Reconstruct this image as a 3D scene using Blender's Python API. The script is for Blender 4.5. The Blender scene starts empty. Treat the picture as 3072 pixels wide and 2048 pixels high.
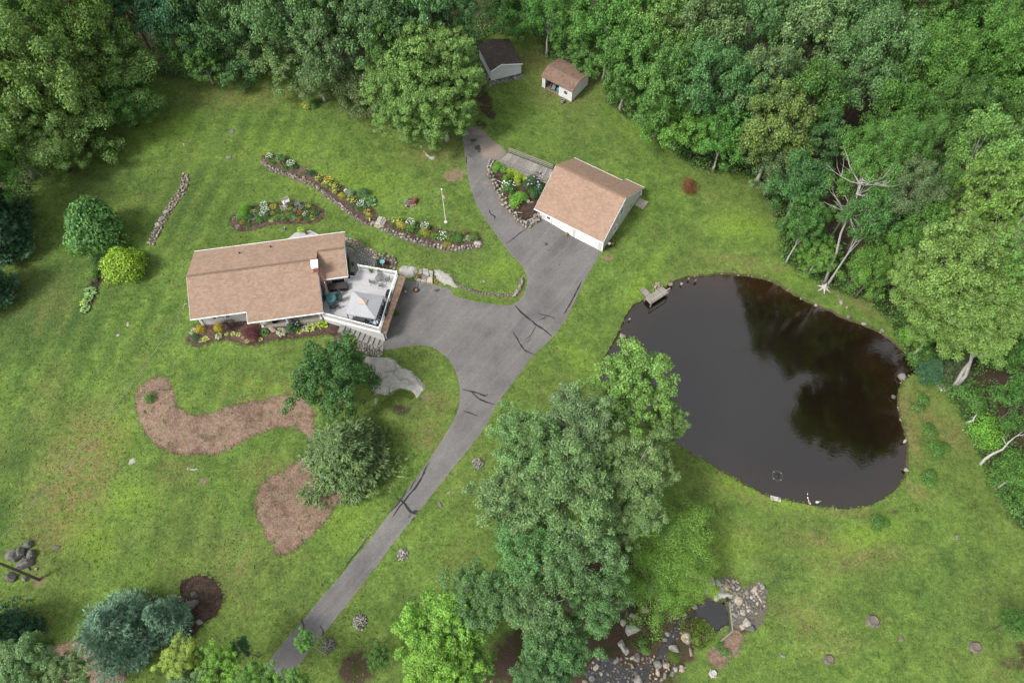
import bpy, math, random
import numpy as np
from mathutils import Vector, Matrix
from mathutils.geometry import delaunay_2d_cdt

# ------------------------------------------------------------------ camera, sky, sun, exposure
S = bpy.context.scene
COL = S.collection
F_PX, CX, CY, CAM_H = 2300.0, 1536.0, 1024.0, 80.0
TILT = math.atan(1306.0 / F_PX)
cam = bpy.data.cameras.new('camera'); cam_o = bpy.data.objects.new('camera', cam); COL.objects.link(cam_o)
cam.sensor_width = 36.0; cam.lens = 36.0 * F_PX / 3072.0
cam.clip_start = 1.0; cam.clip_end = 4000.0
cam_o.location = (0, 0, CAM_H); cam_o.rotation_euler = (TILT, 0, 0)
S.camera = cam_o
SUN_EL, SUN_AZ = math.radians(50), math.radians(212)     # azimuth counted from +x anticlockwise
W = bpy.data.worlds.new('World'); S.world = W; W.use_nodes = True
nt = W.node_tree; nt.nodes.clear()
out = nt.nodes.new('ShaderNodeOutputWorld'); bg = nt.nodes.new('ShaderNodeBackground')
sky = nt.nodes.new('ShaderNodeTexSky'); sky.sky_type = 'NISHITA'; sky.sun_disc = False
sky.sun_elevation = SUN_EL; sky.sun_rotation = math.radians(90) - SUN_AZ
sky.air_density = 1.0; sky.dust_density = 3.0; sky.ozone_density = 1.0
hs = nt.nodes.new('ShaderNodeHueSaturation'); hs.inputs['Saturation'].default_value = 0.15
cl = nt.nodes.new('ShaderNodeTexNoise'); cl.inputs['Scale'].default_value = 2.2; cl.inputs['Detail'].default_value = 5
clr = nt.nodes.new('ShaderNodeMapRange'); clr.inputs[1].default_value = .35; clr.inputs[2].default_value = .7
clr.inputs[3].default_value = .85; clr.inputs[4].default_value = 1.35
mul = nt.nodes.new('ShaderNodeVectorMath'); mul.operation = 'SCALE'
tc = nt.nodes.new('ShaderNodeTexCoord')
L = nt.links
L.new(tc.outputs['Generated'], cl.inputs['Vector'])
L.new(sky.outputs[0], hs.inputs['Color']); L.new(hs.outputs[0], mul.inputs[0]); L.new(cl.outputs['Fac'], clr.inputs[0])
L.new(clr.outputs[0], mul.inputs['Scale']); L.new(mul.outputs[0], bg.inputs['Color'])
bg.inputs['Strength'].default_value = 0.11
L.new(bg.outputs[0], out.inputs[0])
sun = bpy.data.lights.new('sun', 'SUN'); sun.energy = 1.5; sun.angle = math.radians(11); sun.color = (1.0, .96, .9)
sun_o = bpy.data.objects.new('sun', sun); COL.objects.link(sun_o); sun_o.location = (0, 0, 120)
sd = Vector((math.cos(SUN_EL) * math.cos(SUN_AZ), math.cos(SUN_EL) * math.sin(SUN_AZ), math.sin(SUN_EL)))
sun_o.rotation_euler = sd.to_track_quat('Z', 'Y').to_euler()
S.view_settings.view_transform = 'Standard'; S.view_settings.look = 'None'
S.view_settings.exposure = 1.22; S.view_settings.gamma = 1.0; S.view_settings.use_curve_mapping = False
S.cycles.max_bounces = 6; S.cycles.diffuse_bounces = 3; S.cycles.glossy_bounces = 2; S.cycles.transmission_bounces = 3
S.cycles.transparent_max_bounces = 6; S.cycles.sample_clamp_indirect = 4.0

rnd = random.Random(7)
# ------------------------------------------------------------------ map coordinates (survey of the photo: ray from the drone to a height)
ct, st_ = math.cos(TILT), math.sin(TILT)
def ray(x, y, z=0.0):
    a, b = x - CX, CY - y
    dy, dz = b * ct + F_PX * st_, b * st_ - F_PX * ct
    s = (z - CAM_H) / dz
    return (a * s, dy * s)
def Pp(x, y): return (x * 1.30612, y * 1.30612)
def zoomf(ox, oy, s): return lambda x, y: (ox + x * s, oy + y * s)
R1 = zoomf(500, 640, .34438); R2 = zoomf(900, 740, .22962); R3 = zoomf(1300, 340, .30608); R4 = zoomf(1400, 80, .21259)
R5 = zoomf(660, 580, .14456); RA = zoomf(760, 420, .31463); R6 = zoomf(1000, 700, .3507); RL = zoomf(0, 683, .43554)
RM = zoomf(2048, 683, .43554); RB = zoomf(0, 1366, .43537); RC = zoomf(1024, 1366, .43537); RR = zoomf(2048, 1366, .43537)
RK = zoomf(1700, 1680, .27636); RD = zoomf(1800, 800, .19133); RG = zoomf(940, 1000, .20408); RT = zoomf(0, 0, .43554)
RT2 = zoomf(1024, 0, .43554); RT3 = zoomf(2048, 0, .43554); RH = zoomf(500, 930, .29762)
ctl = []
for s, pts in ((1, [(1300,900,0),(1400,1000,0),(1500,1100,0),(1600,950,0),(1700,800,0),(1780,740,0),(1240,1000,0),(1200,1050,0),(1250,900,0),(1190,1000,.0),
    (1400,1200,-.1),(1250,1450,-.8),(1050,1700,-1.6),(850,1950,-2.3),(1480,650,.5),(1430,500,1.2),(1430,400,1.7),(1500,470,1.6),
    (1560,560,1.1),(1520,520,1.3),(1600,640,.6),(1900,600,.7),(1850,500,1.1),(1950,700,.2),(1800,760,0),(1300,600,1.4),(1000,400,2),(700,300,2.2),
    (1200,700,1.6),(800,700,1.65),(600,720,1.65),(1000,690,1.65),(1080,770,1.65),(1150,740,1.5),(1250,790,1.1),(1350,850,.7),(1500,830,.5),(1540,880,.1),
    (620,1000,1.5),(800,1010,1.6),(980,990,1.6),(1010,1000,1.6),(700,1100,1.2),(850,1100,1.2),(1050,1110,.9),(1150,1100,.5),(1200,1150,.3),(1300,1150,0),(1330,1060,0),
    (300,800,1.6),(200,500,1.9),(150,1200,.6),(560,1185,1.2),(640,1185,1.25),(740,1175,1.2),(850,1160,1.1),(560,1220,1.1),(700,1200,1.1),(450,1180,.9),(550,1350,-.4),(650,1340,-.5),(700,1310,-.5),(800,1290,-.5),(880,1290,-.5),(620,1290,-.2),(760,1265,-.1),(420,1300,0.),(300,1600,-1.2),(150,1900,-1.8),(600,1700,-1.5),(900,1500,-1.),
    (1700,900,-.3),(1850,1000,-.7),(1860,930,-.7),(2000,850,-.7),(2150,810,-.7),(2300,815,-.7),(2400,870,-.7),(2600,960,-.7),(2760,1080,-.7),(2750,1200,-.7),(2750,1400,-.7),
    (2650,1540,-.8),(2450,1550,-.8),(2250,1490,-.8),(2050,1370,-.8),(1900,1250,-.8),(1800,1150,-.7),(2200,950,-.7),(2500,1100,-.7),(2400,1300,-.7),(2150,1150,-.7),
    (2300,1650,-1.),(2600,1800,-1.2),(3000,1500,-1),(2300,1850,-1.8),(2150,1900,-2.1),(2100,1850,-2.1),(2200,1780,-2.),(1950,1980,-2.3),(1850,2030,-2.4),(1800,1600,-1.2),
    (2500,400,1),(2000,200,1.6),(1700,350,1.2),(1500,200,1.6),(1000,100,3),(200,100,3),(2900,700,0),(2900,1200,-.5),(2200,600,.5),(2300,750,-.2),(1650,300,1.3),(1750,250,1.3)]),):
    for x, y, z in pts: X = ray(x, y, z); ctl.append((X[0], X[1], z))
_ho = ray(*R1(205, 922), 4.3); _ha = math.radians(9.43)
def _hw(x, y): return (_ho[0] + math.cos(_ha)*x - math.sin(_ha)*y, _ho[1] + math.sin(_ha)*x + math.cos(_ha)*y)
for i in range(9):
    u = (i + .5) / 9; X = _hw(16.55 + 4.8*u, -2.2 - 2.25*u)
    for q in range(3): ctl.append((X[0], X[1], 1.55 - i*.185 - .28))
for x, y, z in [(22.5,-3.5,0),(23.5,-1,0),(24.6,2,0),(25.5,4,.1),(20.5,-5.6,.35),(19,-5.,.75),(21.6,-5.3,.05),(16,-3.6,1.2),(22.6,-5.2,0.)]:
    X = _hw(x, y); ctl += [(X[0], X[1], z)]*2
CT = np.array(ctl)
GX0, GY0, GS, NX, NY = -100.0, -10.0, 0.5, 401, 281
gx = GX0 + GS * np.arange(NX); gy = GY0 + GS * np.arange(NY)
def idw(X, Y):
    X = np.asarray(X, float); Y = np.asarray(Y, float)
    num = np.zeros_like(X); den = np.zeros_like(X)
    for cx_, cy_, z in CT:
        w = 1.0 / ((X - cx_) ** 2 + (Y - cy_) ** 2 + 1.2) ** 1.7
        num += w * z; den += w
    return num / den
HG = idw(*np.meshgrid(gx, gy))
def tha(X, Y):
    X = np.clip((np.asarray(X, float) - GX0) / GS, 0, NX - 1.001); Y = np.clip((np.asarray(Y, float) - GY0) / GS, 0, NY - 1.001)
    i = X.astype(int); j = Y.astype(int); fx = X - i; fy = Y - j
    return (HG[j, i] * (1 - fx) * (1 - fy) + HG[j, i + 1] * fx * (1 - fy) + HG[j + 1, i] * (1 - fx) * fy + HG[j + 1, i + 1] * fx * fy)
def th(x, y): return float(tha(np.array([x]), np.array([y]))[0])
def T(p, up=0.0):                     # survey point on the ground (plus a height above it)
    z = 0.0
    for _ in range(8):
        X = ray(p[0], p[1], z + up); z = th(*X)
    return Vector((X[0], X[1], z))
def px_m(p):                          # photo pixels per metre there
    return F_PX / (CAM_H * F_PX / (F_PX * ct - (CY - p[1]) * st_))
def T2(ps): return [T(p).xy[:] for p in ps]

# ------------------------------------------------------------------ materials
MATS = {}
def nodes(m):
    m.use_nodes = True; n = m.node_tree.nodes; l = m.node_tree.links
    return n, l, n['Principled BSDF']
def mixrgb(n, l, fac, a, b, blend='MIX'):
    x = n.new('ShaderNodeMix'); x.data_type = 'RGBA'; x.blend_type = blend
    for v, k in ((fac, 0), (a, 6), (b, 7)):
        if hasattr(v, 'is_linked') or isinstance(v, bpy.types.NodeSocket): l.new(v, x.inputs[k])
        elif isinstance(v, (int, float)): x.inputs[k].default_value = v
        else: x.inputs[k].default_value = (*v[:3], 1)
    return x.outputs[2]
def noise(n, l, scale, detail=4, vec=None, rough=.55, dist=0):
    x = n.new('ShaderNodeTexNoise'); x.inputs['Scale'].default_value = scale; x.inputs['Detail'].default_value = detail
    x.inputs['Roughness'].default_value = rough; x.inputs['Distortion'].default_value = dist
    if vec is not None: l.new(vec, x.inputs['Vector'])
    return x.outputs['Fac']
def ramp(n, l, v, lo, hi, a=0., b=1.):
    x = n.new('ShaderNodeMapRange'); l.new(v, x.inputs[0])
    for k, q in ((1, lo), (2, hi), (3, a), (4, b)): x.inputs[k].default_value = q
    return x.outputs[0]
def math_(n, l, op, a, b=None):
    x = n.new('ShaderNodeMath'); x.operation = op
    for k, v in ((0, a), (1, b)):
        if v is None: continue
        if isinstance(v, (int, float)): x.inputs[k].default_value = v
        else: l.new(v, x.inputs[k])
    return x.outputs[0]
def bump(n, l, bs, h, strength=.3, dist=.05):
    x = n.new('ShaderNodeBump'); x.inputs['Strength'].default_value = strength; x.inputs['Distance'].default_value = dist
    l.new(h, x.inputs['Height']); l.new(x.outputs[0], bs.inputs['Normal'])
def attr(n, name):
    x = n.new('ShaderNodeAttribute'); x.attribute_name = name; return x.outputs['Fac']
def objvec(n): return n.new('ShaderNodeTexCoord').outputs['Object']
def posvec(n): return n.new('ShaderNodeNewGeometry').outputs['Position']
def mat(name, col, rough=.7, var=.2, scale=3., col2=None, island=0., objv=0., spec=.3, metal=0., bmp=0., bscale=None, world=False, alpha=None, trans=0.):
    if name in MATS: return MATS[name]
    m = bpy.data.materials.new(name); MATS[name] = m
    n, l, bs = nodes(m)
    bs.inputs['Roughness'].default_value = rough; bs.inputs['Specular IOR Level'].default_value = spec; bs.inputs['Metallic'].default_value = metal
    v = posvec(n) if world else objvec(n)
    c2 = col2 if col2 else tuple(x * (1 - var) for x in col)
    f = ramp(n, l, noise(n, l, scale, 5, v, .65), .35, .65)
    c = mixrgb(n, l, f, col, c2)
    if island:
        g = n.new('ShaderNodeNewGeometry')
        k = ramp(n, l, g.outputs['Random Per Island'], 0, 1, 1 - island, 1 + island)
        cc = n.new('ShaderNodeCombineColor'); [l.new(k, cc.inputs[i]) for i in range(3)]
        c = mixrgb(n, l, 1., c, cc.outputs[0], 'MULTIPLY')
    if objv:
        o = n.new('ShaderNodeObjectInfo')
        k = ramp(n, l, o.outputs['Random'], 0, 1, 1 - objv, 1 + objv)
        cc = n.new('ShaderNodeCombineColor'); [l.new(k, cc.inputs[i]) for i in range(3)]
        c = mixrgb(n, l, 1., c, cc.outputs[0], 'MULTIPLY')
    l.new(c, bs.inputs['Base Color'])
    if bmp: bump(n, l, bs, noise(n, l, bscale or scale * 4, 4, v), bmp)
    return m
def leafmat(name, rough=.5, transl=.25, var=.45):
    m = bpy.data.materials.new(name); MATS[name] = m
    n, l, bs = nodes(m)
    o = n.new('ShaderNodeObjectInfo'); g = n.new('ShaderNodeNewGeometry')
    r = g.outputs['Random Per Island']
    k = ramp(n, l, r, 0, 1, 1.32 * (1 - var), 1.32 * (1 + var))
    big = ramp(n, l, noise(n, l, .45, 3, objvec(n)), .35, .65, .8, 1.2)
    k = math_(n, l, 'MULTIPLY', k, big)
    cc = n.new('ShaderNodeCombineColor'); [l.new(k, cc.inputs[i]) for i in range(3)]
    c = mixrgb(n, l, 1., o.outputs['Color'], cc.outputs[0], 'MULTIPLY')
    w = n.new('ShaderNodeTexWhiteNoise'); w.noise_dimensions = '1D'; l.new(r, w.inputs['W'])
    c2 = mixrgb(n, l, 1., c, (1.25, 1.05, .7), 'MULTIPLY')
    c = mixrgb(n, l, math_(n, l, 'MULTIPLY', w.outputs['Value'], .55), c, c2)
    l.new(c, bs.inputs['Base Color']); bs.inputs['Roughness'].default_value = rough; bs.inputs['Specular IOR Level'].default_value = .35
    t = n.new('ShaderNodeBsdfTranslucent'); l.new(mixrgb(n, l, 1., c, (1.1, 1.3, .6), 'MULTIPLY'), t.inputs['Color'])
    mx = n.new('ShaderNodeMixShader'); mx.inputs[0].default_value = transl
    l.new(bs.outputs[0], mx.inputs[1]); l.new(t.outputs[0], mx.inputs[2]); l.new(mx.outputs[0], n['Material Output'].inputs[0])
    return m
LEAF = leafmat('leaf_green'); NEEDLE = leafmat('needle_green', .6, .1, .35)
def flowermat():
    m = bpy.data.materials.new('petal'); n, l, bs = nodes(m)
    o = n.new('ShaderNodeObjectInfo'); g = n.new('ShaderNodeNewGeometry')
    k = ramp(n, l, g.outputs['Random Per Island'], 0, 1, .75, 1.15)
    cc = n.new('ShaderNodeCombineColor'); [l.new(k, cc.inputs[i]) for i in range(3)]
    l.new(mixrgb(n, l, 1., o.outputs['Color'], cc.outputs[0], 'MULTIPLY'), bs.inputs['Base Color']); bs.inputs['Roughness'].default_value = .6
    return m
PETAL = flowermat()
BARK = mat('bark_grey', (.16, .135, .11), .9, .45, 6, bmp=.5)
BARKP = mat('bark_pale', (.42, .40, .37), .85, .35, 4, bmp=.4)
WHITE = mat('white_vinyl', (0.8024, 0.8024, 0.8024), .45, .04, 2)
WSIDE = mat('grey_siding', (0.5011, 0.4968, 0.4752), .6, .08, 1.2)
TRIM = mat('white_trim', (0.7480, 0.7480, 0.7387), .5, .05, 2)
CONC = mat('tan_concrete', (0.3672, 0.3351, 0.2754), .85, .15, 2, bmp=.15)
GLASS = mat('window_glass', (.03, .035, .04), .08, .2, 1, spec=.8)
BRICK = mat('red_brick', (.30, .12, .09), .85, .35, 9, island=.2)
MORT = mat('mortar', (.38, .34, .31), .9, .2, 8)
DECKW = mat('pale_deck_board', (0.4000, 0.4000, 0.4040), .6, .14, 2.5, objv=.05)
DECKG = mat('weathered_board', (0.2484, 0.2300, 0.2070), .8, .3, 5, objv=.22)
LANDG = mat('greenish_board', (0.2100, 0.2100, 0.1750), .75, .25, 3, objv=.08)
BLACK = mat('black_metal', (.02, .02, .022), .5, .3, 4)
ROCK = mat('fieldstone_grey', (0.1860, 0.1767, 0.1612), .9, .5, 2.2, col2=(.085, .083, .078), objv=.4, bmp=.5, bscale=9)
ROCKT = mat('fieldstone_tan', (0.3122, 0.2686, 0.2105), .9, .4, 2.5, col2=(.14, .115, .09), objv=.35, bmp=.4, bscale=9)
ROCKL = mat('boulder_pale', (0.3060, 0.2856, 0.2516), .9, .4, 2.5, col2=(.15, .145, .13), objv=.3, bmp=.45, bscale=8)
ROCKD = mat('stone_dark_wet', (.09, .085, .08), .6, .5, 3, objv=.5, bmp=.4, bscale=9)
BLUES = mat('bluestone', (0.2080, 0.2444, 0.2600), .8, .3, 2, col2=(.17, .155, .135), objv=.45, bmp=.2)
STEP = mat('granite_step', (0.2175, 0.2137, 0.2063), .85, .25, 4, objv=.12, bmp=.25)
def roofmat(name, c, c2, moss):
    m = bpy.data.materials.new(name); MATS[name] = m
    n, l, bs = nodes(m); v = objvec(n)
    g = n.new('ShaderNodeNewGeometry'); r = g.outputs['Random Per Island']
    a = mixrgb(n, l, r, c, c2)
    k = ramp(n, l, noise(n, l, 30, 3, v), .3, .7, .72, 1.22)
    k = math_(n, l, 'MULTIPLY', k, ramp(n, l, noise(n, l, .35, 4, v), .3, .7, .94, 1.05))
    cc = n.new('ShaderNodeCombineColor'); [l.new(k, cc.inputs[i]) for i in range(3)]
    a = mixrgb(n, l, 1., a, cc.outputs[0], 'MULTIPLY')
    f = ramp(n, l, noise(n, l, .7, 5, v, .7), .52, .72, 0, moss)
    a = mixrgb(n, l, f, a, tuple(x * .45 for x in c))
    l.new(a, bs.inputs['Base Color']); bs.inputs['Roughness'].default_value = .9; bs.inputs['Specular IOR Level'].default_value = .15
    return m
RT_TAN = roofmat('tan_shingle', (.295, .207, .152), (.232, .160, .117), .12)
RT_GAR = roofmat('tan_shingle_garage', (.297, .203, .149), (.238, .160, .118), .2)
RT_OLD = roofmat('worn_shingle', (.21, .14, .105), (.15, .10, .08), .85)
RT_DRK = roofmat('dark_shingle', (.075, .06, .052), (.045, .038, .034), .4)

# lawn
def lawn_material():
    m = bpy.data.materials.new('lawn'); n, l, bs = nodes(m); v = posvec(n)
    big = noise(n, l, .07, 4, v, .6, .6); mid = noise(n, l, .5, 8, v, .78, .3); fine = noise(n, l, 2.2, 6, v, .8); gr = noise(n, l, 6, 4, v, .85)
    c = mixrgb(n, l, ramp(n, l, mid, .34, .66), (.036, .068, .015), (.098, .152, .030))
    c = mixrgb(n, l, ramp(n, l, big, .42, .62, 0, .4), c, (.066, .080, .024))
    c = mixrgb(n, l, ramp(n, l, noise(n, l, .3, 8, v, .8, .6), .55, .68, 0, .5), c, (.115, .098, .042))
    lu = math_(n, l, 'MULTIPLY', attr(n, 'lush'), ramp(n, l, mid, .25, .55, .4, 1.))
    c = mixrgb(n, l, lu, c, (.105, .165, .022))
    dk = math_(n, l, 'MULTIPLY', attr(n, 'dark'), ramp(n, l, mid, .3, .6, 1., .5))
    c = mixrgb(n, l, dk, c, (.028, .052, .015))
    dr = math_(n, l, 'MULTIPLY', attr(n, 'dry'), ramp(n, l, noise(n, l, .8, 5, v, .75), .35, .6))
    c = mixrgb(n, l, dr, c, (.115, .092, .04))
    # mowing stripes on the west lawn
    wv = n.new('ShaderNodeTexWave'); wv.inputs['Scale'].default_value = .11; wv.inputs['Distortion'].default_value = 1.3; wv.inputs['Detail'].default_value = 1
    mp = n.new('ShaderNodeMapping'); l.new(v, mp.inputs[0]); mp.inputs['Rotation'].default_value = (0, 0, math.radians(12)); l.new(mp.outputs[0], wv.inputs[0])
    c = mixrgb(n, l, math_(n, l, 'MULTIPLY', wv.outputs['Fac'], math_(n, l, 'MULTIPLY', attr(n, 'stripe'), .95)), c, (.028, .056, .014))
    k = math_(n, l, 'MULTIPLY', ramp(n, l, fine, .32, .68, .82, 1.7), ramp(n, l, gr, .32, .68, .55, 1.48))
    cc = n.new('ShaderNodeCombineColor'); [l.new(k, cc.inputs[i]) for i in range(3)]
    c = mixrgb(n, l, 1., c, cc.outputs[0], 'MULTIPLY')
    spk = ramp(n, l, noise(n, l, 3.3, 5, v, .8), .60, .68, 0, .4)
    c = mixrgb(n, l, spk, c, (.15, .13, .075))
    dirt = ramp(n, l, math_(n, l, 'ADD', attr(n, 'dirt'), ramp(n, l, noise(n, l, 1.6, 6, v, .75), .25, .75, -.35, .35)), .42, .62)
    dc = mixrgb(n, l, noise(n, l, 5, 5, v), (.21, .15, .105), (.14, .10, .07))
    c = mixrgb(n, l, dirt, c, dc)
    lit = ramp(n, l, math_(n, l, 'ADD', attr(n, 'litter'), ramp(n, l, noise(n, l, 1.1, 6, v, .75), .25, .75, -.3, .3)), .40, .66)
    lc = mixrgb(n, l, ramp(n, l, noise(n, l, 7, 5, v, .8), .35, .65), (.03, .02, .014), (.075, .052, .038))
    lc = mixrgb(n, l, ramp(n, l, noise(n, l, .6, 5, v, .7), .48, .62), lc, (.03, .038, .011))
    c = mixrgb(n, l, lit, c, lc)
    l.new(c, bs.inputs['Base Color']); bs.inputs['Roughness'].default_value = .9; bs.inputs['Specular IOR Level'].default_value = .1
    bump(n, l, bs, math_(n, l, 'ADD', gr, fine), .5, .08)
    return m
def asphalt_material():
    m = bpy.data.materials.new('asphalt'); n, l, bs = nodes(m); v = posvec(n)
    c = mixrgb(n, l, ramp(n, l, noise(n, l, .25, 5, v, .65, .6), .35, .65), (.096, .094, .092), (.135, .130, .126))
    st = ramp(n, l, math_(n, l, 'ADD', attr(n, 'stain'), ramp(n, l, noise(n, l, .9, 6, v, .75, 1.), .25, .75, -.35, .35)), .3, .8, 0, .9)
    c = mixrgb(n, l, st, c, (.20, .16, .13))
    dk = ramp(n, l, math_(n, l, 'ADD', attr(n, 'worn'), ramp(n, l, noise(n, l, .6, 5, v, .7, 1.5), .25, .75, -.4, .4)), .2, .8, 0, .55)
    c = mixrgb(n, l, dk, c, (.068, .066, .070))
    ln = n.new('ShaderNodeMapping'); l.new(v, ln.inputs[0]); ln.inputs['Rotation'].default_value = (0, 0, math.radians(-52)); l2_ = n.new('ShaderNodeMapping'); l.new(ln.outputs[0], l2_.inputs[0]); l2_.inputs['Scale'].default_value = (.05, .8, 1); ln = l2_
    s2 = ramp(n, l, noise(n, l, 1.0, 6, ln.outputs[0], .75, .7), .46, .68, 0, .6)
    c = mixrgb(n, l, s2, c, (.175, .16, .148))
    k = ramp(n, l, noise(n, l, 4, 6, v, .85), .3, .7, .80, 1.2)
    cc = n.new('ShaderNodeCombineColor'); [l.new(k, cc.inputs[i]) for i in range(3)]
    c = mixrgb(n, l, 1., c, cc.outputs[0], 'MULTIPLY')
    l.new(c, bs.inputs['Base Color']); bs.inputs['Roughness'].default_value = .85; bs.inputs['Specular IOR Level'].default_value = .25
    bump(n, l, bs, noise(n, l, 30, 3, v), .3, .02)
    return m
def mulch_material(name, a, b, d, dark=.0):
    m = bpy.data.materials.new(name); n, l, bs = nodes(m); v = posvec(n)
    vo = n.new('ShaderNodeTexVoronoi'); vo.inputs['Scale'].default_value = 4.5; l.new(v, vo.inputs['Vector'])
    sp = n.new('ShaderNodeSeparateColor'); l.new(vo.outputs['Color'], sp.inputs[0])
    c = mixrgb(n, l, sp.outputs[0], a, b)
    c = mixrgb(n, l, ramp(n, l, noise(n, l, 5, 6, v, .85), .50, .66), c, d)
    c = mixrgb(n, l, ramp(n, l, noise(n, l, .55, 7, v, .8, .4), .47, .66, 0, .75 + dark), c, tuple(x * .45 for x in a))
    l.new(c, bs.inputs['Base Color']); bs.inputs['Roughness'].default_value = .95; bs.inputs['Specular IOR Level'].default_value = .1
    bump(n, l, bs, vo.outputs['Distance'], .8, .06)
    return m
def ledge_material():
    m = bpy.data.materials.new('lichen_ledge'); n, l, bs = nodes(m); v = posvec(n)
    c = mixrgb(n, l, ramp(n, l, noise(n, l, 2.2, 8, v, .75), .35, .65), (.25, .242, .222), (.37, .36, .33))
    c = mixrgb(n, l, ramp(n, l, noise(n, l, 9, 4, v, .8), .5, .68, 0, .7), c, (.19, .185, .175))
    vo = n.new('ShaderNodeTexVoronoi'); vo.feature = 'DISTANCE_TO_EDGE'; vo.inputs['Scale'].default_value = .38; vo.inputs['Randomness'].default_value = 1
    dv = n.new('ShaderNodeMix'); dv.data_type = 'RGBA'
    l.new(v, vo.inputs['Vector'])
    cr = ramp(n, l, math_(n, l, 'ADD', vo.outputs['Distance'], ramp(n, l, noise(n, l, 2, 5, v, .8), .3, .7, -.05, .05)), .0, .03, .35, 0)
    c = mixrgb(n, l, cr, c, (.06, .065, .03))
    c = mixrgb(n, l, ramp(n, l, noise(n, l, 1.3, 6, v, .75), .62, .68, 0, .9), c, (.07, .075, .018))
    l.new(c, bs.inputs['Base Color']); bs.inputs['Roughness'].default_value = .9; bs.inputs['Specular IOR Level'].default_value = .15
    bump(n, l, bs, noise(n, l, 4, 6, v, .7), .6, .12)
    return m
def water_material(name, c1, c2, rgh=.02, bs_=.035):
    m = bpy.data.materials.new(name); n, l, bs = nodes(m); v = posvec(n)
    f = ramp(n, l, attr(n, 'shallow'), 0, 1, 0, 1)
    c = mixrgb(n, l, math_(n, l, 'MULTIPLY', f, ramp(n, l, noise(n, l, .5, 5, v, .7), .3, .7, .3, 1.)), c1, c2)
    l.new(c, bs.inputs['Base Color']); bs.inputs['Roughness'].default_value = rgh
    bs.inputs['IOR'].default_value = 1.6; bs.inputs['Specular IOR Level'].default_value = 1.0
    w = n.new('ShaderNodeMapping'); l.new(v, w.inputs[0]); w.inputs['Rotation'].default_value = (0, 0, .3); w.inputs['Scale'].default_value = (1, 2.2, 1)
    h = math_(n, l, 'MULTIPLY', noise(n, l, 2.2, 3, w.outputs[0], .5), ramp(n, l, noise(n, l, .12, 2, v), .35, .65, .25, 1.))
    r1 = n.new('ShaderNodeTexWave'); r1.wave_type = 'RINGS'; r1.rings_direction = 'SPHERICAL'; r1.inputs['Scale'].default_value = .55; r1.inputs['Distortion'].default_value = .25
    rm = n.new('ShaderNodeMapping'); rm.vector_type = 'TEXTURE'; l.new(v, rm.inputs[0])
    d = T(RR(890, 305)); rm.inputs['Location'].default_value = (d.x, d.y, -1)
    l.new(rm.outputs[0], r1.inputs[0])
    vl = n.new('ShaderNodeVectorMath'); vl.operation = 'LENGTH'; l.new(rm.outputs[0], vl.inputs[0])
    fade = ramp(n, l, vl.outputs['Value'], 1., 9., .35, 0)
    h = math_(n, l, 'ADD', h, math_(n, l, 'MULTIPLY', r1.outputs['Fac'], fade))
    bump(n, l, bs, h, bs_, .3)
    return m

# ------------------------------------------------------------------ mesh helpers
def mk(name, verts, faces, mats, parent=None, smooth=False, loc=None, midx=None):
    me = bpy.data.meshes.new(name)
    me.from_pydata([tuple(v) for v in verts], [], faces)
    for m in (mats if isinstance(mats, (list, tuple)) else [mats]): me.materials.append(m)
    if midx is not None: me.polygons.foreach_set('material_index', midx)
    if smooth: me.polygons.foreach_set('use_smooth', [True] * len(me.polygons))
    me.update()
    return link(name, me, parent, loc)
def link(name, me, parent=None, loc=None, rot=None, scale=None, color=None):
    o = bpy.data.objects.new(name, me); COL.objects.link(o)
    if parent: o.parent = parent
    if loc is not None: o.location = loc
    if rot is not None: o.rotation_euler = rot
    if scale is not None: o.scale = (scale,) * 3 if isinstance(scale, (int, float)) else scale
    if color is not None: o.color = (*color[:3], 1)
    return o
def tag(o, label=None, cat=None, group=None, kind=None):
    if label: o['label'] = label
    if cat: o['category'] = cat
    if group: o['group'] = group
    if kind: o['kind'] = kind
    return o
def thing(name, label, cat, loc, rotz=0, group=None):
    o = bpy.data.objects.new(name, None); COL.objects.link(o); o.location = loc; o.rotation_euler = (0, 0, rotz)
    o.empty_display_size = .3
    return tag(o, label, cat, group)
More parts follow.
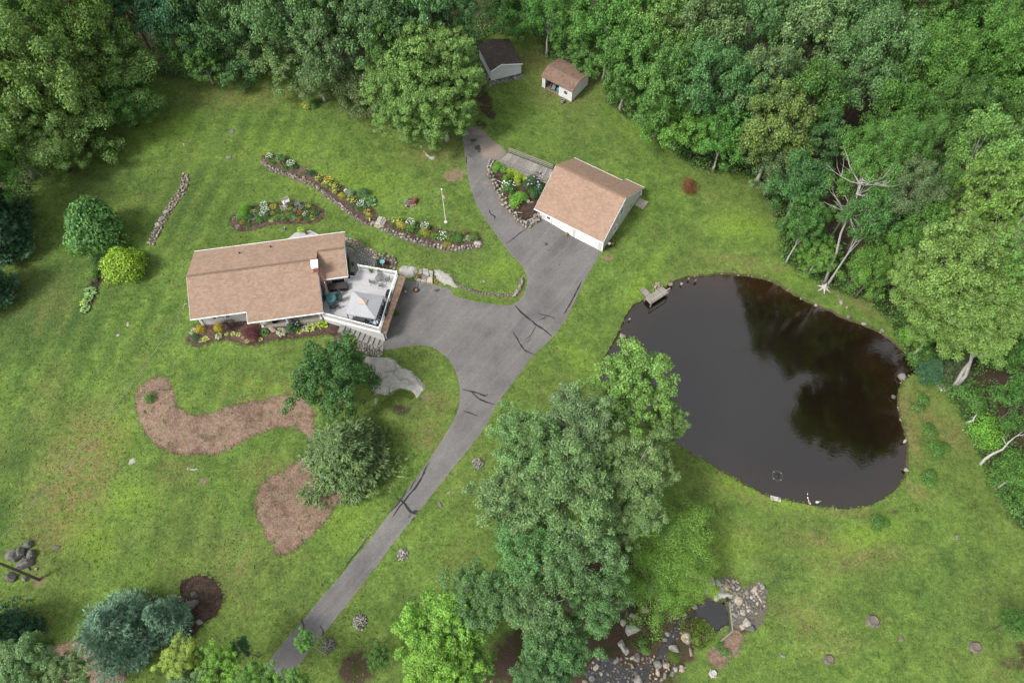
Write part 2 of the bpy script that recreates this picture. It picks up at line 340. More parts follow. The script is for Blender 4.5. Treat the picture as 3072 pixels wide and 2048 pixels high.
class B:
    def __init__(s): s.v = []; s.f = []
    def add(s, v, f):
        k = len(s.v); s.v += [tuple(x) for x in v]; s.f += [tuple(i + k for i in q) for q in f]; return s
    def box(s, x0, x1, y0, y1, z0, z1):
        return s.add([(x0,y0,z0),(x1,y0,z0),(x1,y1,z0),(x0,y1,z0),(x0,y0,z1),(x1,y0,z1),(x1,y1,z1),(x0,y1,z1)],
                     [(0,3,2,1),(4,5,6,7),(0,1,5,4),(1,2,6,5),(2,3,7,6),(3,0,4,7)])
    def beam(s, p, q, w, h, up=(0, 0, 1)):
        p, q = Vector(p), Vector(q); d = (q - p).normalized(); u = Vector(up)
        if abs(d.dot(u)) > .99: u = Vector((1, 0, 0))
        r = d.cross(u).normalized() * w / 2; t = r.cross(d).normalized() * h / 2
        v = [p - r - t, p + r - t, p + r + t, p - r + t, q - r - t, q + r - t, q + r + t, q - r + t]
        return s.add(v, [(0,1,2,3),(4,7,6,5),(0,4,5,1),(1,5,6,2),(2,6,7,3),(3,7,4,0)])
    def tube(s, pts, rad, n=6, cap=True):
        pts = [Vector(p) for p in pts]; m = len(pts)
        if isinstance(rad, (int, float)): rad = [rad] * m
        V = []; Fc = []
        for i, p in enumerate(pts):
            d = (pts[min(i + 1, m - 1)] - pts[max(i - 1, 0)]).normalized()
            a = d.orthogonal().normalized() if abs(d.z) < .9 else Vector((1, 0, 0)) - d * d.x
            a.normalize(); b = d.cross(a)
            for k in range(n):
                t = 2 * math.pi * k / n; V.append(p + (a * math.cos(t) + b * math.sin(t)) * rad[i])
        for i in range(m - 1):
            for k in range(n): Fc.append((i*n+k, i*n+(k+1)%n, (i+1)*n+(k+1)%n, (i+1)*n+k))
        if cap: Fc.append(tuple(range(n))[::-1]); Fc.append(tuple((m-1)*n + k for k in range(n)))
        return s.add(V, Fc)
    def lathe(s, c, prof, n=12):
        V = []; Fc = []; m = len(prof)
        for r, z in prof:
            for k in range(n):
                t = 2*math.pi*k/n; V.append((c[0]+r*math.cos(t), c[1]+r*math.sin(t), c[2]+z))
        for i in range(m-1):
            for k in range(n): Fc.append((i*n+k, i*n+(k+1)%n, (i+1)*n+(k+1)%n, (i+1)*n+k))
        Fc.append(tuple(range(n))[::-1]); Fc.append(tuple((m-1)*n+k for k in range(n)))
        return s.add(V, Fc)
    def prism(s, poly, z0, z1):
        n = len(poly)
        if area(poly) < 0: poly = poly[::-1]
        v = [(p[0], p[1], z0) for p in poly] + [(p[0], p[1], z1) for p in poly]
        return s.add(v, [tuple(range(n))[::-1], tuple(range(n, 2*n))] + [(i, (i+1)%n, n+(i+1)%n, n+i) for i in range(n)])
    def mk(s, name, m, parent=None, smooth=False): return mk(name, s.v, s.f, m, parent, smooth)
def area(p): return .5 * sum(p[i][0]*p[(i+1)%len(p)][1] - p[(i+1)%len(p)][0]*p[i][1] for i in range(len(p)))
def inside(P, poly):
    P = np.asarray(P, float); x, y = P[:, 0], P[:, 1]; r = np.zeros(len(P), bool); n = len(poly)
    for i in range(n):
        x1, y1 = poly[i]; x2, y2 = poly[(i+1) % n]
        if y1 == y2: continue
        c = ((y1 > y) != (y2 > y)) & (x < (x2-x1)*(y-y1)/(y2-y1)+x1); r ^= c
    return r
def pdist(P, poly, closed=True):
    P = np.asarray(P, float); d = np.full(len(P), 1e9); n = len(poly)
    for i in range(n if closed else n - 1):
        a = np.array(poly[i]); b = np.array(poly[(i+1) % n]); ab = b - a; t = np.clip(((P - a) @ ab) / max(ab @ ab, 1e-9), 0, 1)
        d = np.minimum(d, np.hypot(*(P - a - t[:, None] * ab).T))
    return d
def dense(poly, step, closed=True, jit=0., seed=0, smooth=2):
    poly = [tuple(p) for p in poly]; r = random.Random(seed)
    for _ in range(smooth):     # corner cutting
        q = []; n = len(poly)
        rng = range(n) if closed else range(n - 1)
        if not closed: q.append(poly[0])
        for i in rng:
            a, b = poly[i], poly[(i+1) % n]
            q += [(a[0]*.75+b[0]*.25, a[1]*.75+b[1]*.25), (a[0]*.25+b[0]*.75, a[1]*.25+b[1]*.75)]
        if not closed: q.append(poly[-1])
        poly = q
    o = []; n = len(poly)
    for i in range(n if closed else n - 1):
        a, b = poly[i], poly[(i+1) % n]; d = math.dist(a, b); k = max(1, int(d / step))
        for j in range(k):
            t = j / k; o.append((a[0]+(b[0]-a[0])*t + r.uniform(-jit, jit), a[1]+(b[1]-a[1])*t + r.uniform(-jit, jit)))
    if not closed: o.append(poly[-1])
    return o
def trimesh(poly, step, holes=(), extra=None, keep_outer=True):
    xs = [p[0] for p in poly]; ys = [p[1] for p in poly]
    if extra is None:
        X, Y = np.meshgrid(np.arange(min(xs), max(xs), step), np.arange(min(ys), max(ys), step)); pts = np.column_stack([X.ravel(), Y.ravel()])
        r = np.random.RandomState(1); pts += r.uniform(-.2, .2, pts.shape) * step
        pts = pts[inside(pts, poly)]
        if len(pts): pts = pts[pdist(pts, poly) > step * .35]
    else: pts = extra
    for h in holes:
        if len(pts): pts = pts[~inside(pts, h)]; pts = pts[pdist(pts, h) > .18]
    v = list(map(tuple, poly)); e = [(i, (i+1) % len(poly)) for i in range(len(poly))]
    for h in holes:
        k = len(v); v += list(map(tuple, h)); e += [(k+i, k+(i+1) % len(h)) for i in range(len(h))]
    v += [tuple(p) for p in pts]
    V, E, Fc, *_ = delaunay_2d_cdt([Vector(p) for p in v], e, [], 0, 1e-5)
    V = np.array([tuple(p) for p in V]); Fc = np.array([f for f in Fc if len(f) == 3])
    c = V[Fc].mean(1); ok = inside(c, poly)
    for h in holes: ok &= ~inside(c, h)
    return V, Fc[ok]
def setattr_(me, name, vals):
    a = me.attributes.new(name, 'FLOAT', 'POINT'); a.data.foreach_set('value', np.asarray(vals, np.float32))
def sheet(name, poly, dz, m, step=.6, holes=(), relief=None, parent=None):
    V, Fc = trimesh(poly, step, holes)
    d = np.minimum(pdist(V, poly), 1.0)
    z = tha(V[:, 0], V[:, 1]) + np.where(d < 1e-3, min(dz, .012), dz)
    if relief: z = z + relief(V, d)
    o = mk(name, np.column_stack([V, z]), Fc.tolist(), m, parent, smooth=True)
    o['kind'] = 'structure'
    return o, V
def quads(name, P, N, ax, size, asp, rng, m, fold=.25, square=False):
    """n leaf faces: centre P, normal N, long axis ax; returns mesh"""
    n = len(P)
    N = N / (np.linalg.norm(N, axis=1)[:, None] + 1e-9)
    ax = ax - N * (ax * N).sum(1)[:, None]; ax /= (np.linalg.norm(ax, axis=1)[:, None] + 1e-9)
    bx = np.cross(N, ax); s = size * rng.uniform(.65, 1.35, n)[:, None] if not isinstance(size, np.ndarray) else size[:, None]
    a = ax * s * .5; b = bx * s * .5 * asp; k = N * s * fold * .35
    V = np.stack([P - a, P + b + k, P + a, P - b + k], 1).reshape(-1, 3)
    return V
def leafmesh(name, V, m):
    n = len(V) // 4; me = bpy.data.meshes.new(name)
    me.vertices.add(len(V)); me.vertices.foreach_set('co', V.astype(np.float32).ravel())
    me.loops.add(len(V)); me.loops.foreach_set('vertex_index', np.arange(len(V), dtype=np.int32))
    me.polygons.add(n); me.polygons.foreach_set('loop_start', np.arange(0, 4*n, 4, dtype=np.int32))
    try: me.polygons.foreach_set('loop_total', np.full(n, 4, np.int32))
    except Exception: pass
    me.materials.append(m); me.update(calc_edges=True); me.validate()
    return me
def rdir(rng, n, up=0.):
    v = rng.normal(size=(n, 3)); v[:, 2] += up; return v / np.linalg.norm(v, axis=1)[:, None]
# ------------------------------------------------------------------ ground, pond, creek, roads, beds
PD = [(1500,685),(1535,652),(1560,640),(1600,633),(1650,630),(1700,630),(1740,636),(1780,650),(1810,668),(1850,690),(1890,707),(1930,725),(1970,742),(2010,757),(2040,775),
      (2070,800),(2095,825),(2118,850),(2095,862),(2075,872),(2066,890),(2062,920),(2068,960),(2078,985),(2085,1020),(2085,1060),(2080,1090),(2068,1118),(2040,1140),(2010,1158),
      (1970,1168),(1930,1168),(1880,1165),(1840,1155),(1800,1148),(1770,1145),(1740,1130),(1700,1110),(1660,1085),(1630,1065),(1600,1050),(1570,1030),(1545,1010),(1515,990),
      (1450,965),(1395,915),(1372,860),(1395,805),(1420,770),(1430,735),(1450,705),(1475,690)]
WZ = -1.0
pond_poly = dense([ray(*Pp(*p), WZ) for p in PD], .5, True, .11, 3)
KP = [(1310,590),(1370,560),(1420,490),(1480,420),(1560,395),(1620,435),(1690,420),(1760,455),(1785,700),(1700,725),(1640,770),(1600,740),(1560,690),(1530,660),(1490,625),(1400,618),(1320,640),(1265,680),
      (1235,780),(1190,880),(1110,950),(1080,1040),(1000,1120),(940,1150),(900,1250),(860,1370),(560,1420),(180,1420),(190,1260),(250,1120),(330,1030),(560,1080),(620,1180),(780,1150),(900,1120),(990,1050),(1000,950),(1065,890),(1085,820),(1140,790),(1180,700),(1200,620)]
creek_poly = dense([ray(*RK(*p), -2.1) for p in KP], .4, True, .08, 5, 1)
FOREST = [(-400,620),(0,560),(80,500),(90,400),(200,330),(330,240),(345,180),(430,190),(560,185),(640,180),(760,225),(870,270),(930,270),(1000,220),(1085,250),(1100,150),(1120,85),(1240,80),(1250,140),
          (1370,160),(1400,250),(1500,310),(1600,385),(1730,400),(1790,500),(1810,590),(1900,640),(2010,680),(2060,730),(2120,850),(2180,880),(2230,960),(2300,1100),(2360,1200),(3200,1500),(4000,-600),(-2000,-600)]
forest_poly = [ray(*Pp(*p), 1.0) for p in FOREST[:-2]] + [(600, 400), (-600, 400)]
LOWWOOD = [(1380,1240),(1440,1230),(1480,1250),(1560,1300),(1620,1320),(1600,1370),(1650,1420),(1700,1450),(1640,1480),(1600,1530),(1560,1600),(1000,1600),(1100,1500),(1150,1450),(1200,1380),(1300,1300)]
low_poly = [ray(*Pp(*p), -1.8) for p in LOWWOOD]
X, Y = np.meshgrid(np.arange(-88, 88, .7), np.arange(3, 118, .7)); gp = np.column_stack([X.ravel(), Y.ravel()])
gp += np.random.RandomState(2).uniform(-.12, .12, gp.shape)
far = []
for r_ in (140, 220, 400, 800):
    for k in range(28): far.append((r_ * math.cos(k*.2244), 60 + r_ * math.sin(k*.2244)))
gp = np.vstack([gp, np.array(far)])
outer = [(-1500, -1400), (1500, -1400), (1500, 1600), (-1500, 1600)]
V, Fc = trimesh(outer, 1, (pond_poly, creek_poly), gp)
gz = tha(V[:, 0], V[:, 1])
pk = set(range(4, 4 + len(pond_poly)))
gz[4:4+len(pond_poly)] = np.maximum(np.minimum(gz[4:4+len(pond_poly)], WZ + .28), WZ + .12)
k0 = 4 + len(pond_poly); gz[k0:k0+len(creek_poly)] -= .02
lawn_m = lawn_material()
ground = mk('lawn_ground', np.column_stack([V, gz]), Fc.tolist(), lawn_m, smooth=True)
ground['kind'] = 'structure'
def blobs(V, lst, soft=.5):
    a = np.zeros(len(V))
    for p, r, s in lst:
        c = T(p); rx = r / px_m(p) if not isinstance(r, tuple) else r[0] / px_m(p); ry = rx if not isinstance(r, tuple) else r[1] / px_m(p)
        ang = 0 if not isinstance(r, tuple) or len(r) < 3 else math.radians(r[2])
        dx = V[:, 0] - c.x; dy = V[:, 1] - c.y; u = dx*math.cos(ang)+dy*math.sin(ang); w = -dx*math.sin(ang)+dy*math.cos(ang)
        q = np.sqrt((u/rx)**2 + (w/ry)**2); a = np.maximum(a, s * np.clip((1 + soft - q) / (2*soft), 0, 1))
    return a
me = ground.data
f = lambda *a: Pp(*a)
litter = np.where(inside(V, forest_poly), np.clip(.35 + pdist(V, forest_poly) / 2.5, 0, 1), np.clip(.35 - pdist(V, forest_poly) / 3., 0, 1))
litter = np.maximum(litter, np.where(inside(V, low_poly), np.clip(.3 + pdist(V, low_poly) / 4, 0, .95), np.clip(.3 - pdist(V, low_poly)/3, 0, 1)))
litter = np.maximum(litter, blobs(V, [(f(1110,225),(50,22,-60),1.),(f(1095,200),30,1.),(f(1120,255),(45,18,-60),.95),(f(1105,285),(30,14,-50),.8),(f(200,1510),(110,45,0),.9),(f(820,1535),60,.9),(f(20,1500),60,.9),
    (f(1700,1440),(50,35),.7),(f(2330,1520),(60,30),.6),(f(2350,1490),30,.7),(f(70,1340),(25,40),.55),(f(2110,950),(14,60),.5),(f(2240,1010),(12,90,60),.5),(f(2060,1170),(50,14,20),.55),
    (f(930,905),(40,22),.55),(f(920,940),(40,25),.7)]))
pd = pdist(V, pond_poly)
dirt = blobs(V, [(f(1043,403),(42,30,20),.72),(f(1110,395),30,.0),(f(1395,590),(22,16),.7),(f(985,575),(0.1,0.1),0),(f(895,567),(12,9),.65),(f(1275,200),(0.1,.1),0),(f(430,325),(14,10),.6),(f(985,350),(30,12,-40),.35),
    (f(530,300),(8,22),.5),(f(525,360),(6,14),.5),(f(465,1100),(26,12),.6),(f(405,1095),(14,8),.5),(f(460,1120),(20,12),.5),(f(650,1135),(22,10),.4),(f(540,690),(.1,.1),0),(f(1290,190),(60,14,-30),.42),
    (f(1640,225),(70,10,-20),.4),(f(1690,395),(90,8,-35),.5),(f(1660,440),(14,24),.4),(f(2000,690),(90,14,-30),.42),(f(1140,1030),(14,22),.4),(f(90,1330),(30,30),.62),(f(1700,1400),(.1,.1),0),
    (f(978,915),(14,26),.7),(f(960,850),(20,8,-40),.5),(f(1210,450),(.1,.1),0),(f(590,1050),(20,10),.3),(f(640,1045),(40,14,20),.35),(f(1700,1015),(.1,.1),0),(f(990,650),(50,6,0),.5),(f(480,1025),(.1,.1),0)])
dirt = np.maximum(dirt, np.where((pd < 1.6) & ~inside(V, pond_poly), .42 - pd * .13, 0))
dry = blobs(V, [(f(2000,1280),(160,30,6),.5),(f(400,1080),(60,40),.5),(f(120,700),(60,90),.4),(f(170,1090),(100,200,-15),1.),(f(2085,980),(22,110,0),.9),(f(2110,1130),(40,30),.7),(f(200,960),(60,60),.6),(f(110,900),(40,120),.45),(f(1000,350),(90,40),.5),(f(1240,140),(60,60),.8),(f(1290,210),(120,60),.5),(f(560,225),(160,40),.5),(f(880,260),(60,60),.4),
    (f(1700,600),(120,26,-10),.5),(f(1980,700),(120,26,-30),.6),(f(2150,960),(50,110,30),.75),(f(1750,620),(200,12,5),.5),(f(2090,960),(14,120,0),.7),(f(1950,1180),(120,14,0),.6),(f(1700,1135),(100,14,-25),.5),(f(1880,1240),(120,26,-8),.6),(f(1930,1300),(80,26),.5),(f(1840,1420),(90,60),.5),(f(1900,1480),(90,40),.5),(f(620,1080),(90,50),.55),
    (f(640,900),(160,60),.45),(f(1000,930),(60,60),.5),(f(980,1000),(50,50),.6),(f(1440,640),(.1,.1),0),(f(500,1300),(200,90),.3),(f(1050,1290),(60,60),.3)])
lush = blobs(V, [(f(800,420),(160,60),.45),(f(380,300),(120,50),.45),(f(1490,280),(90,40),.6),(f(1700,520),(90,40),.7),(f(1150,620),(60,30),.6),(f(600,890),(120,16,-10),.6),(f(250,1000),(80,60),.5),(f(300,1150),(90,60),.55),
    (f(1750,1120),(160,40,-22),.8),(f(1990,1230),(130,36,18),.7),(f(1480,640),(120,18,55),.6),(f(1340,830),(30,100,50),.5),(f(200,1220),(60,120,40),.6),(f(800,1180),(60,80),.5),(f(650,330),(120,60),.4),(f(560,970),(90,12),.7),(f(1860,640),(100,20,-10),.5),
    (f(1000,810),(.1,.1),0),(f(520,690),(120,30),.4),(f(1690,1250),(80,40),.4)])
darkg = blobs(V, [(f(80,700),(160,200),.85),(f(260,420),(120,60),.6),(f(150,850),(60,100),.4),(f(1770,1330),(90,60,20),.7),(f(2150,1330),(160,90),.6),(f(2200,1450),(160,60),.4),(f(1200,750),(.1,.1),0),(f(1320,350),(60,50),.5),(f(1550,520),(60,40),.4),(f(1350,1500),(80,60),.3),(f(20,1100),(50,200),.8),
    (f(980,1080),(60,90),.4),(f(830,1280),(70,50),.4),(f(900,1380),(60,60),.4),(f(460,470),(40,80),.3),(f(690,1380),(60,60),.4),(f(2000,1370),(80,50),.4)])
stripe = blobs(V, [(f(600,300),(200,80),.6),(f(700,1010),(100,60),.6),(f(550,880),(160,60),.5),(f(450,470),(120,150),.8),(f(330,720),(100,160),.6),(f(180,760),(150,150),.8),(f(450,1200),(200,200),.4)], .8)
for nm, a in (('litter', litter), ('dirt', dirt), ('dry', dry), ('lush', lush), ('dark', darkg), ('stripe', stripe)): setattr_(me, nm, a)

def water(name, poly, z, depth, m, shal):
    n = len(poly); p = np.array(poly); c = p.mean(0)
    V, Fc = trimesh(poly, .9)
    d = pdist(V, poly)
    o = mk(name, np.column_stack([V, np.full(len(V), z)]), Fc.tolist(), m)
    setattr_(o.data, 'shallow', np.clip(shal(V, d), 0, 1)); o['kind'] = 'structure'
    return o
def banks(name, poly, ztop, zbot, m, inn=.3):
    n = len(poly); s = 1 if area(poly) > 0 else -1; v = []; fs = []
    for i in range(n):
        a, b, q = poly[i-1], poly[i], poly[(i+1) % n]
        tx, ty = q[0]-a[0], q[1]-a[1]; l_ = math.hypot(tx, ty) or 1; nx, ny = -ty/l_*s, tx/l_*s
        v += [(b[0], b[1], ztop[i]), (b[0]+nx*inn, b[1]+ny*inn, zbot)]
    for i in range(n): j = (i+1) % n; fs.append((2*i, 2*j, 2*j+1, 2*i+1) if s < 0 else (2*i, 2*i+1, 2*j+1, 2*j))
    o = mk(name, v, fs, m, smooth=True); o['kind'] = 'structure'; return o
shore_m = mat('shore_earth', (.07, .075, .025), .95, .4, 3, col2=(.05, .035, .02), world=True, bmp=.6)
banks('pond_bank', pond_poly, gz[4:4+len(pond_poly)], WZ - .35, shore_m, .35)
banks('creek_bank', creek_poly, gz[k0:k0+len(creek_poly)], -2.75, shore_m, .25)
pw = water_material('pond_water', (.0075, .0052, .0030), (.026, .013, .005))
no = T(f(1700, 640)); sw = T(RM(1300, 920)); e2 = T(f(2080, 1080))
water('pond_water', pond_poly, WZ, 1, pw, lambda V, d: np.clip(1 - d/3.5, 0, 1)*.6 + np.exp(-((V[:,0]-sw.x)**2+(V[:,1]-sw.y)**2)/2.)*.8 + np.exp(-((V[:,0]-no.x)**2/60+(V[:,1]-no.y)**2/8))*.8)
cwz = float(min(gz[k0:k0+len(creek_poly)]).item()) - .05
cw = water_material('creek_water', (.005, .005, .005), (.02, .014, .01))
water('creek_water', creek_poly, cwz, 1, cw, lambda V, d: np.clip(1 - d, 0, 1)*.5)

DW = [(1062,300),(1064,330),(1068,355),(1073,395),(1080,430),(1092,465),(1112,500),(1140,540),(1165,575),(1190,600),(1205,620),(1211,640),(1208,665),(1195,690),(1175,702),(1130,699),(1080,690),(1048,682),
      (1037,672),(1036,664),(1000,655),(975,650),(945,645),(925,648),(905,650),(880,700),(860,760),(862,808),(885,805),(930,795),(975,792),(1010,805),(1035,830),(1050,860),(1057,890),(1056,925),(1045,960),(1010,1020),(960,1090),
      (880,1200),(800,1300),(740,1370),(690,1430),(650,1475),(615,1520),(570,1580),(500,1660),(600,1660),(650,1580),(700,1505),(750,1448),(800,1385),(870,1290),(950,1190),(1000,1125),(1060,1050),(1110,990),(1140,930),(1165,895),(1200,850),(1225,815),(1270,775),
      (1300,735),(1320,690),(1345,640),(1372,592),(1384,576),(1340,540),(1290,505),(1245,480),(1228,518),(1205,522),(1180,500),(1160,475),(1140,450),(1128,425),(1122,395),(1128,380),(1150,372),(1165,350),(1155,340),(1135,325),(1115,305),(1098,292),(1080,290)]
drive_poly = dense(T2([Pp(*p) for p in DW]), .45, True, .035, 9, 1)
drive_m = asphalt_material()
driveway, DV = sheet('driveway', drive_poly, .045, drive_m, .6)
setattr_(driveway.data, 'stain', blobs(DV, [(f(1128,338),(42,40,-50),1.2),(f(1105,305),(28,14),1.),(f(1110,420),(10,50,60),.5),(f(1150,370),(12,20),.5),(f(1215,640),(14,60),.45),(f(1090,390),(8,80,70),.3),(f(990,670),(40,5,-20),.5),(f(1170,480),(8,60,60),.4)], .6))
edge_ = np.clip(1 - pdist(DV, drive_poly) / .5, 0, 1) * .42
sa_ = driveway.data.attributes['stain']; tmp_ = np.zeros(len(DV), np.float32); sa_.data.foreach_get('value', tmp_); sa_.data.foreach_set('value', np.maximum(tmp_, edge_).astype(np.float32))
setattr_(driveway.data, 'worn', blobs(DV, [(f(1090,340),(22,50),.7),(f(1300,560),(70,50),.5),(f(1100,780),(80,60),.4),(f(830,1300),(30,200,50),.6),(f(700,1450),(50,80,50),.8),(f(920,730),(20,60),.6)], .7))
seal_m = mat('crack_sealer', (.022, .022, .024), .5, .3, 3)
def strip(name, pts, w, dz, m, parent, seed=0, taper=True):
    pts = dense([T(p).xy[:] for p in pts], .3, False, .03, seed, 1); r = random.Random(seed); v = []; fs = []; n = len(pts)
    for i, p in enumerate(pts):
        a = pts[max(i-1, 0)]; b = pts[min(i+1, n-1)]; tx, ty = b[0]-a[0], b[1]-a[1]; l_ = math.hypot(tx, ty) or 1
        k = w * .5 * r.uniform(.6, 1.3) * (min(1, (min(i, n-1-i)+.5)/3) if taper else 1); nx, ny = -ty/l_*k, tx/l_*k
        z = th(*p) + dz; v += [(p[0]-nx, p[1]-ny, z), (p[0]+nx, p[1]+ny, z)]
    for i in range(n-1): fs.append((2*i, 2*i+1, 2*i+3, 2*i+2)[::-1])
    return mk(name, v, fs, m, parent)
CR = [(R3, [(705,1287),(760,1250),(800,1215),(860,1165),(912,1137)], .13), (R3, [(548,945),(552,975),(575,1000),(612,1015),(592,1045)], .17), (R3, [(322,425),(325,460),(322,497)], .16), (R3, [(320,408),(355,415),(382,442)], .12),
      (R3, [(290,322),(340,310),(390,300)], .07),
      (R6, [(1548,615),(1600,670),(1650,715),(1700,750),(1735,785),(1790,815),(1830,848),(1870,880)], .2), (R6, [(1735,790),(1710,840),(1680,885),(1630,912)], .12), (R6, [(1690,880),(1675,920),(1660,940)], .09), (R6, [(1535,840),(1565,885),(1590,935),(1620,980),(1660,1015),(1725,1038)], .17),
      (R6, [(1095,1335),(1180,1350),(1250,1370),(1305,1395),(1322,1372)], .2), (R6, [(1180,1355),(1220,1395),(1280,1435),(1385,1465)], .18), (R6, [(1108,1520),(1170,1535),(1240,1568)], .16), (R6, [(1745,685),(1800,700),(1860,712),(1900,735)], .15), (R6, [(1763,742),(1800,728),(1822,705)], .15),
      (Pp, [(1336,645),(1322,675),(1300,715),(1293,722)], .16), (RC, [(600,48),(572,100),(570,125),(520,210),(475,260),(430,320),(395,360),(355,422)], .2), (RC, [(515,160),(490,200),(475,240)], .14), (RC, [(450,240),(410,305),(350,380),(312,402)], .13),
      (RC, [(382,293),(430,320),(460,365),(485,398),(532,385)], .3), (RC, [(480,395),(515,378),(535,380)], .15), (RC, [(484,398),(510,404),(528,398)], .15), (RC, [(505,428),(483,450)], .2), (RC, [(488,388),(470,420),(460,428)], .1),
      (RC, [(178,560),(155,600),(130,640),(60,720),(15,787)], .17), (Pp, [(735,1437),(745,1450),(738,1462)], .2), (Pp, [(690,1420),(700,1440),(694,1450)], .2), (R3, [(705,1180),(770,1195),(840,1210)], .0)]
for i, (fz, pts, w) in enumerate(CR):
    if w: strip('crack_seal', [fz(*p) for p in pts], w*.98, .058, seal_m, driveway, i)
patch_m = mat('asphalt_patch', (.05, .049, .05), .7, .4, 2, world=True)
def blobpoly(c, rx, ry, ang, seed, n=14, j=.25):
    r = random.Random(seed); q = []
    for k in range(n):
        t = 2*math.pi*k/n; s = 1 + r.uniform(-j, j); x, y = rx*s*math.cos(t), ry*s*math.sin(t)
        q.append((c[0]+x*math.cos(ang)-y*math.sin(ang), c[1]+x*math.sin(ang)+y*math.cos(ang)))
    return q
for i, (p, rx, ry, a) in enumerate([(R3(388,268),.42,.32,0),(R3(437,342),.4,.5,.5),(R3(449,380),.2,.15,0),(R3(1107,1283),.24,.22,0),(R3(1133,1342),.1,.1,0),(R3(1235,1484),.1,.09,0),(R6(882,490),.42,.2,0)]):
    c = T(p); q = blobpoly(c.xy, rx, ry, a, i); mk('asphalt_patch', [(x, y, th(x, y)+.056) for x, y in q], [tuple(range(len(q)))], patch_m, driveway)

MULR = mulch_material('mulch_reddish', (.135, .088, .060), (.20, .142, .104), (.26, .20, .155))
MULD = mulch_material('mulch_dark', (.062, .040, .032), (.105, .068, .054), (.15, .105, .085), .2)
MULB = mulch_material('mulch_black', (.034, .023, .018), (.065, .044, .034), (.10, .074, .06), .2)
BEDS = []
def bed(name, fz, pts, m, jit=.06, dz=.05, step=.6):
    q = dense(T2([fz(*p) for p in pts]), .35, True, jit, 11, 1)
    BEDS.append((q, m))
    return sheet(name, q, dz, m, step, relief=lambda V, d: np.clip(d, 0, .5)*.08 + np.sin(V[:,0]*3.1)*np.sin(V[:,1]*2.7)*.012)[0]
bed('mulch_bed', Pp, [(365,865),(385,870),(400,900),(402,925),(420,945),(440,955),(480,950),(520,935),(560,925),(620,915),(680,905),(712,925),(722,960),(720,990),(738,1010),(760,1030),(790,1060),(803,1100),(795,1135),(770,1165),(745,1200),(720,1225),(690,1250),(660,1275),(640,1275),(620,1240),(600,1205),(590,1180),(586,1150),(600,1110),(640,1085),(680,1065),(705,1035),(712,1010),(700,990),(670,980),(640,980),(600,990),(575,1005),(550,1020),(520,1035),(470,1042),(430,1045),(390,1040),(350,1015),(325,980),(315,945),(310,910),(325,885),(345,870)], MULR, .17)
bed('mulch_bed', RH, [(330,150),(420,140),(600,110),(800,100),(900,130),(960,170),(1120,160),(1400,140),(1620,125),(1760,150),(1720,210),(1800,250),(1900,300),(1930,400),(1960,440),(1850,400),(1760,390),(1700,340),(1680,250),(1600,245),(1400,265),(1200,285),(1050,300),(950,350),(850,362),(740,340),(620,300),(480,310),(380,350),(310,375),(240,350),(215,300),(240,240),(280,180)], MULD, .06)
bed('mulch_bed', R5, [(215,600),(240,520),(350,400),(640,280),(860,230),(1100,190),(1300,160),(1500,170),(1700,170),(1900,200),(2080,280),(2170,380),(2160,480),(2080,560),(1950,610),(1700,630),(1450,620),(1200,640),(1000,670),(800,730),(600,780),(450,795),(330,760),(250,690)], MULD, .04)
bed('mulch_bed', RA, [(80,200),(90,150),(160,135),(300,160),(420,240),(520,290),(640,330),(760,380),(860,450),(960,520),(1080,600),(1160,680),(1190,760),(1150,800),(1100,800),(1020,770),(940,700),(850,620),(740,530),(620,430),(500,370),(400,360),(250,310),(130,250)], MULD, .04)
bed('mulch_bed', RA, [(1250,790),(1320,760),(1500,770),(1700,840),(1900,880),(2100,880),(2180,920),(2190,1010),(2080,1040),(1850,1025),(1650,980),(1450,930),(1300,880),(1240,830)], MULD, .04)
bed('mulch_bed', R3, [(560,500),(620,470),(700,520),(900,600),(1060,650),(1060,800),(1000,880),(1030,940),(1040,1000),(960,1060),(890,1085),(820,1020),(730,930),(650,790),(590,650),(565,570)], MULB, .03)
bed('mulch_bed', RB, [(1240,870),(1300,840),(1400,820),(1480,860),(1540,930),(1530,1030),(1480,1110),(1400,1150),(1340,1240),(1250,1260),(1180,1240),(1200,1100),(1240,1000)], MULB, .08)
bed('mulch_bed', RB, [(330,1330),(420,1300),(560,1270),(640,1340),(800,1400),(860,1470),(870,1600),(500,1620),(400,1500),(340,1400)], MULR, .1)
bed('mulch_bed', RL, [(690,330),(720,350),(680,400),(650,500),(620,575),(580,590),(550,560),(560,500),(600,420),(630,370)], MULB, .04)
bed('mulch_bed', RK, [(1800,750),(1880,770),(1930,850),(1880,930),(1860,1020),(1740,1060),(1700,1170),(1600,1150),(1520,1050),(1540,980),(1700,930),(1700,850)], MULR, .08)
LEDGE = ledge_material()

# ------------------------------------------------------------------ stones
def rockmesh(seed, m, n=15, flat=1.):
    import bmesh
    g = np.random.RandomState(seed); bm = bmesh.new()
    for p in rdir(g, n) * g.uniform(.85, 1.05, (n, 1)) * np.array([1, .85, .75*flat]): bm.verts.new(p)
    bmesh.ops.convex_hull(bm, input=bm.verts[:]); bmesh.ops.delete(bm, geom=[v for v in bm.verts if not v.link_faces], context='VERTS')
    bmesh.ops.subdivide_edges(bm, edges=bm.edges[:], cuts=0)
    me = bpy.data.meshes.new('stone'); bm.to_mesh(me); bm.free(); me.materials.append(m); return me
def rocks(m, n=6, pts=15, flat=1., s0=0): return [rockmesh(s0 + i, m, pts, flat) for i in range(n)]
RK_G = rocks(ROCK); RK_T = rocks(ROCKT, s0=20); RK_L = rocks(ROCKL, 6, 22, s0=40); RK_D = rocks(ROCKD, 5, s0=60); MIX = RK_G + RK_T
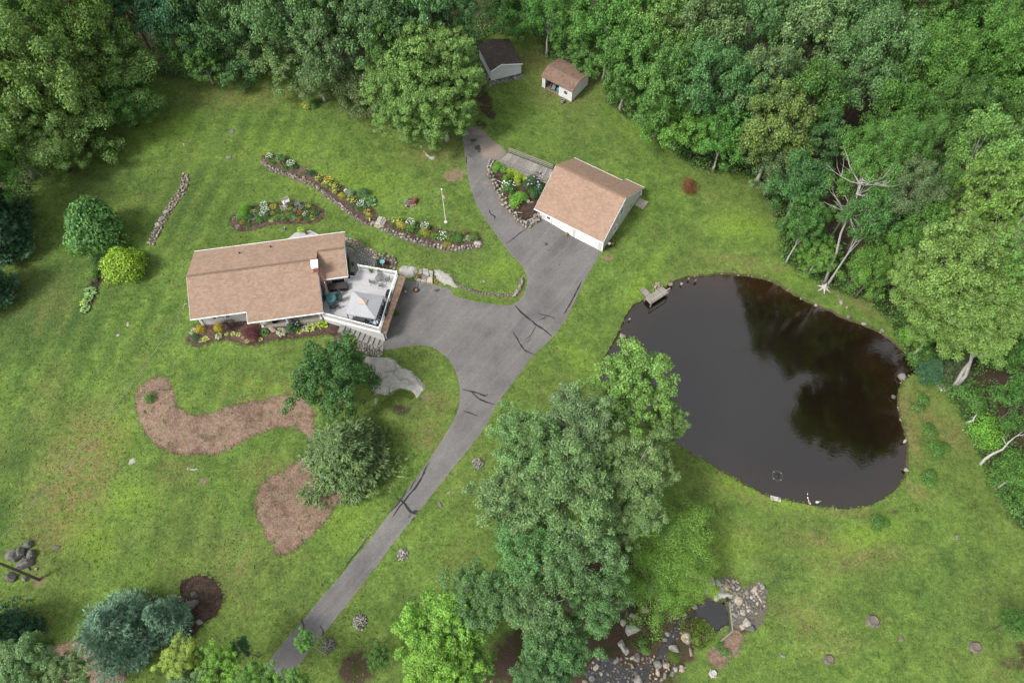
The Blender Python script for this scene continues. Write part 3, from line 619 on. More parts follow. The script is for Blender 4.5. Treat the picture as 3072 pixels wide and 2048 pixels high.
def stone(parent, me, x, y, z, s, r, name='stone', sq=(1, 1, 1)):
    g = r; k = (s * sq[0] * g.uniform(.85, 1.2), s * sq[1] * g.uniform(.8, 1.1), s * sq[2] * g.uniform(.7, 1.))
    return link(name, me, parent, (x, y, z), (g.uniform(-.25, .25), g.uniform(-.25, .25), g.uniform(0, 6.28)), k)
def wall_line(label, fz, pts, rows, size, kinds, seed, name='stone_wall', cat='stone wall', width=None, levels=1, limit=290, smooth=1):
    r = random.Random(seed); P = dense([T(fz(*p)).xy[:] for p in pts], size * .98, False, .05, seed, smooth); c = P[len(P)//2]
    t = thing(name, label, cat, (c[0], c[1], th(*c)), 0); k = 0; n = len(P); hv = []; hw_ = rows * size * .55 + .06
    for i, p in enumerate(P):
        a_, b_ = P[max(i-1, 0)], P[min(i+1, n-1)]; tx, ty = b_[0]-a_[0], b_[1]-a_[1]; l_ = math.hypot(tx, ty) or 1
        for s_ in (-1, 1): w_ = hw_ * r.uniform(.8, 1.2) * s_; x_, y_ = p[0] - ty/l_*w_, p[1] + tx/l_*w_; hv.append((x_ - c[0], y_ - c[1], th(x_, y_) - th(*c) + .045))
    mk('footing', hv, [(2*i, 2*i+2, 2*i+3, 2*i+1)[::-1] for i in range(n-1)], EARTH, t)
    for i, p in enumerate(P):
        a, b = P[max(i-1, 0)], P[min(i+1, n-1)]; tx, ty = b[0]-a[0], b[1]-a[1]; l_ = math.hypot(tx, ty) or 1; nx, ny = -ty/l_, tx/l_
        for q in range(rows):
            off = (q - (rows-1)/2) * size * 1.15 + r.uniform(-.3, .3) * size
            for lv in range(levels):
                if k >= limit: break
                x, y = p[0] + nx*off + r.uniform(-.1, .1), p[1] + ny*off + r.uniform(-.1, .1)
                s = size * r.uniform(.65, 1.05) * .78; stone(t, r.choice(kinds), x - c[0], y - c[1], th(x, y) - th(*c) + s*.45 + .08 + lv*size*.55, s, r); k += 1
    return t
def pile(label, p, R, n, size, kinds, seed, h=.6, name='stone_pile', cat='stone pile', hollow=0.):
    r = random.Random(seed); c = T(p); t = thing(name, label, cat, c)
    for i in range(n):
        a = i * 2.4; q = math.sqrt((i + .5) / n); q = hollow + (1 - hollow) * q; x, y = R*q*math.cos(a), R*q*math.sin(a)
        s = size * r.uniform(.6, 1.1); stone(t, r.choice(kinds), x, y, h * (1 - q*q) + s*.2, s, r)
    return t
def boulder(label, p, sx, sy, sz, rot, seed, kinds=None, name='boulder', cat='boulder', sub=2, z0=0.):
    import bmesh
    g = np.random.RandomState(seed); bm = bmesh.new()
    for q in rdir(g, 26) * g.uniform(.9, 1.05, (26, 1)): bm.verts.new(q)
    bmesh.ops.convex_hull(bm, input=bm.verts[:]); bmesh.ops.delete(bm, geom=[v for v in bm.verts if not v.link_faces], context='VERTS')
    bmesh.ops.bevel(bm, geom=bm.edges[:], offset=.07, segments=1, affect='EDGES')
    for v in bm.verts: v.co += Vector(g.normal(0, .02, 3))
    me = bpy.data.meshes.new('boulder'); bm.to_mesh(me); bm.free(); me.materials.append(kinds or ROCKL); c = T(p)
    o = link(name, me, None, (c.x, c.y, c.z + sz*.25 + z0), (0, 0, rot), (sx, sy, sz)); return tag(o, label, cat)
def clip(poly, a, n_):
    o = []; m = len(poly)
    for i in range(m):
        p, q = poly[i], poly[(i+1) % m]; dp = (p[0]-a[0])*n_[0]+(p[1]-a[1])*n_[1]; dq = (q[0]-a[0])*n_[0]+(q[1]-a[1])*n_[1]
        if dp <= 0: o.append(p)
        if (dp < 0 < dq) or (dq < 0 < dp): t = dp/(dp-dq); o.append((p[0]+(q[0]-p[0])*t, p[1]+(q[1]-p[1])*t))
    return o
def cells(poly, n, seed, gap=.03, relax=2, rad=None):
    g = np.random.RandomState(seed); xs = [p[0] for p in poly]; ys = [p[1] for p in poly]; S_ = []
    while len(S_) < n:
        p = (g.uniform(min(xs), max(xs)), g.uniform(min(ys), max(ys)))
        if inside([p], poly)[0]: S_.append(p)
    S_ = np.array(S_); bb = [(min(xs)-1, min(ys)-1), (max(xs)+1, min(ys)-1), (max(xs)+1, max(ys)+1), (min(xs)-1, max(ys)+1)]
    for it in range(relax + 1):
        res = []
        for i in range(n):
            d = np.hypot(*(S_ - S_[i]).T); c = bb
            for j in np.argsort(d)[1:14]:
                mid = ((S_[i]+S_[j])/2); nn = (S_[j]-S_[i])/d[j]; g_ = gap if it == relax else 0
                c = clip(c, mid - nn*g_, nn)
                if len(c) < 3: break
            res.append(c)
        if it < relax:
            for i, c in enumerate(res):
                if len(c) >= 3: m_ = np.mean(np.array(c), 0); S_[i] = m_ if inside([m_], poly)[0] else S_[i]
    out_ = []
    for c in res:
        if len(c) < 3: continue
        q = list(poly); cc = c if area(c) > 0 else c[::-1]
        for i in range(len(cc)):
            a, b = cc[i], cc[(i+1) % len(cc)]; ex, ey = b[0]-a[0], b[1]-a[1]; q = clip(q, a, (ey, -ex))
            if len(q) < 3: break
        if len(q) >= 3 and abs(area(q)) > .01: out_.append(q)
    return out_
def slab(name, poly, z, thick, m, parent, org, g, dome_=.0, inset=.03):
    if area(poly) < 0: poly = poly[::-1]
    c = np.mean(np.array(poly), 0); n = len(poly); v = []
    sc_ = max(.5, 1 - inset / max(.05, math.sqrt(abs(area(poly)))*.5)); zt = z + thick + g.uniform(-.012, .02)
    for p in poly: v.append((p[0]-org[0], p[1]-org[1], z - .08 - org[2]))
    for p in poly: v.append((p[0]-org[0], p[1]-org[1], zt - inset*.6 - org[2]))
    for p in poly: v.append((c[0]+(p[0]-c[0])*sc_-org[0], c[1]+(p[1]-c[1])*sc_-org[1], zt - org[2] + g.uniform(-.006, .012)))
    f_ = [(i, (i+1)%n, n+(i+1)%n, n+i) for i in range(n)] + [(n+i, n+(i+1)%n, 2*n+(i+1)%n, 2*n+i) for i in range(n)]
    v.append((c[0]-org[0], c[1]-org[1], zt + dome_ - org[2])); f_ += [(2*n+i, 2*n+(i+1)%n, 3*n) for i in range(n)]
    return mk(name, v, f_, m, parent)
GROUT = mat('stone_dust', (.17, .15, .12), .95, .5, 4, col2=(.09, .08, .065), world=True, bmp=.3)
EARTH = mat('bare_earth', (.17, .13, .098), .95, .4, 3, col2=(.085, .075, .05), world=True, bmp=.3)
PATT = mat('fieldstone_warm', (.38, .325, .26), .9, .3, 2.5, col2=(.24, .21, .17), objv=.25, bmp=.3); PATG = mat('fieldstone_light', (.30, .295, .27), .9, .3, 2.5, col2=(.19, .185, .17), objv=.25, bmp=.3); PATB = mat('bluestone_slab', (.20, .235, .25), .8, .3, 2, col2=(.14, .165, .175), objv=.35)
def paved(name, label, cat, fz, pts, n, seed, mats, thick=.06, dome_=.01, zf=None, part='stone', gap=.03, poly=None, inset=.03):
    q = poly or [T(fz(*p)).xy[:] for p in pts]; g = random.Random(seed); c = np.mean(np.array(q), 0); z0 = zf(*c) if zf else th(*c); org = (c[0], c[1], z0); t = thing(name, label, cat, org)
    if not zf: fo, _v = sheet('bedding', dense(q, .3, True, 0, 1, 0), .035, GROUT, .5); fo.parent = t; fo.matrix_parent_inverse = Matrix.Translation(org).inverted(); del fo['kind']
    for cc in cells(q, n, seed, gap):
        m_ = np.mean(np.array(cc), 0); z = (zf or th)(*m_); slab(part, cc, z, thick * g.uniform(.8, 1.25), g.choice(mats), t, org, g, dome_, inset)
    return t

# ------------------------------------------------------------------ shingled roofs
def shingles(name, a, b, c, d, m, parent, tab=.36, row=.25):
    """eave a-b, ridge d-c (a under d); tabs laid in courses over a slab"""
    a, b, c, d = map(Vector, (a, b, c, d)); nrm = (b - a).cross(d - a).normalized(); rows = max(2, int((d - a).length / row)); g = random.Random(int(a.x*13 + b.y*7)); B_ = B()
    for i in range(rows):
        t0, t1 = i / rows, (i + 1.12) / rows; t1 = min(t1, 1.)
        L0, R0 = a.lerp(d, t0), b.lerp(c, t0); L1, R1_ = a.lerp(d, t1), b.lerp(c, t1); w = (R0 - L0).length; k = max(1, int(w / tab)); off = (i % 2) * .5
        for j in range(-1, k + 1):
            u0, u1 = (j + off) / k, (j + 1 + off) / k
            if off == 0 and j in (-1, k): continue
            u0, u1 = max(0, u0), min(1, u1)
            if u1 - u0 < .02 / k: continue
            e = .003; up = nrm * (.034 + g.uniform(0, .012)); dn = nrm * .004
            p0, p1, p2, p3 = L0.lerp(R0, u0+e/k) + up, L0.lerp(R0, u1-e/k) + up, L1.lerp(R1_, u1-e/k) + dn, L1.lerp(R1_, u0+e/k) + dn
            q0, q1 = L0.lerp(R0, u0+e/k), L0.lerp(R0, u1-e/k)
            B_.add([p0, p1, p2, p3, q0, q1], [(0, 1, 2, 3), (4, 5, 1, 0)])
    o = B_.mk(name, m, parent); o['kind'] = 'stuff'; return o
def roofslab(bb, a, b, c, d, th_=.14):
    a, b, c, d = map(Vector, (a, b, c, d)); n = (b - a).cross(d - a).normalized() * th_; v = [a-n, b-n, c-n, d-n, a, b, c, d]
    bb.add(v, [(3,2,1,0), (4,5,6,7), (0,1,5,4), (1,2,6,5), (2,3,7,6), (3,0,4,7)])
def window(parent, p, wv, up, nv, w, h, shutter=None, pane=GLASS):
    """p centre on the wall, wv along, nv outward"""
    p, wv, nv, up = Vector(p), Vector(wv).normalized(), Vector(nv).normalized(), Vector(up)
    k = B()
    for s in (-1, 1): k.beam(p + wv*s*w/2 - up*(h/2+.04) + nv*.03, p + wv*s*w/2 + up*(h/2+.04) + nv*.03, .06, .06, nv); 
    for s in (-1, 1): k.beam(p + up*s*h/2 - wv*(w/2+.04) + nv*.035, p + up*s*h/2 + wv*(w/2+.04) + nv*.035, .06, .06, nv)
    k.beam(p - wv*w/2 + nv*.025, p + wv*w/2 + nv*.02, .03, .03, nv)
    f_ = k.mk('window', WHITE, parent)
    k = B(); k.add([p - wv*w/2 - up*h/2 + nv*.012, p + wv*w/2 - up*h/2 + nv*.012, p + wv*w/2 + up*h/2 + nv*.012, p - wv*w/2 + up*h/2 + nv*.012], [(0, 1, 2, 3)]); k.mk('pane', pane, f_)
    if shutter:
        for s in (-1, 1):
            k = B(); c = p + wv*s*(w/2+.28) + nv*.03; k.beam(c - up*h/2, c + up*h/2, .34, .05, nv)
            for q in range(5): z = -h/2 + h*(q+.5)/5; k.beam(c + up*z - wv*.13 + nv*.03, c + up*z + wv*.13 + nv*.03, .05, .03, nv)
            k.mk('shutter', shutter, parent)
def gable_wall(k, x, y0, y1, z0, ze0, ze1, yr, zr, t=.15):
    v = [(x, y0, z0), (x, y1, z0), (x, y1, ze1), (x, yr, zr), (x, y0, ze0)]; k.add(v + [(p[0]+t, p[1], p[2]) for p in v], [(4,3,2,1,0), (5,6,7,8,9)] + [(i, (i+1)%5, 5+(i+1)%5, 5+i) for i in range(5)])

# ------------------------------------------------------------------ ranch house (own frame: x along the ridge)
HO = ray(*R1(205, 922), 4.3); HA = math.radians(9.43); HU = Vector((math.cos(HA), math.sin(HA), 0)); HV = Vector((-math.sin(HA), math.cos(HA), 0))
def HW(x, y, z=0.): return Vector((HO[0], HO[1], 0)) + HU*x + HV*y + Vector((0, 0, z))
SHUT = mat('plum_shutter', (.085, .03, .045), .6, .2, 4); GREEN = mat('green_plastic', (.02, .085, .06), .5, .2, 4); TEAL = mat('teal_glass', (.035, .13, .14), .2, .2, 3, spec=.6)
house = thing('ranch_house', 'long ranch house with tan shingled roof and grey siding', 'house', (HO[0], HO[1], 0), HA)
k = B(); k.box(.6, 7.4, .75, .9, 1.1, 4.2); k.box(7.4, 14.6, 1.55, 1.7, 1.1, 4.2); k.box(7.3, 7.45, .75, 1.7, 1.1, 4.2); k.box(.6, 18.0, 9.15, 9.3, 1.1, 4.2); k.box(15.0, 18.0, 3.6, 3.75, 1.1, 4.2); k.mk('wall', WSIDE, house)
for gw_ in ((.6, .9, 9.15, 1.1, 4.2, 4.2, 4.85, 5.85), (14.75, .9, 9.15, 1.1, 4.2, 4.2, 4.85, 5.85), (17.85, 3.75, 9.15, 1.1, 4.15, 4.15, 6.4, 5.25)):
    k = B(); gable_wall(k, *gw_); k.mk('gable_wall', WSIDE, house)
zr = 6.05; yr = 4.85; sl = (zr - 4.3) / yr
k = B(); roofslab(k, (0, 0, 4.3), (6.4, 0, 4.3), (6.4, yr, zr), (0, yr, zr)); roofslab(k, (6.4, -1.25, 4.3-1.25*sl), (15.05, -1.25, 4.3-1.25*sl), (15.05, yr, zr), (6.4, yr, zr)); roofslab(k, (15.15, 9.7, 4.3), (.12, 9.7, 4.3), (0, yr, zr), (15.05, yr, zr))
roofslab(k, (15.06, 3.07, 4.3), (18.25, 3.07, 4.3), (18.3, 6.4, 5.5), (15.06, 6.4, 5.5)); roofslab(k, (18.3, 9.7, 4.3), (15.16, 9.7, 4.3), (15.06, 6.4, 5.5), (18.3, 6.4, 5.5)); roof = k.mk('roof', RT_TAN, house)
def up_(p, h=.004): return (p[0], p[1], p[2] + h)
shingles('shingle', (0, 0, 4.305), (6.4, 0, 4.305), (6.4, yr, zr+.005), (0, yr, zr+.005), RT_TAN, roof); shingles('shingle', (6.4, -1.25, 4.305-1.25*sl), (15.05, -1.25, 4.305-1.25*sl), (15.05, yr, zr+.005), (6.4, yr, zr+.005), RT_TAN, roof)
shingles('shingle', (15.15, 9.7, 4.305), (.12, 9.7, 4.305), (0, yr, zr+.005), (15.05, yr, zr+.005), RT_TAN, roof); shingles('shingle', (15.06, 3.07, 4.305), (18.25, 3.07, 4.305), (18.3, 6.4, 5.505), (15.06, 6.4, 5.505), RT_TAN, roof); shingles('shingle', (18.3, 9.7, 4.305), (15.16, 9.7, 4.305), (15.06, 6.4, 5.505), (18.3, 6.4, 5.505), RT_TAN, roof)
k = B()
for i in range(46): x = i*.328; k.beam((x, yr, zr+.035), (x+.31, yr, zr+.045), .26, .03)
for i in range(9): x = 15.1+i*.35; k.beam((x, 6.4, 5.535), (x+.33, 6.4, 5.545), .26, .03)
RIDG = mat('ridge_shingle', (.17, .115, .085), .9, .2, 5)
o = k.mk('ridge_cap', RIDG, roof); o['kind'] = 'stuff'
def gut(parent, p, q):
    k = B(); k.beam(p, q, .10, .10); k.mk('gutter', WHITE, parent)
gut(house, (-.02, -.07, 4.24), (6.36, -.07, 4.24)); gut(house, (6.36, -1.32, 4.24-1.25*sl), (15.1, -1.32, 4.24-1.25*sl)); gut(house, (.1, 9.77, 4.24), (15.1, 9.77, 4.24)); gut(house, (15.14, 9.77, 4.24), (18.35, 9.77, 4.24)); gut(house, (15.2, 3.0, 4.24), (18.3, 3.0, 4.24))
for ra_ in (((-.02, -.02, 4.18), (-.02, yr, zr-.12)), ((-.02, yr, zr-.12), (.1, 9.7, 4.18)), ((15.08, -1.25, 3.76), (15.08, 3, 5.24)), ((18.33, 3.07, 4.2), (18.33, 6.4, 5.4)), ((18.33, 6.4, 5.4), (18.33, 9.7, 4.2)), ((6.37, 0, 4.2), (6.37, -1.25, 3.76))):
    k = B(); k.beam(*ra_, .04, .13); k.mk('rake_board', TRIM, house)
k = B(); k.beam((.5, .68, 4.1), (.5, .68, 1.4), .1, .1); k.beam((.66, .68, 1.5), (.66, .68, 4.1), .1, .06); k.mk('downspout', WHITE, house)
for x in (3.0, 6.75): window(house, (x, .74, 3.15), (1, 0, 0), (0, 0, 1), (0, -1, 0), .95, .95, SHUT)
window(house, (9.3, 1.54, 3.1), (1, 0, 0), (0, 0, 1), (0, -1, 0), 1.8, 1.1); window(house, (16.9, 3.59, 3.2), (1, 0, 0), (0, 0, 1), (0, -1, 0), 1.6, 1.6)
k = B(); k.box(11.6, 12.5, 1.5, 1.54, 1.85, 3.9); k.mk('door', WHITE, house)
k = B(); k.box(7.42, 14.7, -.85, 1.55, 1.2, 1.78); k.mk('porch_floor', CONC, house)
for x in (7.6, 10.55, 14.45):
    k = B(); k.beam((x, -.7, 1.78), (x, -.7, 3.75), .16, .16); k.box(x-.13, x+.13, -.83, -.57, 1.78, 1.95); k.mk('porch_post', WHITE, house)
for x, y in ((5.72, 8.1), (9.4, 8.55)):
    k = B(); z = zr - (y - yr) * sl; k.tube([(x, y, z), (x, y, z+.32)], .07, 8); k.lathe((x, y, z), [(.16, .0), (.1, .1)], 8); k.mk('vent_pipe', BLACK, roof)
# chimney
ch = B(); ch.box(14.58, 15.2, 3.35, 4.2, 4.4, 6.35); chim = ch.mk('chimney', MORT, house)
def bricks(x0, x1, y0, y1, z0, z1, parent, L_=.3, H_=.115, lim=300):
    n = 0; g = random.Random(3); k0 = B(); k0.box(-.5, .5, -.5, .5, -.5, .5); me = bpy.data.meshes.new('brick'); me.from_pydata(k0.v, [], k0.f); me.materials.append(BRICKO)
    rows = int((z1 - z0) / H_)
    for i in range(rows):
        z = z0 + (i + .5) * H_
        for face in range(4):
            a, b, fix, ax = ((x0, x1, y0, 0), (x0, x1, y1, 0), (y0, y1, x0, 1), (y0, y1, x1, 1))[face]; m_ = max(1, round((b - a) / L_)); off = (i % 2) * .5
            for j in range(m_ + (1 if off else 0)):
                u0 = a + max(0, (j - off)) * (b - a) / m_; u1 = a + min(m_, (j + 1 - off)) * (b - a) / m_
                c = (u0 + u1) / 2; w = u1 - u0 - .014
                if n >= lim or w < .03: continue
                link('brick', me, parent, (c, fix, z) if ax == 0 else (fix, c, z), None, (w, .045, H_ - .014) if ax == 0 else (.045, w, H_ - .014)); n += 1
BRICKO = mat('fired_brick', (.33, .13, .095), .85, .3, 9, objv=.22)
bricks(14.58, 15.2, 3.35, 4.2, 5.3, 6.3, chim)
k = B(); k.box(15.0, 15.62, 2.75, 4.5, 1.6, 4.5); k.add([(15.0,2.75,4.5),(15.62,2.75,4.5),(15.62,4.5,4.5),(15.0,4.5,4.5),(15.0,3.35,5.3),(15.2,3.35,5.3),(15.2,4.2,5.3),(15.0,4.2,5.3)], [(0,1,5,4),(1,2,6,5),(2,3,7,6),(3,0,4,7),(4,5,6,7)]); k.mk('chimney_base', mat('brick_pale', (.36, .24, .21), .85, .3, 8, col2=(.28, .15, .12)), chim)
k = B(); k.box(14.5, 15.28, 3.27, 4.28, 6.35, 6.42)
for sx in (14.6, 15.12):
    for sy in (3.4, 4.1): k.beam((sx, sy, 6.4), (sx, sy, 6.62), .05, .05)
k.box(14.48, 15.3, 3.22, 4.33, 6.62, 6.7); k.mk('chimney_cap', WHITE, chim)
# mast, back steps
k = B(); k.tube([(-.25, 1.9, 3.6), (-.25, 1.9, 4.75)], .04, 6); k.tube([(-.25, 1.9, 4.75), (-.5, 1.9, 4.82), (-.55, 1.8, 4.7)], .05, 6); k.mk('service_mast', mat('galvanized', (.4, .42, .43), .4, .2, 5, metal=.5), house)
def HL(p, z):
    X_ = ray(p[0], p[1], z); d = Vector((X_[0] - HO[0], X_[1] - HO[1], 0)); return (d.dot(HU), d.dot(HV))
lp = [HL(R1(*q), 2.05) for q in ((1045,228), (1118,168), (1224,150), (1296,192))]; lp = [(lp[0][0]-.6, 9.4)] + lp + [(lp[3][0]+.4, 9.4)]
bs_ = thing('back_landing', 'pale grey angular landing behind the ranch house', 'deck', HW(0, 0, 0), HA)
k = B(); k.prism(lp, 1.6, 2.0); k.mk('landing_frame', WHITE, bs_)
def boards(poly, ang, pitch, z, m, parent, th_=.035, gap=.012):
    d = (math.cos(ang), math.sin(ang)); n_ = (-d[1], d[0]); s_ = [p[0]*n_[0] + p[1]*n_[1] for p in poly]; v0 = min(s_); i = 0
    while v0 + i*pitch < max(s_):
        a = v0 + i*pitch; b = a + pitch - gap; q = clip(list(poly), (n_[0]*b, n_[1]*b), n_); 
        if len(q) >= 3: q = clip(q, (n_[0]*a, n_[1]*a), (-n_[0], -n_[1]))
        if len(q) >= 3 and abs(area(q)) > .01: k = B(); k.prism(q, z - th_, z); k.mk('board', m, parent)
        i += 1
boards(lp, 0, .15, 2.04, DECKW, bs_)
k = B(); e0_, e1_ = lp[3], lp[4]; k.beam((e0_[0]+.15, e0_[1]+.12, 1.75), (e1_[0]+.3, e1_[1]+.12, 1.75), .32, .16); k.mk('step', DECKW, bs_)

# ------------------------------------------------------------------ raised deck
deck = thing('deck', 'raised pale grey deck with white railing beside the house', 'deck', (HO[0], HO[1], 0), HA)
DP = [(14.85,-.92), (21.35,-4.12), (24.02,3.42), (19.45,5.12), (18.95,4.2), (18.3,4.4), (18.3,3.75), (15.2,3.75)]
def boards(poly, ang, pitch, z, m, parent, th_=.035, gap=.012):
    d = (math.cos(ang), math.sin(ang)); n_ = (-d[1], d[0]); s_ = [p[0]*n_[0] + p[1]*n_[1] for p in poly]; v0 = min(s_); i = 0
    while v0 + i*pitch < max(s_):
        a = v0 + i*pitch; b = a + pitch - gap; q = clip(list(poly), (n_[0]*b, n_[1]*b), n_); 
        if len(q) >= 3: q = clip(q, (n_[0]*a, n_[1]*a), (-n_[0], -n_[1]))
        if len(q) >= 3 and abs(area(q)) > .01: k = B(); k.prism(q, z - th_, z); k.mk('board', m, parent)
        i += 1
ea = math.atan2(3.42+4.12, 24.02-21.35)
boards(DP, ea - math.pi/2, .15, 2.42, DECKW, deck)
k = B(); k.prism([(14.9,-.85),(21.3,-4.0),(23.95,3.35),(19.4,5.0),(18.9,4.1),(15.2,3.7)], 2.15, 2.37); k.mk('deck_frame', TRIM, deck)
# walls below the deck
k = B(); k.beam((14.9, -.98, 1.25), (21.45, -4.0, 1.25), .12, 2.25); k.mk('deck_skirt_wall', WSIDE, deck)
k = B(); k.beam((21.5, -3.9, 1.05), (24.2, 3.6, 1.05), .12, 2.3); k.mk('garage_front_wall', WSIDE, deck)
k = B(); k.beam((21.63, -3.3, 1.0), (22.55, -.75, 1.0), .08, 1.95); k.mk('garage_door', WHITE, deck); k = B(); k.beam((22.95, .4, 1.0), (23.85, 2.9, 1.0), .08, 1.95); k.mk('garage_door', WHITE, deck)
k = B(); k.beam((14.9, -1.06, 2.28), (21.4, -4.2, 2.28), .08, .24); k.mk('fascia', WHITE, deck)
k = B(); k.beam((21.50, -4.0, -.1), (21.50, -4.0, 2.0), .14, .14); k.beam((21.78, -3.82, -.1), (21.78, -3.82, 2.0), .12, .12); k.beam((21.50, -4.0, 1.95), (21.95, -4.1, 1.95), .1, .12); k.mk('corner_post', WHITE, deck)
a_, b_, c_, d_ = (21.95,-4.2,1.98), (24.95,3.35,1.98), (24.33,3.6,2.36), (21.42,-3.98,2.36)
k = B(); roofslab(k, a_, b_, c_, d_, .1); ski = k.mk('skirt_roof', RT_OLD, deck); shingles('shingle', up_(a_), up_(b_), up_(c_), up_(d_), roofmat('tan_shingle_skirt', (.50, .34, .23), (.30, .18, .12), .1), ski, .3, .16)
def railing(pts, parent, z=2.42, h=.98, posts=None, bal=.115, name='railing'):
    me = bpy.data.meshes.new('baluster'); k = B(); k.box(-.02, .02, -.02, .02, 0, h-.16); me.from_pydata(k.v, [], k.f); me.materials.append(WHITE)
    for i in range(len(pts) - 1):
        p, q = Vector((*pts[i], z)), Vector((*pts[i+1], z)); d = q - p; L_ = d.length; n = max(1, round(L_ / 1.75))
        k = B(); k.beam(p + Vector((0,0,h)), q + Vector((0,0,h)), .11, .05); k.beam(p + Vector((0,0,h-.1)), q + Vector((0,0,h-.1)), .05, .07); k.beam(p + Vector((0,0,.09)), q + Vector((0,0,.09)), .05, .07); rl = k.mk(name, WHITE, parent)
        for j in range(n + 1):
            if j == n and i < len(pts) - 2: continue
            c = p + d * (j / n); k = B(); k.box(c.x-.055, c.x+.055, c.y-.055, c.y+.055, z-.05, z+h+.1); k.lathe((c.x, c.y, z+h+.1), [(.095, 0), (.06, .06), (.01, .1)], 6); k.mk('railing_post', WHITE, parent)
        m_ = int(L_ / bal)
        for j in range(1, m_):
            c = p + d * (j / m_); link('baluster', me, rl, (c.x, c.y, z + .1), (0, 0, math.atan2(d.y, d.x)))
railing([(14.85,-.98), (21.33,-4.15), (24.05,3.4), (19.5,5.15)], deck)
k = B(); k.beam((19.45, 5.1, 2.37), (18.95, 4.2, 2.37), .06, .16); k.beam((18.95, 4.2, 2.37), (18.25, 4.42, 2.37), .06, .16); k.mk('deck_edge_trim', WHITE, deck)
low = thing('lower_landing', 'weathered greenish lower deck between house wing and patio', 'deck', (HO[0], HO[1], 0), HA)
boards([(18.35, 4.5), (18.93, 4.28), (19.4, 5.2), (19.6, 5.9), (18.35, 7.9)], math.radians(115), .145, 2.2, LANDG, low)
k = B(); k.beam((19.65, 5.85, 1.95), (18.4, 7.95, 1.95), .25, .2); k.beam((19.8, 5.95, 1.8), (18.5, 8.1, 1.8), .25, .2); k.mk('step', LANDG, low)
# stone steps down along the deck wall
steps = thing('stone_steps', 'flight of grey stone steps descending along the deck wall', 'stairs', HW(18.7, -3.6, .8), HA)
s0 = Vector((16.55, -2.2)); s1 = Vector((21.35, -4.45)); dv = (s1 - s0) / 9; pn = Vector((-dv.y, dv.x)).normalized(); ORG = Vector((18.7, -3.6))
for i in range(9):
    c = s0 + dv * (i + .5); z = 1.62 - i * .185 - .8; w = .62 + .02*i; a = dv.normalized(); k = B(); q = []
    g = random.Random(i)
    for u, v_ in ((-.34, -1), (.30, -1), (.30, 1), (-.34, 1)): p = c - ORG + a * (u + g.uniform(-.03, .03)) + pn * (v_ * w * (1 + g.uniform(-.07, .07)) + .0); q.append((p.x, p.y))
    k.prism(q, z - .3, z); k.mk('tread', STEP, steps)

# deck furnishings
def HT(x, y, z=2.42): return HW(x, y, z)
CANV = mat('grey_canvas', (.31, .315, .33), .75, .06, 1.5); CTOP = mat('sand_canvas', (.42, .32, .27), .75, .08, 1.5); IRON = mat('dark_iron', (.045, .04, .038), .5, .3, 5)
gz_ = thing('gazebo', 'grey canopied gazebo with a small sand coloured peak on the deck', 'gazebo', HT(20.0, -.9), HA)
gc = [Vector((18.8-20, .72+.9, 2.05)), Vector((17.74-20, -2.27+.9, 2.05)), Vector((21.13-20, -3.56+.9, 2.05)), Vector((22.3-20, -.62+.9, 2.05))]; ap = Vector((-.0, .0, 2.95))
ctr = sum(gc, Vector()) / 4; ap = Vector((ctr.x, ctr.y, 2.95)); inn = [c.lerp(ap, .80) for c in gc]
for i in range(4):
    a, b, c, d = gc[i], gc[(i+1)%4], inn[(i+1)%4], inn[i]; m1 = (a+b)/2 - Vector((0,0,.04)); m2 = (c+d)/2 - Vector((0, 0, .03)); dn = Vector((0, 0, -.16)); mk('canopy_panel', [a, m1, b, c, m2, d, a+dn, m1+dn, b+dn], [(0,1,4,5), (1,2,3,4), (6,7,1,0), (7,8,2,1)], CANV, gz_)
tp = [c.lerp(ap, .76) + Vector((0, 0, .10)) for c in gc]; at = ap + Vector((0, 0, .22)); mk('canopy_peak', tp + [at] + [p - Vector((0,0,.12)) for p in tp], [(i, (i+1)%4, 4) for i in range(4)] + [(5+i, 5+(i+1)%4, (i+1)%4, i) for i in range(4)], CTOP, gz_)
for c in gc:
    p = ctr.lerp(c, .93); k = B(); k.beam((p.x, p.y, 0), (p.x, p.y, 2.1), .09, .09); k.mk('gazebo_post', IRON, gz_)
k = B()
for i in range(4): a = ctr.lerp(gc[i], .93); b = ctr.lerp(gc[(i+1)%4], .93); k.beam((a.x, a.y, 2.0), (b.x, b.y, 2.0), .06, .08)
k.mk('gazebo_frame', IRON, gz_)
RUG = mat('navy_rug', (.022, .03, .06), .9, .2, 4); RUGL = mat('rug_pattern', (.45, .47, .5), .9, .1, 4)
rug = thing('outdoor_rug', 'navy rug with pale hexagon pattern under the gazebo', 'rug', HT(20.0, -.9, 2.424), HA)
ra = ea - math.pi/2; rd = Vector((math.cos(ra), math.sin(ra), 0)); rn = Vector((-rd.y, rd.x, 0)); rc = Vector((.35, -.75, 0))
k = B(); k.add([rc + rd*a*1.75 + rn*b*1.55 + Vector((0,0,.008)) for a, b in ((-1,-1),(1,-1),(1,1),(-1,1))] + [rc + rd*a*1.75 + rn*b*1.55 for a, b in ((-1,-1),(1,-1),(1,1),(-1,1))], [(0,1,2,3), (4,5,1,0), (5,6,2,1), (6,7,3,2), (7,4,0,3)]); k.mk('rug_field', RUG, rug)
k = B()
for i in range(9):
    for j in range(7):
        c = rc + rd*((i-4)*.39) + rn*((j-3)*.45 + (i % 2)*.22) + Vector((0, 0, .014)); hx = [c + rd*.21*math.cos(t*math.pi/3) + rn*.21*math.sin(t*math.pi/3) for t in range(6)]
        if abs((c-rc).dot(rd)) > 1.56 or abs((c-rc).dot(rn)) > 1.36: continue
        for q in range(6): k.beam(hx[q], hx[(q+1)%6], .03, .006)
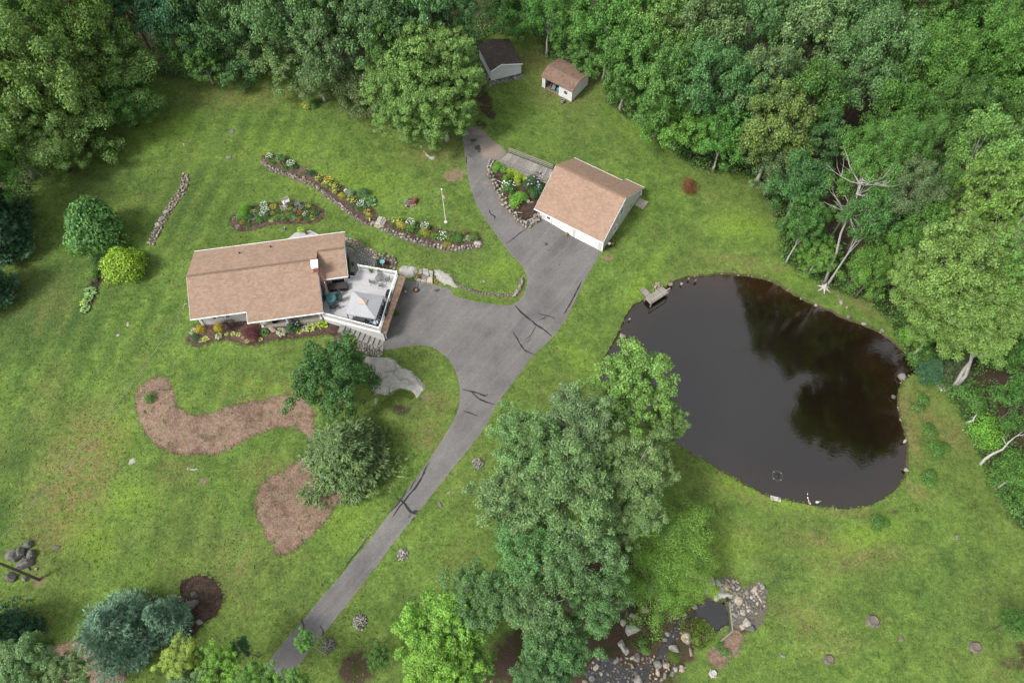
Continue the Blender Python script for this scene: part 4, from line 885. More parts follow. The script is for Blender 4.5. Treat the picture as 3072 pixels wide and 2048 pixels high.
o = k.mk('rug_pattern', RUGL, rug); o['kind'] = 'stuff'
CUSH = mat('charcoal_cushion', (.06, .065, .07), .9, .2, 5)
def lounge(x, y, rot, label, n=1):
    t = thing('patio_armchair' if n == 1 else 'patio_sofa', label, 'chair' if n == 1 else 'sofa', HT(x, y, 2.44), HA + rot); w = .38 * n
    k = B(); k.box(-w, w, -.36, .36, .3, .36); k.beam((-w, .36, .3), (-w, .42, .85), .05, .05); k.beam((w, .36, .3), (w, .42, .85), .05, .05); k.beam((-w, .42, .85), (w, .42, .85), .05, .05); k.mk('frame', BLACK, t)
    for sx in (-1, 1):
        for sy in (-.32, .32): k = B(); k.beam((sx*w, sy, 0), (sx*w, sy, .56 if sy < 0 else .5), .05, .05); k.mk('leg', BLACK, t)
        k = B(); k.beam((sx*w, -.34, .56), (sx*w, .38, .56), .06, .04); k.mk('armrest', BLACK, t)
    k = B(); k.box(-w+.04, w-.04, -.32, .3, .36, .48); k.mk('seat_cushion', CUSH, t); k = B(); k.box(-w+.04, w-.04, .28, .38, .48, .86); k.mk('back_cushion', CUSH, t); return t
lounge(22.35, -.9, ea - math.pi/2 - math.pi/2, 'dark armchair behind the gazebo, nearer the black grill'); lounge(22.05, -1.85, ea - math.pi, 'dark armchair at the east side of the gazebo')
lounge(19.0, -2.45, math.radians(-25) + math.pi, 'dark sofa under the south edge of the gazebo canopy', 2)
t = thing('grill', 'black covered gas grill beside the east railing', 'grill', HT(22.75, .55), HA + ea); k = B(); k.box(-.3, .3, -.28, .28, .1, .8); k.mk('cart', BLACK, t)
k = B(); k.tube([(-.32, 0, .86), (.32, 0, .86)], .26, 10); k.mk('lid', BLACK, t); k = B(); k.box(.32, .6, -.22, .22, .74, .78); k.box(-.6, -.32, -.22, .22, .74, .78); k.mk('side_shelf', IRON, t)
t = thing('side_table', 'round glass topped small table at the gazebo corner', 'table', HT(20.95, -3.05)); k = B(); k.lathe((0, 0, .5), [(.28, 0), (.28, .03)], 14); k.mk('table_top', mat('pale_glass', (.45, .5, .52), .15, .1, 3), t)
for a in range(3): k = B(); k.beam((math.cos(a*2.1)*.2, math.sin(a*2.1)*.2, 0), (math.cos(a*2.1)*.08, math.sin(a*2.1)*.08, .5), .025, .025); k.mk('leg', BLACK, t)
# octagonal teal table and chairs
t = thing('octagonal_table', 'eight sided teal glass patio table on the deck', 'table', HT(15.95, 1.05), HA); k = B()
oc = [(.60*math.cos(math.pi/8+i*math.pi/4), .68*math.sin(math.pi/8+i*math.pi/4)) for i in range(8)]
for i in range(8): k.beam((*oc[i], .73), (*oc[(i+1)%8], .73), .07, .05); k.beam((0, 0, .73), (*oc[i], .73), .035, .045)
k.mk('table_frame', mat('teal_metal', (.03, .12, .13), .5, .2, 3), t)
for i in range(8): k = B(); a = Vector((*oc[i], .735)); b = Vector((*oc[(i+1)%8], .735)); c = Vector((0, 0, .735)); m_ = (a+b+c)/3; k.add([m_.lerp(q, .93) for q in (a, b, c)], [(0, 1, 2)]); k.mk('glass_panel', TEAL, t)
for sx in (-.35, .35):
    for sy in (-.38, .38): k = B(); k.beam((sx, sy, 0), (sx*.9, sy*.9, .71), .05, .05); k.mk('leg', GREEN, t)
def sling(x, y, rot, label, z=2.42, m=None, fm=None, name='patio_chair', grp=None, zz=None):
    t = thing(name, label, 'chair', HT(x, y, z), HA + rot, grp); fm = fm or BLACK; m = m or mat('green_sling', (.012, .05, .045), .7, .2, 4)
    k = B(); k.add([(-.24,-.24,.42),(.24,-.24,.42),(.24,.22,.38),(-.24,.22,.38)] , [(0,1,2,3)]); k.mk('seat', m, t)
    k = B(); k.add([(-.24,.22,.40),(.24,.22,.40),(.23,.42,.98),(-.23,.42,.98)], [(0,1,2,3)]); k.mk('backrest', m, t)
    k = B()
    for s in (-1, 1): k.tube([(s*.26,.2,.4), (s*.25,.43,1.0)], .018, 5); k.tube([(s*.27,-.26,.62), (s*.27,.3,.64)], .02, 5)
    k.tube([(-.25,.43,1.0), (.25,.43,1.0)], .018, 5); k.tube([(-.26,-.25,.42), (.26,-.25,.42)], .016, 5); k.mk('frame', fm, t)
    for s in (-1, 1):
        k = B(); k.tube([(s*.29,-.38,0), (s*.27,-.25,.62)], .017, 5); k.mk('leg', fm, t); k = B(); k.tube([(s*.29,.42,0), (s*.26,.2,.45)], .017, 5); k.mk('leg', fm, t)
    return t
sling(16.73, 1.67, -.9, 'dark patio chair at the upper right of the teal table'); sling(16.89, 0.89, -1.5, 'dark patio chair at the right of the teal table'); sling(16.38, 0.07, -2.5, 'dark patio chair at the lower right of the teal table'); sling(15.95, -0.04, math.pi, 'dark patio chair below the teal table'); sling(15.48, 1.28, 1.2, 'dark patio chair pushed in between table and house wall')
MESH = mat('wire_mesh', (.09, .09, .095), .6, .2, 6)
t = thing('mesh_table', 'round grey wire mesh table on the deck corner', 'table', HT(21.9, 3.0)); k = B()
for i in range(13): y = -.48+i*.08; w = math.sqrt(max(0, .25-y*y)); k.beam((-w, y, .72), (w, y, .72), .03, .01); k.beam((y, -w, .725), (y, w, .725), .03, .01)
k.mk('mesh_top', MESH, t); k = B()
for i in range(16): a = i*math.pi/8; b = a+math.pi/8; k.beam((.5*math.cos(a), .5*math.sin(a), .72), (.5*math.cos(b), .5*math.sin(b), .72), .04, .03)
k.mk('rim', MESH, t)
for i in range(4): a = i*math.pi/2+.5; k = B(); k.tube([(math.cos(a)*.1, math.sin(a)*.1, .7), (math.cos(a)*.15, math.sin(a)*.15, .3), (math.cos(a)*.4, math.sin(a)*.4, 0)], .02, 5); k.mk('leg', MESH, t)
def meshchair(x, y, rot, label):
    t = thing('mesh_chair', label, 'chair', HT(x, y), HA + rot); k = B()
    for i in range(9): u = -.22+i*.055; k.beam((u, -.24, .42), (u, .22, .42), .02, .01); k.beam((-.24, u, .425), (.24, u, .425), .02, .01)
    k.mk('seat', MESH, t); k = B()
    for i in range(9): u = -.22+i*.055; k.beam((u, .24, .42), (u*.9, .38, .88-abs(u)*.5), .02, .01)
    for z in (.5, .6, .7, .8): k.beam((-.22, .24+(z-.42)*.3, z), (.22, .24+(z-.42)*.3, z), .02, .012)
    k.mk('backrest', MESH, t); k = B()
    for s in (-1, 1): k.tube([(s*.26, .3, .62), (s*.27, -.2, .62), (s*.25, -.26, .42)], .018, 5)
    k.mk('armrest', MESH, t)
    for sx in (-1, 1):
        for sy in (-.3, .32): k = B(); k.tube([(sx*.27, sy, 0), (sx*.22, sy*.7, .42)], .016, 5); k.mk('leg', MESH, t)
meshchair(21.95, 3.85, 0, 'wire mesh chair above the round mesh table'); meshchair(21.0, 2.75, 1.5, 'wire mesh chair left of the round mesh table'); meshchair(22.8, 2.8, -1.3, 'wire mesh chair right of the round mesh table'); meshchair(21.95, 2.15, 3.0, 'wire mesh chair below the round mesh table')
t = thing('bench_box', 'black wicker storage bench below the wing eave', 'bench', HT(16.9, 2.75), HA + math.radians(-3)); k = B(); k.box(-1.1, 1.1, -.42, .42, 0, .55); k.mk('box', mat('black_wicker', (.03, .027, .027), .8, .4, 30, bmp=.5), t); k = B(); k.box(-1.14, 1.14, -.46, .46, .55, .62); k.mk('lid', mat('black_cover', (.045, .04, .04), .8, .3, 14), t)
t = thing('door_mat', 'dark square mat at the wing corner', 'mat', HT(18.55, 4.75, 2.21), HA); k = B(); k.box(-.25, .25, -.35, .3, 0, .03); k.mk('mat_pad', BLACK, t)
t = thing('folded_umbrella', 'folded tan patio umbrella leaning by the chimney', 'umbrella', HT(15.5, 2.1), HA); k = B(); k.tube([(0, 0, 0), (.1, .3, 2.3)], .03, 6); k.mk('pole', WHITE, t); k = B(); k.tube([(.03, .1, .7), (.06, .18, 1.3), (.1, .3, 2.2)], [.16, .13, .03], 8); k.mk('canopy', mat('tan_canvas', (.42, .36, .28), .8, .2, 5), t)
def potted(name, label, loc, r, h, mesh, col, fl=None, potm=None, potr=.18, poth=.3):
    t = thing(name, label, 'potted plant', loc); k = B(); k.lathe((0, 0, 0), [(potr*.75, 0), (potr, poth), (potr*1.08, poth), (potr*1.08, poth+.03), (potr*.85, poth+.02)], 12); k.mk('pot', potm or mat('terracotta', (.33, .13, .07), .8, .2, 4), t)
    link('foliage', mesh, t, (0, 0, poth), None, (r, r, h), col)
    if fl: link('blossom', BLOOM[1], t, (0, 0, poth), None, (r, r, h), FLW[fl])
    return t
def late_pots():
    WP = mat('white_pot', (.7, .7, .68), .5, .1, 3); DP_ = mat('dark_pot', (.05, .05, .055), .6, .2, 3)
    potted('potted_plant', 'leafy potted plant hanging at the north railing of the deck', HT(20.9, 4.5, 2.42), .36, .5, DOMES[0], C2['mid']); potted('potted_plant', 'purple petunias in a white pot by the driveway', T(R2(1380, 590)), .42, .5, DOMES[1], C2['mid'], 'pur', WP, .18, .42)
    potted('potted_plant', 'red flowering dark pot on the stone landing', T(R2(1565, 425)) + Vector((0, 0, .3)), .34, .45, LOOSE[0], C2['mid'], 'red', DP_); potted('potted_plant', 'round green pot plant before the rock ledge', T(R6(880, 420)), .2, .3, LOOSE[1], C2['mid'], None, None, .26, .25)
    potted('potted_plant', 'pale green potted plant on the back landing', HW(*[(q0+q1)/2 for q0, q1 in zip(lp[2], lp[3])], 2.04), .5, .5, HOSTA[0], C2['lime'], None, DP_, .22, .25); potted('potted_plant', 'small dark pot plant at the back landing corner', HW(lp[3][0]-.1, lp[3][1]-.5, 2.04), .22, .35, DOMES[2], C2['mid'])
    potted('potted_plant', 'yellow flower pot against the garage front between doors', GWp(4.35, -.28), .3, .35, LOOSE[1], C2['must'], 'y', DP_); potted('potted_plant', 'dark pot with small plant at the wing corner', HW(18.75, 6.2, 2.2), .2, .3, LOOSE[0], C2['mid'], None, DP_)
for x, y, lb, rt in ((11.25, .55, 'green adirondack chair under the porch roof, left one', .2), (12.75, .5, 'green adirondack chair under the porch roof, right one', -.2)):
    t = thing('adirondack_chair', lb, 'chair', HW(x, y-.5, 1.78), HA + rt)
    for i in range(5): k = B(); k.beam(((i-2)*.1, .25, .3), ((i-2)*.13, .55, .95-abs(i-2)*.05), .09, .02); k.mk('back_slat', GREEN, t)
    for i in range(4): k = B(); k.beam((-.27, -.35+i*.17, .38-i*.03), (.27, -.35+i*.17, .38-i*.03), .14, .02); k.mk('seat_slat', GREEN, t)
    for s in (-1, 1): k = B(); k.beam((s*.33, -.45, .55), (s*.33, .3, .55), .13, .02); k.beam((s*.3, -.42, 0), (s*.3, -.42, .55), .08, .03); k.beam((s*.3, -.42, .34), (s*.3, .5, .05), .03, .1); k.mk('arm', GREEN, t)
t = thing('planter_bowl', 'dark bowl on the porch floor edge', 'bowl', HW(9.1, -.35, 1.78)); k = B(); k.lathe((0, 0, 0), [(.2, 0), (.4, .3), (.36, .3), (.2, .1)], 12); k.mk('bowl', BLACK, t)

# ------------------------------------------------------------------ garage
GO = T(R3(1040, 1020)); GE = T(R3(1650, 1355)); GA = math.atan2(GE.y-GO.y, GE.x-GO.x); GZ = .05
GU = Vector((math.cos(GA), math.sin(GA), 0)); GV = Vector((-math.sin(GA), math.cos(GA), 0))
def GWp(x, y, z=0.): return Vector((GO.x, GO.y, GZ)) + GU*x + GV*y + Vector((0, 0, z))
gar = thing('garage', 'detached two door garage with tan saltbox roof', 'garage', (GO.x, GO.y, GZ), GA); GLn = (GE - GO).length
e0, e1, z0_, yr_, zr_, yb, zb = -.55, GLn + .1, 2.45, 4.85, 5.65, 9.75, 2.5
s_ = (zr_ - z0_) / (yr_ + .4)
k = B(); k.box(0, .95, 0, .15, -.2, 2.5); k.box(1.75, 2.0, 0, .15, -.2, 2.5); k.box(5.05, 5.5, 0, .15, -.2, 2.5); k.box(GLn-.6, GLn, 0, .15, -.2, 2.5); k.box(.95, GLn, 0, .15, 2.28, 2.55); k.mk('front_wall', WSIDE, gar)
for gw_ in ((GLn-.15, .15, 9.2, -.2, 2.6, 2.7, yr_, zr_-.2), (.0, .15, 9.2, -.2, 2.6, 2.7, yr_, zr_-.2)):
    k = B(); gable_wall(k, *gw_); k.mk('gable_wall', WSIDE, gar)
k = B(); k.box(0, GLn, 9.2, 9.35, -.2, 2.6); k.mk('back_wall', WSIDE, gar); k = B(); k.box(GLn-2.6, GLn, 9.35, 10.5, -.2, 2.0); k.mk('lean_to_wall', WSIDE, gar)
k = B(); roofslab(k, (e0, -.42, z0_), (e1, -.42, z0_), (e1-.05, yr_, zr_), (e0-.1, yr_, zr_)); roofslab(k, (e1-2.75, yb, zb), (e0, yb, zb), (e0-.1, yr_, zr_), (e1-2.75, yr_, zr_)); sb = (zr_-zb)/(yb-yr_); roofslab(k, (e1, 10.75, zb-sb), (e1-2.72, 10.75, zb-sb), (e1-2.72, yr_, zr_), (e1-.05, yr_, zr_)); groof = k.mk('roof', RT_GAR, gar)
shingles('shingle', (e0, -.42, z0_+.005), (e1, -.42, z0_+.005), (e1-.05, yr_, zr_+.005), (e0-.1, yr_, zr_+.005), RT_GAR, groof); shingles('shingle', (e1-2.75, yb, zb+.005), (e0, yb, zb+.005), (e0-.1, yr_, zr_+.005), (e1-2.75, yr_, zr_+.005), RT_GAR, groof); shingles('shingle', (e1, 10.75, zb-sb+.005), (e1-2.72, 10.75, zb-sb+.005), (e1-2.72, yr_, zr_+.005), (e1-.05, yr_, zr_+.005), RT_GAR, groof)
k = B()
for i in range(31): x = e0-.1 + i*.338; k.beam((x, yr_, zr_+.03), (min(x+.32, e1), yr_, zr_+.042), .28, .03)
o = k.mk('ridge_cap', mat('ridge_shingle_tan', (.24, .15, .105), .9, .2, 5), groof); o['kind'] = 'stuff'
gut(gar, (e0-.05, -.5, z0_-.06), (e1+.05, -.5, z0_-.06)); gut(gar, (e0-.05, yb+.07, zb-.06), (e1-2.8, yb+.07, zb-.06)); gut(gar, (e1-2.75, 10.82, zb-sb-.06), (e1+.05, 10.82, zb-sb-.06))
for ra_ in (((e1+.02, -.42, z0_-.1), (e1-.03, yr_, zr_-.1)), ((e1-.03, yr_, zr_-.1), (e1+.02, 10.75, zb-sb-.1)), ((e0-.01, -.42, z0_-.12), (e0-.11, yr_, zr_-.12)), ((e0-.11, yr_, zr_-.12), (e0-.01, yb, zb-.12))):
    k = B(); k.beam(*ra_, .05, .15); k.mk('rake_board', TRIM, gar)
def gdoor(x0, x1):
    k = B(); k.box(x0-.1, x0, -.04, .1, 0, 2.28); k.box(x1, x1+.1, -.04, .1, 0, 2.28); k.box(x0-.1, x1+.1, -.045, .1, 2.15, 2.29); fr = k.mk('garage_door', WHITE, gar)
    for i in range(4): k = B(); k.box(x0+.005, x1-.005, .02, .08, .02+i*.535, .545+i*.535); k.mk('door_panel', WHITE, fr)
gdoor(2.1, 4.95); gdoor(5.6, GLn - .7)
k = B(); k.box(.97, 1.73, .03, .09, 0, 2.1); gd = k.mk('entry_door', WHITE, gar); k = B(); k.box(1.12, 1.58, .01, .03, 1.1, 1.9); k.mk('pane', mat('teal_pane', (.05, .16, .17), .15, .2, 3), gd); k = B(); k.lathe((1.66, .0, 1.0), [(.03, 0), (.035, .05)], 6); k.mk('handle', mat('brass', (.5, .35, .12), .35, .1, 3, metal=.8), gd)
k = B(); k.box(.9, .97, -.03, .1, 0, 2.2); k.box(1.73, 1.8, -.03, .1, 0, 2.2); k.box(.9, 1.8, -.035, .1, 2.1, 2.22); k.mk('door_frame', TRIM, gar)
window(gar, (GLn+.02, 4.3, 3.7), (0, 1, 0), (0, 0, 1), (1, 0, 0), .95, 1.3); window(gar, (GLn+.02, 3.1, 1.4), (0, 1, 0), (0, 0, 1), (1, 0, 0), .85, 1.)
k = B(); k.tube([(GLn-.02, 7.4, 1.6), (GLn+.06, 7.4, 1.6)], .2, 12); k.mk('vent', mat('vent_grey', (.22, .22, .22), .6, .2, 3), gar)
k = B(); k.beam((GLn-.02, -.42, 2.35), (GLn+.05, -.06, 2.1), .1, .08); k.beam((GLn+.04, -.06, 2.1), (GLn+.04, -.06, .05), .1, .08); k.mk('downspout', WHITE, gar); k = B(); k.beam((GLn+.05, 10.4, 1.5), (GLn+.05, 10.4, .2), .1, .08); k.beam((GLn+.05, 10.4, .15), (GLn+1.1, 10.0, .12), .1, .08); k.mk('downspout', WHITE, gar)
t = thing('door_mat', 'black oval mat before the garage side door', 'mat', GWp(1.35, -.55, .06), GA); k = B(); k.v = []; k.prism([(.62*math.cos(i*.449), .38*math.sin(i*.449)) for i in range(14)], 0, .03); k.mk('mat_pad', BLACK, t)
t = thing('bench', 'small worn wooden bench at the end of the wedge bed wall', 'bench', T(R3(1010, 1068)), GA + .9); k = B(); k.box(-.45, .45, -.17, .17, .38, .43); k.mk('seat', DECKG, t)
for s in (-.38, .38): k = B(); k.box(s-.04, s+.04, -.15, .15, 0, .38); k.mk('leg', DECKG, t)
t = thing('stone_slab', 'pale concrete slab behind the garage corner', 'slab', GWp(GLn+.75, 9.2, .55), GA); k = B(); k.box(-.65, .65, -.7, .7, -.25, .15); k.mk('slab_body', CONC, t)
t = thing('bicycle_planter', 'dark metal ornament with white disc by the garage corner', 'ornament', T(R3(1712, 1325)), GA); k = B()
for i in range(14): a = i*math.pi/7; b = a+math.pi/7; k.beam((.35*math.cos(a)-.1, -.3, .38+.35*math.sin(a)), (.35*math.cos(b)-.1, -.3, .38+.35*math.sin(b)), .03, .03); k.beam((.25*math.cos(a)+.3, .45, .28+.25*math.sin(a)), (.25*math.cos(b)+.3, .45, .28+.25*math.sin(b)), .03, .03)
for i in range(5): a = i*.63; k.beam((.35*math.cos(a)-.1, -.3, .38+.35*math.sin(a)), (-.35*math.cos(a)-.1, -.3, .38-.35*math.sin(a)), .012, .012)
k.beam((-.1, -.3, .38), (.3, .45, .28), .04, .04); k.beam((-.1, -.3, .38), (0, .1, .95), .04, .04); k.beam((0, .1, .95), (.3, .45, .28), .04, .04); k.mk('wheel_frame', BLACK, t); k = B(); k.lathe((0, .1, .95), [(.18, 0), (.2, .05), (.02, .07)], 12); k.mk('disc', WHITE, t); k = B(); k.lathe((.25, .62, .35), [(.12, 0), (.17, .25)], 10); k.mk('basket', mat('red_pot', (.35, .09, .06), .7, .2, 3), t)

# wooden ramp
def zr2(p, z): X_ = ray(p[0], p[1], z); return Vector((X_[0], X_[1], z))
ra0, ra1 = zr2(R3(735, 385), 1.75), zr2(R3(1172, 556), 2.45); rb0, rb1 = zr2(R3(628, 440), 2.7) - Vector((0, 0, .95)), zr2(R3(1125, 637), 3.4) - Vector((0, 0, .95))
ramp_ = thing('wooden_ramp', 'weathered plank ramp with rails leading to the garage loft', 'ramp', (ra0 + rb0) / 2)
org = (ra0 + rb0) / 2; n = 34
for i in range(n):
    u0, u1 = i/n, (i+.93)/n; q = [rb0.lerp(rb1, u0), rb0.lerp(rb1, u1), ra0.lerp(ra1, u1), ra0.lerp(ra1, u0)]; q = [p - org + Vector((0, 0, rnd.uniform(-.006, .006))) for p in q]; dn = Vector((0, 0, -.045))
    mk('plank', q + [p + dn for p in q], [(0,1,2,3), (7,6,5,4), (0,4,5,1), (1,5,6,2), (2,6,7,3), (3,7,4,0)], DECKG, ramp_)
for A_, C__ in ((ra0, ra1), (rb0, rb1)):
    k = B(); k.beam(A_ - org - Vector((0,0,.14)), C__ - org - Vector((0,0,.14)), .06, .2); k.mk('stringer', DECKG, ramp_)
    for h in (.95, .62, .3): k = B(); k.beam(A_ - org + Vector((0,0,h)), C__ - org + Vector((0,0,h)), .05 if h < .9 else .14, .12 if h < .9 else .04); k.mk('rail', DECKG, ramp_)
    for i in range(5): p = A_.lerp(C__, min(.985, i/4.06 + .01)) - org; k = B(); k.beam(p - Vector((0,0,1.3)), p + Vector((0,0,.95)), .1, .1); k.mk('post', DECKG, ramp_)

# ------------------------------------------------------------------ sheds
def shedframe(pa, pb, zup=0.):
    a, b = T(pa), T(pb); return a, b, math.atan2(b.y-a.y, b.x-a.x), (b-a).length
sa, sb_, sA, sL = shedframe(R4(1065, 858), R4(1475, 1070)); SZ = (sa.z+sb_.z)/2
shed = thing('open_shed', 'white garden shed with worn tan roof and one open bay', 'shed', (sa.x, sa.y, SZ), sA)
BATT = mat('white_board_siding', (.62, .61, .62), .7, .1, 3); sl_ = sL; D_ = 4.3
k = B(); k.box(0, .5, 0, .1, .1, 2.05); k.box(.5, 2.9, 0, .1, 1.9, 2.05); k.box(2.9, sl_, 0, .1, .1, 2.05); k.box(0, sl_, D_-.1, D_, .1, 2.05); k.mk('wall', BATT, shed)
k = B()
for i in range(14): x = 2.95 + i*(sl_-2.95)/14; k.box(x, x+.025, -.015, 0, .1, 2.0)
o = k.mk('batten', BATT, shed)
for gx_ in (0, sl_-.1):
    k = B(); gable_wall(k, gx_, .1, D_-.1, .1, 2.05, 2.05, 1.55, 2.75, .1); k.mk('gable_wall', BATT, shed)
k = B(); k.box(0, sl_, 0, D_, .0, .12); k.mk('floor', mat('shed_floor', (.2, .16, .12), .9, .3, 4), shed)
k = B(); roofslab(k, (-.2, -.25, 2.1), (sl_+.2, -.25, 2.1), (sl_+.2, 1.55, 2.85), (-.2, 1.55, 2.85), .08); roofslab(k, (sl_+.2, D_+.25, 2.05), (-.2, D_+.25, 2.05), (-.2, 1.55, 2.85), (sl_+.2, 1.55, 2.85), .08); sr = k.mk('roof', RT_OLD, shed)
shingles('shingle', (-.2, -.25, 2.105), (sl_+.2, -.25, 2.105), (sl_+.2, 1.55, 2.855), (-.2, 1.55, 2.855), RT_OLD, sr); shingles('shingle', (sl_+.2, D_+.25, 2.055), (-.2, D_+.25, 2.055), (-.2, 1.55, 2.855), (sl_+.2, 1.55, 2.855), RT_OLD, sr)
k = B(); k.box(.42, .5, -.03, .08, .1, 1.95); k.box(2.9, 2.98, -.03, .08, .1, 1.95); k.box(-.02, .06, -.03, .03, .1, 2.05); k.box(sl_-.06, sl_+.02, -.03, .03, .1, 2.05); k.mk('corner_trim', TRIM, shed)
for i, (x, y) in enumerate(((.2,.1), (2.9,.1), (sl_-.2,.1), (sl_-.2,2.2), (sl_-.1,D_-.2), (.2,D_-.2))): k = B(); k.box(x-.18, x+.18, y-.15, y+.15, -.35, .02); k.mk('foundation_block', ROCK, shed)
t = thing('sun_ornament', 'eight pointed sun ornament with mirror centre on the shed wall', 'ornament', Vector((sa.x, sa.y, SZ)) + Vector((math.cos(sA), math.sin(sA), 0))*4.05 + Vector((math.sin(sA), -math.cos(sA), 0))*.04 + Vector((0, 0, 1.25)), sA)
k = B(); k.lathe((0, 0, 0), [(.24, -.01), (.24, .02)], 16); o = k.mk('rim', IRON, t); o.rotation_euler = (math.pi/2, 0, 0); k = B(); k.lathe((0, 0, 0), [(.17, .02), (.17, .035)], 16); o = k.mk('mirror', mat('mirror', (.6, .65, .7), .1, .1, 3, metal=.9), t); o.rotation_euler = (math.pi/2, 0, 0)
for i in range(8): a = i*math.pi/4; k = B(); k.add([(.22*math.cos(a-.25), -.01, .22*math.sin(a-.25)), (.22*math.cos(a+.25), -.01, .22*math.sin(a+.25)), (.38*math.cos(a), -.01, .38*math.sin(a)), (.22*math.cos(a), -.04, .22*math.sin(a))], [(0,1,3), (1,2,3), (2,0,3)]); k.mk('ray', mat('rust_metal', (.16, .06, .035), .8, .3, 4), t)
SU = Vector((math.cos(sA), math.sin(sA), 0)); SV = Vector((-math.sin(sA), math.cos(sA), 0)); SO = Vector((sa.x, sa.y, SZ+.12))
t = thing('utility_cart', 'grey garden cart standing in the open shed bay', 'cart', SO + SU*1.45 + SV*.8, sA + .35); k = B(); k.box(-.35, .35, -.7, .7, .3, .36); k.box(-.37, -.33, -.7, .7, .36, .6); k.box(.33, .37, -.7, .7, .36, .6); k.box(-.35, .35, .66, .7, .36, .6); k.mk('bed', mat('grey_tub', (.22, .23, .22), .7, .2, 4), t)
for s in (-.38, .38):
    for y in (-.4, .4): k = B(); k.tube([(s-.04, y, .16), (s+.04, y, .16)], .16, 10); k.mk('wheel', BLACK, t)
t = thing('lawn_mower', 'turquoise push machine beside the cart in the shed', 'machine', SO + SU*2.35 + SV*.9, sA - .3); k = B(); k.box(-.25, .25, -.35, .35, .12, .3); k.lathe((0, 0, .3), [(.15, 0), (.12, .15)], 8); k.mk('deck_body', mat('turquoise', (.02, .36, .36), .5, .2, 3), t); k = B(); k.tube([(-.2, .3, .3), (-.2, .9, .9), (.2, .9, .9), (.2, .3, .3)], .02, 5); k.mk('handle', BLACK, t)
for s in (-.28, .28):
    for y in (-.3, .28): k = B(); k.tube([(s-.03, y, .12), (s+.03, y, .12)], .12, 10); k.mk('wheel', BLACK, t)
t = thing('half_barrel', 'grey half barrel planter before the open shed', 'barrel', T(R4(1350, 1075))); k = B(); k.lathe((0, 0, 0), [(.26, 0), (.32, .3), (.28, .58), (.23, .58), (.2, .45)], 14); k.mk('staves', DECKG, t)
for z in (.12, .45): k = B(); k.lathe((0, 0, z), [(.315, 0), (.32, .04)], 14); k.mk('hoop', IRON, t)
da, db, dA, dL = shedframe(R4(350, 800), R4(770, 695)); DZ = da.z + .45
dk_ = thing('dark_roofed_shed', 'grey white shed with dark roof on dry stone footing', 'shed', (da.x, da.y, DZ), dA); DD = 5.3; ROUGH = mat('painted_plywood', (.50, .52, .53), .75, .15, 2)
k = B(); k.add([(0,0,0),(dL,0,0),(dL,0,1.8),(1.55,0,2.5),(0,0,1.85),(0,.1,0),(dL,.1,0),(dL,.1,1.8),(1.55,.1,2.5),(0,.1,1.85)], [(0,1,2,3,4),(9,8,7,6,5)] + [(i, 5+i, 5+(i+1)%5, (i+1)%5) for i in range(5)]); k.box(0, .1, .1, DD, 0, 1.85); k.box(dL-.1, dL, .1, DD, 0, 1.8); k.box(.1, dL-.1, DD-.1, DD, 0, 1.8); k.mk('wall', ROUGH, dk_)
k = B(); roofslab(k, (-.15, DD+.2, 1.83), (-.15, -.15, 1.83), (1.55, -.15, 2.62), (1.55, DD+.2, 2.62), .07); roofslab(k, (dL+.15, -.15, 1.78), (dL+.15, DD+.2, 1.78), (1.55, DD+.2, 2.62), (1.55, -.15, 2.62), .07); dr_ = k.mk('roof', RT_DRK, dk_)
shingles('shingle', (-.15, DD+.2, 1.835), (-.15, -.15, 1.835), (1.55, -.15, 2.625), (1.55, DD+.2, 2.625), RT_DRK, dr_); shingles('shingle', (dL+.15, -.15, 1.785), (dL+.15, DD+.2, 1.785), (1.55, DD+.2, 2.625), (1.55, -.15, 2.625), RT_DRK, dr_)
for ra_ in (((-.15, -.18, 1.78), (1.55, -.18, 2.57)), ((1.55, -.18, 2.57), (dL+.15, -.18, 1.73))):
    k = B(); k.beam(*ra_, .05, .12); k.mk('rake_board', TRIM, dk_)
DSM = rocks(ROCK, 4, 13, s0=80) + rocks(mat('footing_stone', (.33, .32, .30), .9, .5, 3, col2=(.12, .115, .11), objv=.5), 4, 13, s0=90)
r = random.Random(5)
for i in range(26):
    for j in range(4):
        x = -.35 + i*(dL+.7)/26; stone(dk_, r.choice(DSM), x, -.12 - j*.14 + r.uniform(-.05, .05), -.1 - j*.14, .17*r.uniform(.7, 1.2), r)
for i in range(12): stone(dk_, r.choice(DSM), -.1, .3 + i*.4, -.3, .2, r)

# ------------------------------------------------------------------ stonework
paved('flagstone_patio', 'blue grey flagstone patio between house wing and deck', 'patio', R1, [(1560,290),(1600,300),(1700,360),(1760,390),(1825,400),(1815,460),(1720,470),(1700,440),(1665,440),(1560,375)], 62, 4, [PATB, PATB, PATB, PATG], .05, .0, gap=.035)
paved('stone_border', 'band of tan fieldstones curving round the flagstone patio', 'stone border', R1, [(1552,210),(1600,215),(1680,245),(1730,290),(1830,330),(1830,400),(1770,395),(1700,355),(1610,290),(1560,270)], 62, 8, [PATT, PATT, PATG], .12, .06, gap=.05)
paved('stair_side_wall', 'rough tan and grey stonework beside the descending steps', 'stone wall', R2, [(600,1140),(700,1160),(800,1180),(900,1200),(1000,1290),(1095,1290),(1085,1400),(1040,1440),(960,1430),(860,1400),(740,1350),(780,1300),(720,1240),(690,1190)], 60, 12, [PATT, PATG, PATG], .2, .08, gap=.05)
paved('stone_landing', 'big pale step stones at the head of the driveway', 'steps', R2, [(1560,285),(1640,285),(1740,330),(1735,400),(1735,490),(1600,475),(1500,450),(1510,400),(1550,380)], 9, 3, [PATG, PATT], .28, .02, gap=.04)
wall_line('dry stone edging of the small flower plot by the patio', R2, [(1010,140),(1100,140),(1180,150),(1225,175),(1230,230),(1215,290)], 2, .3, MIX, 3)
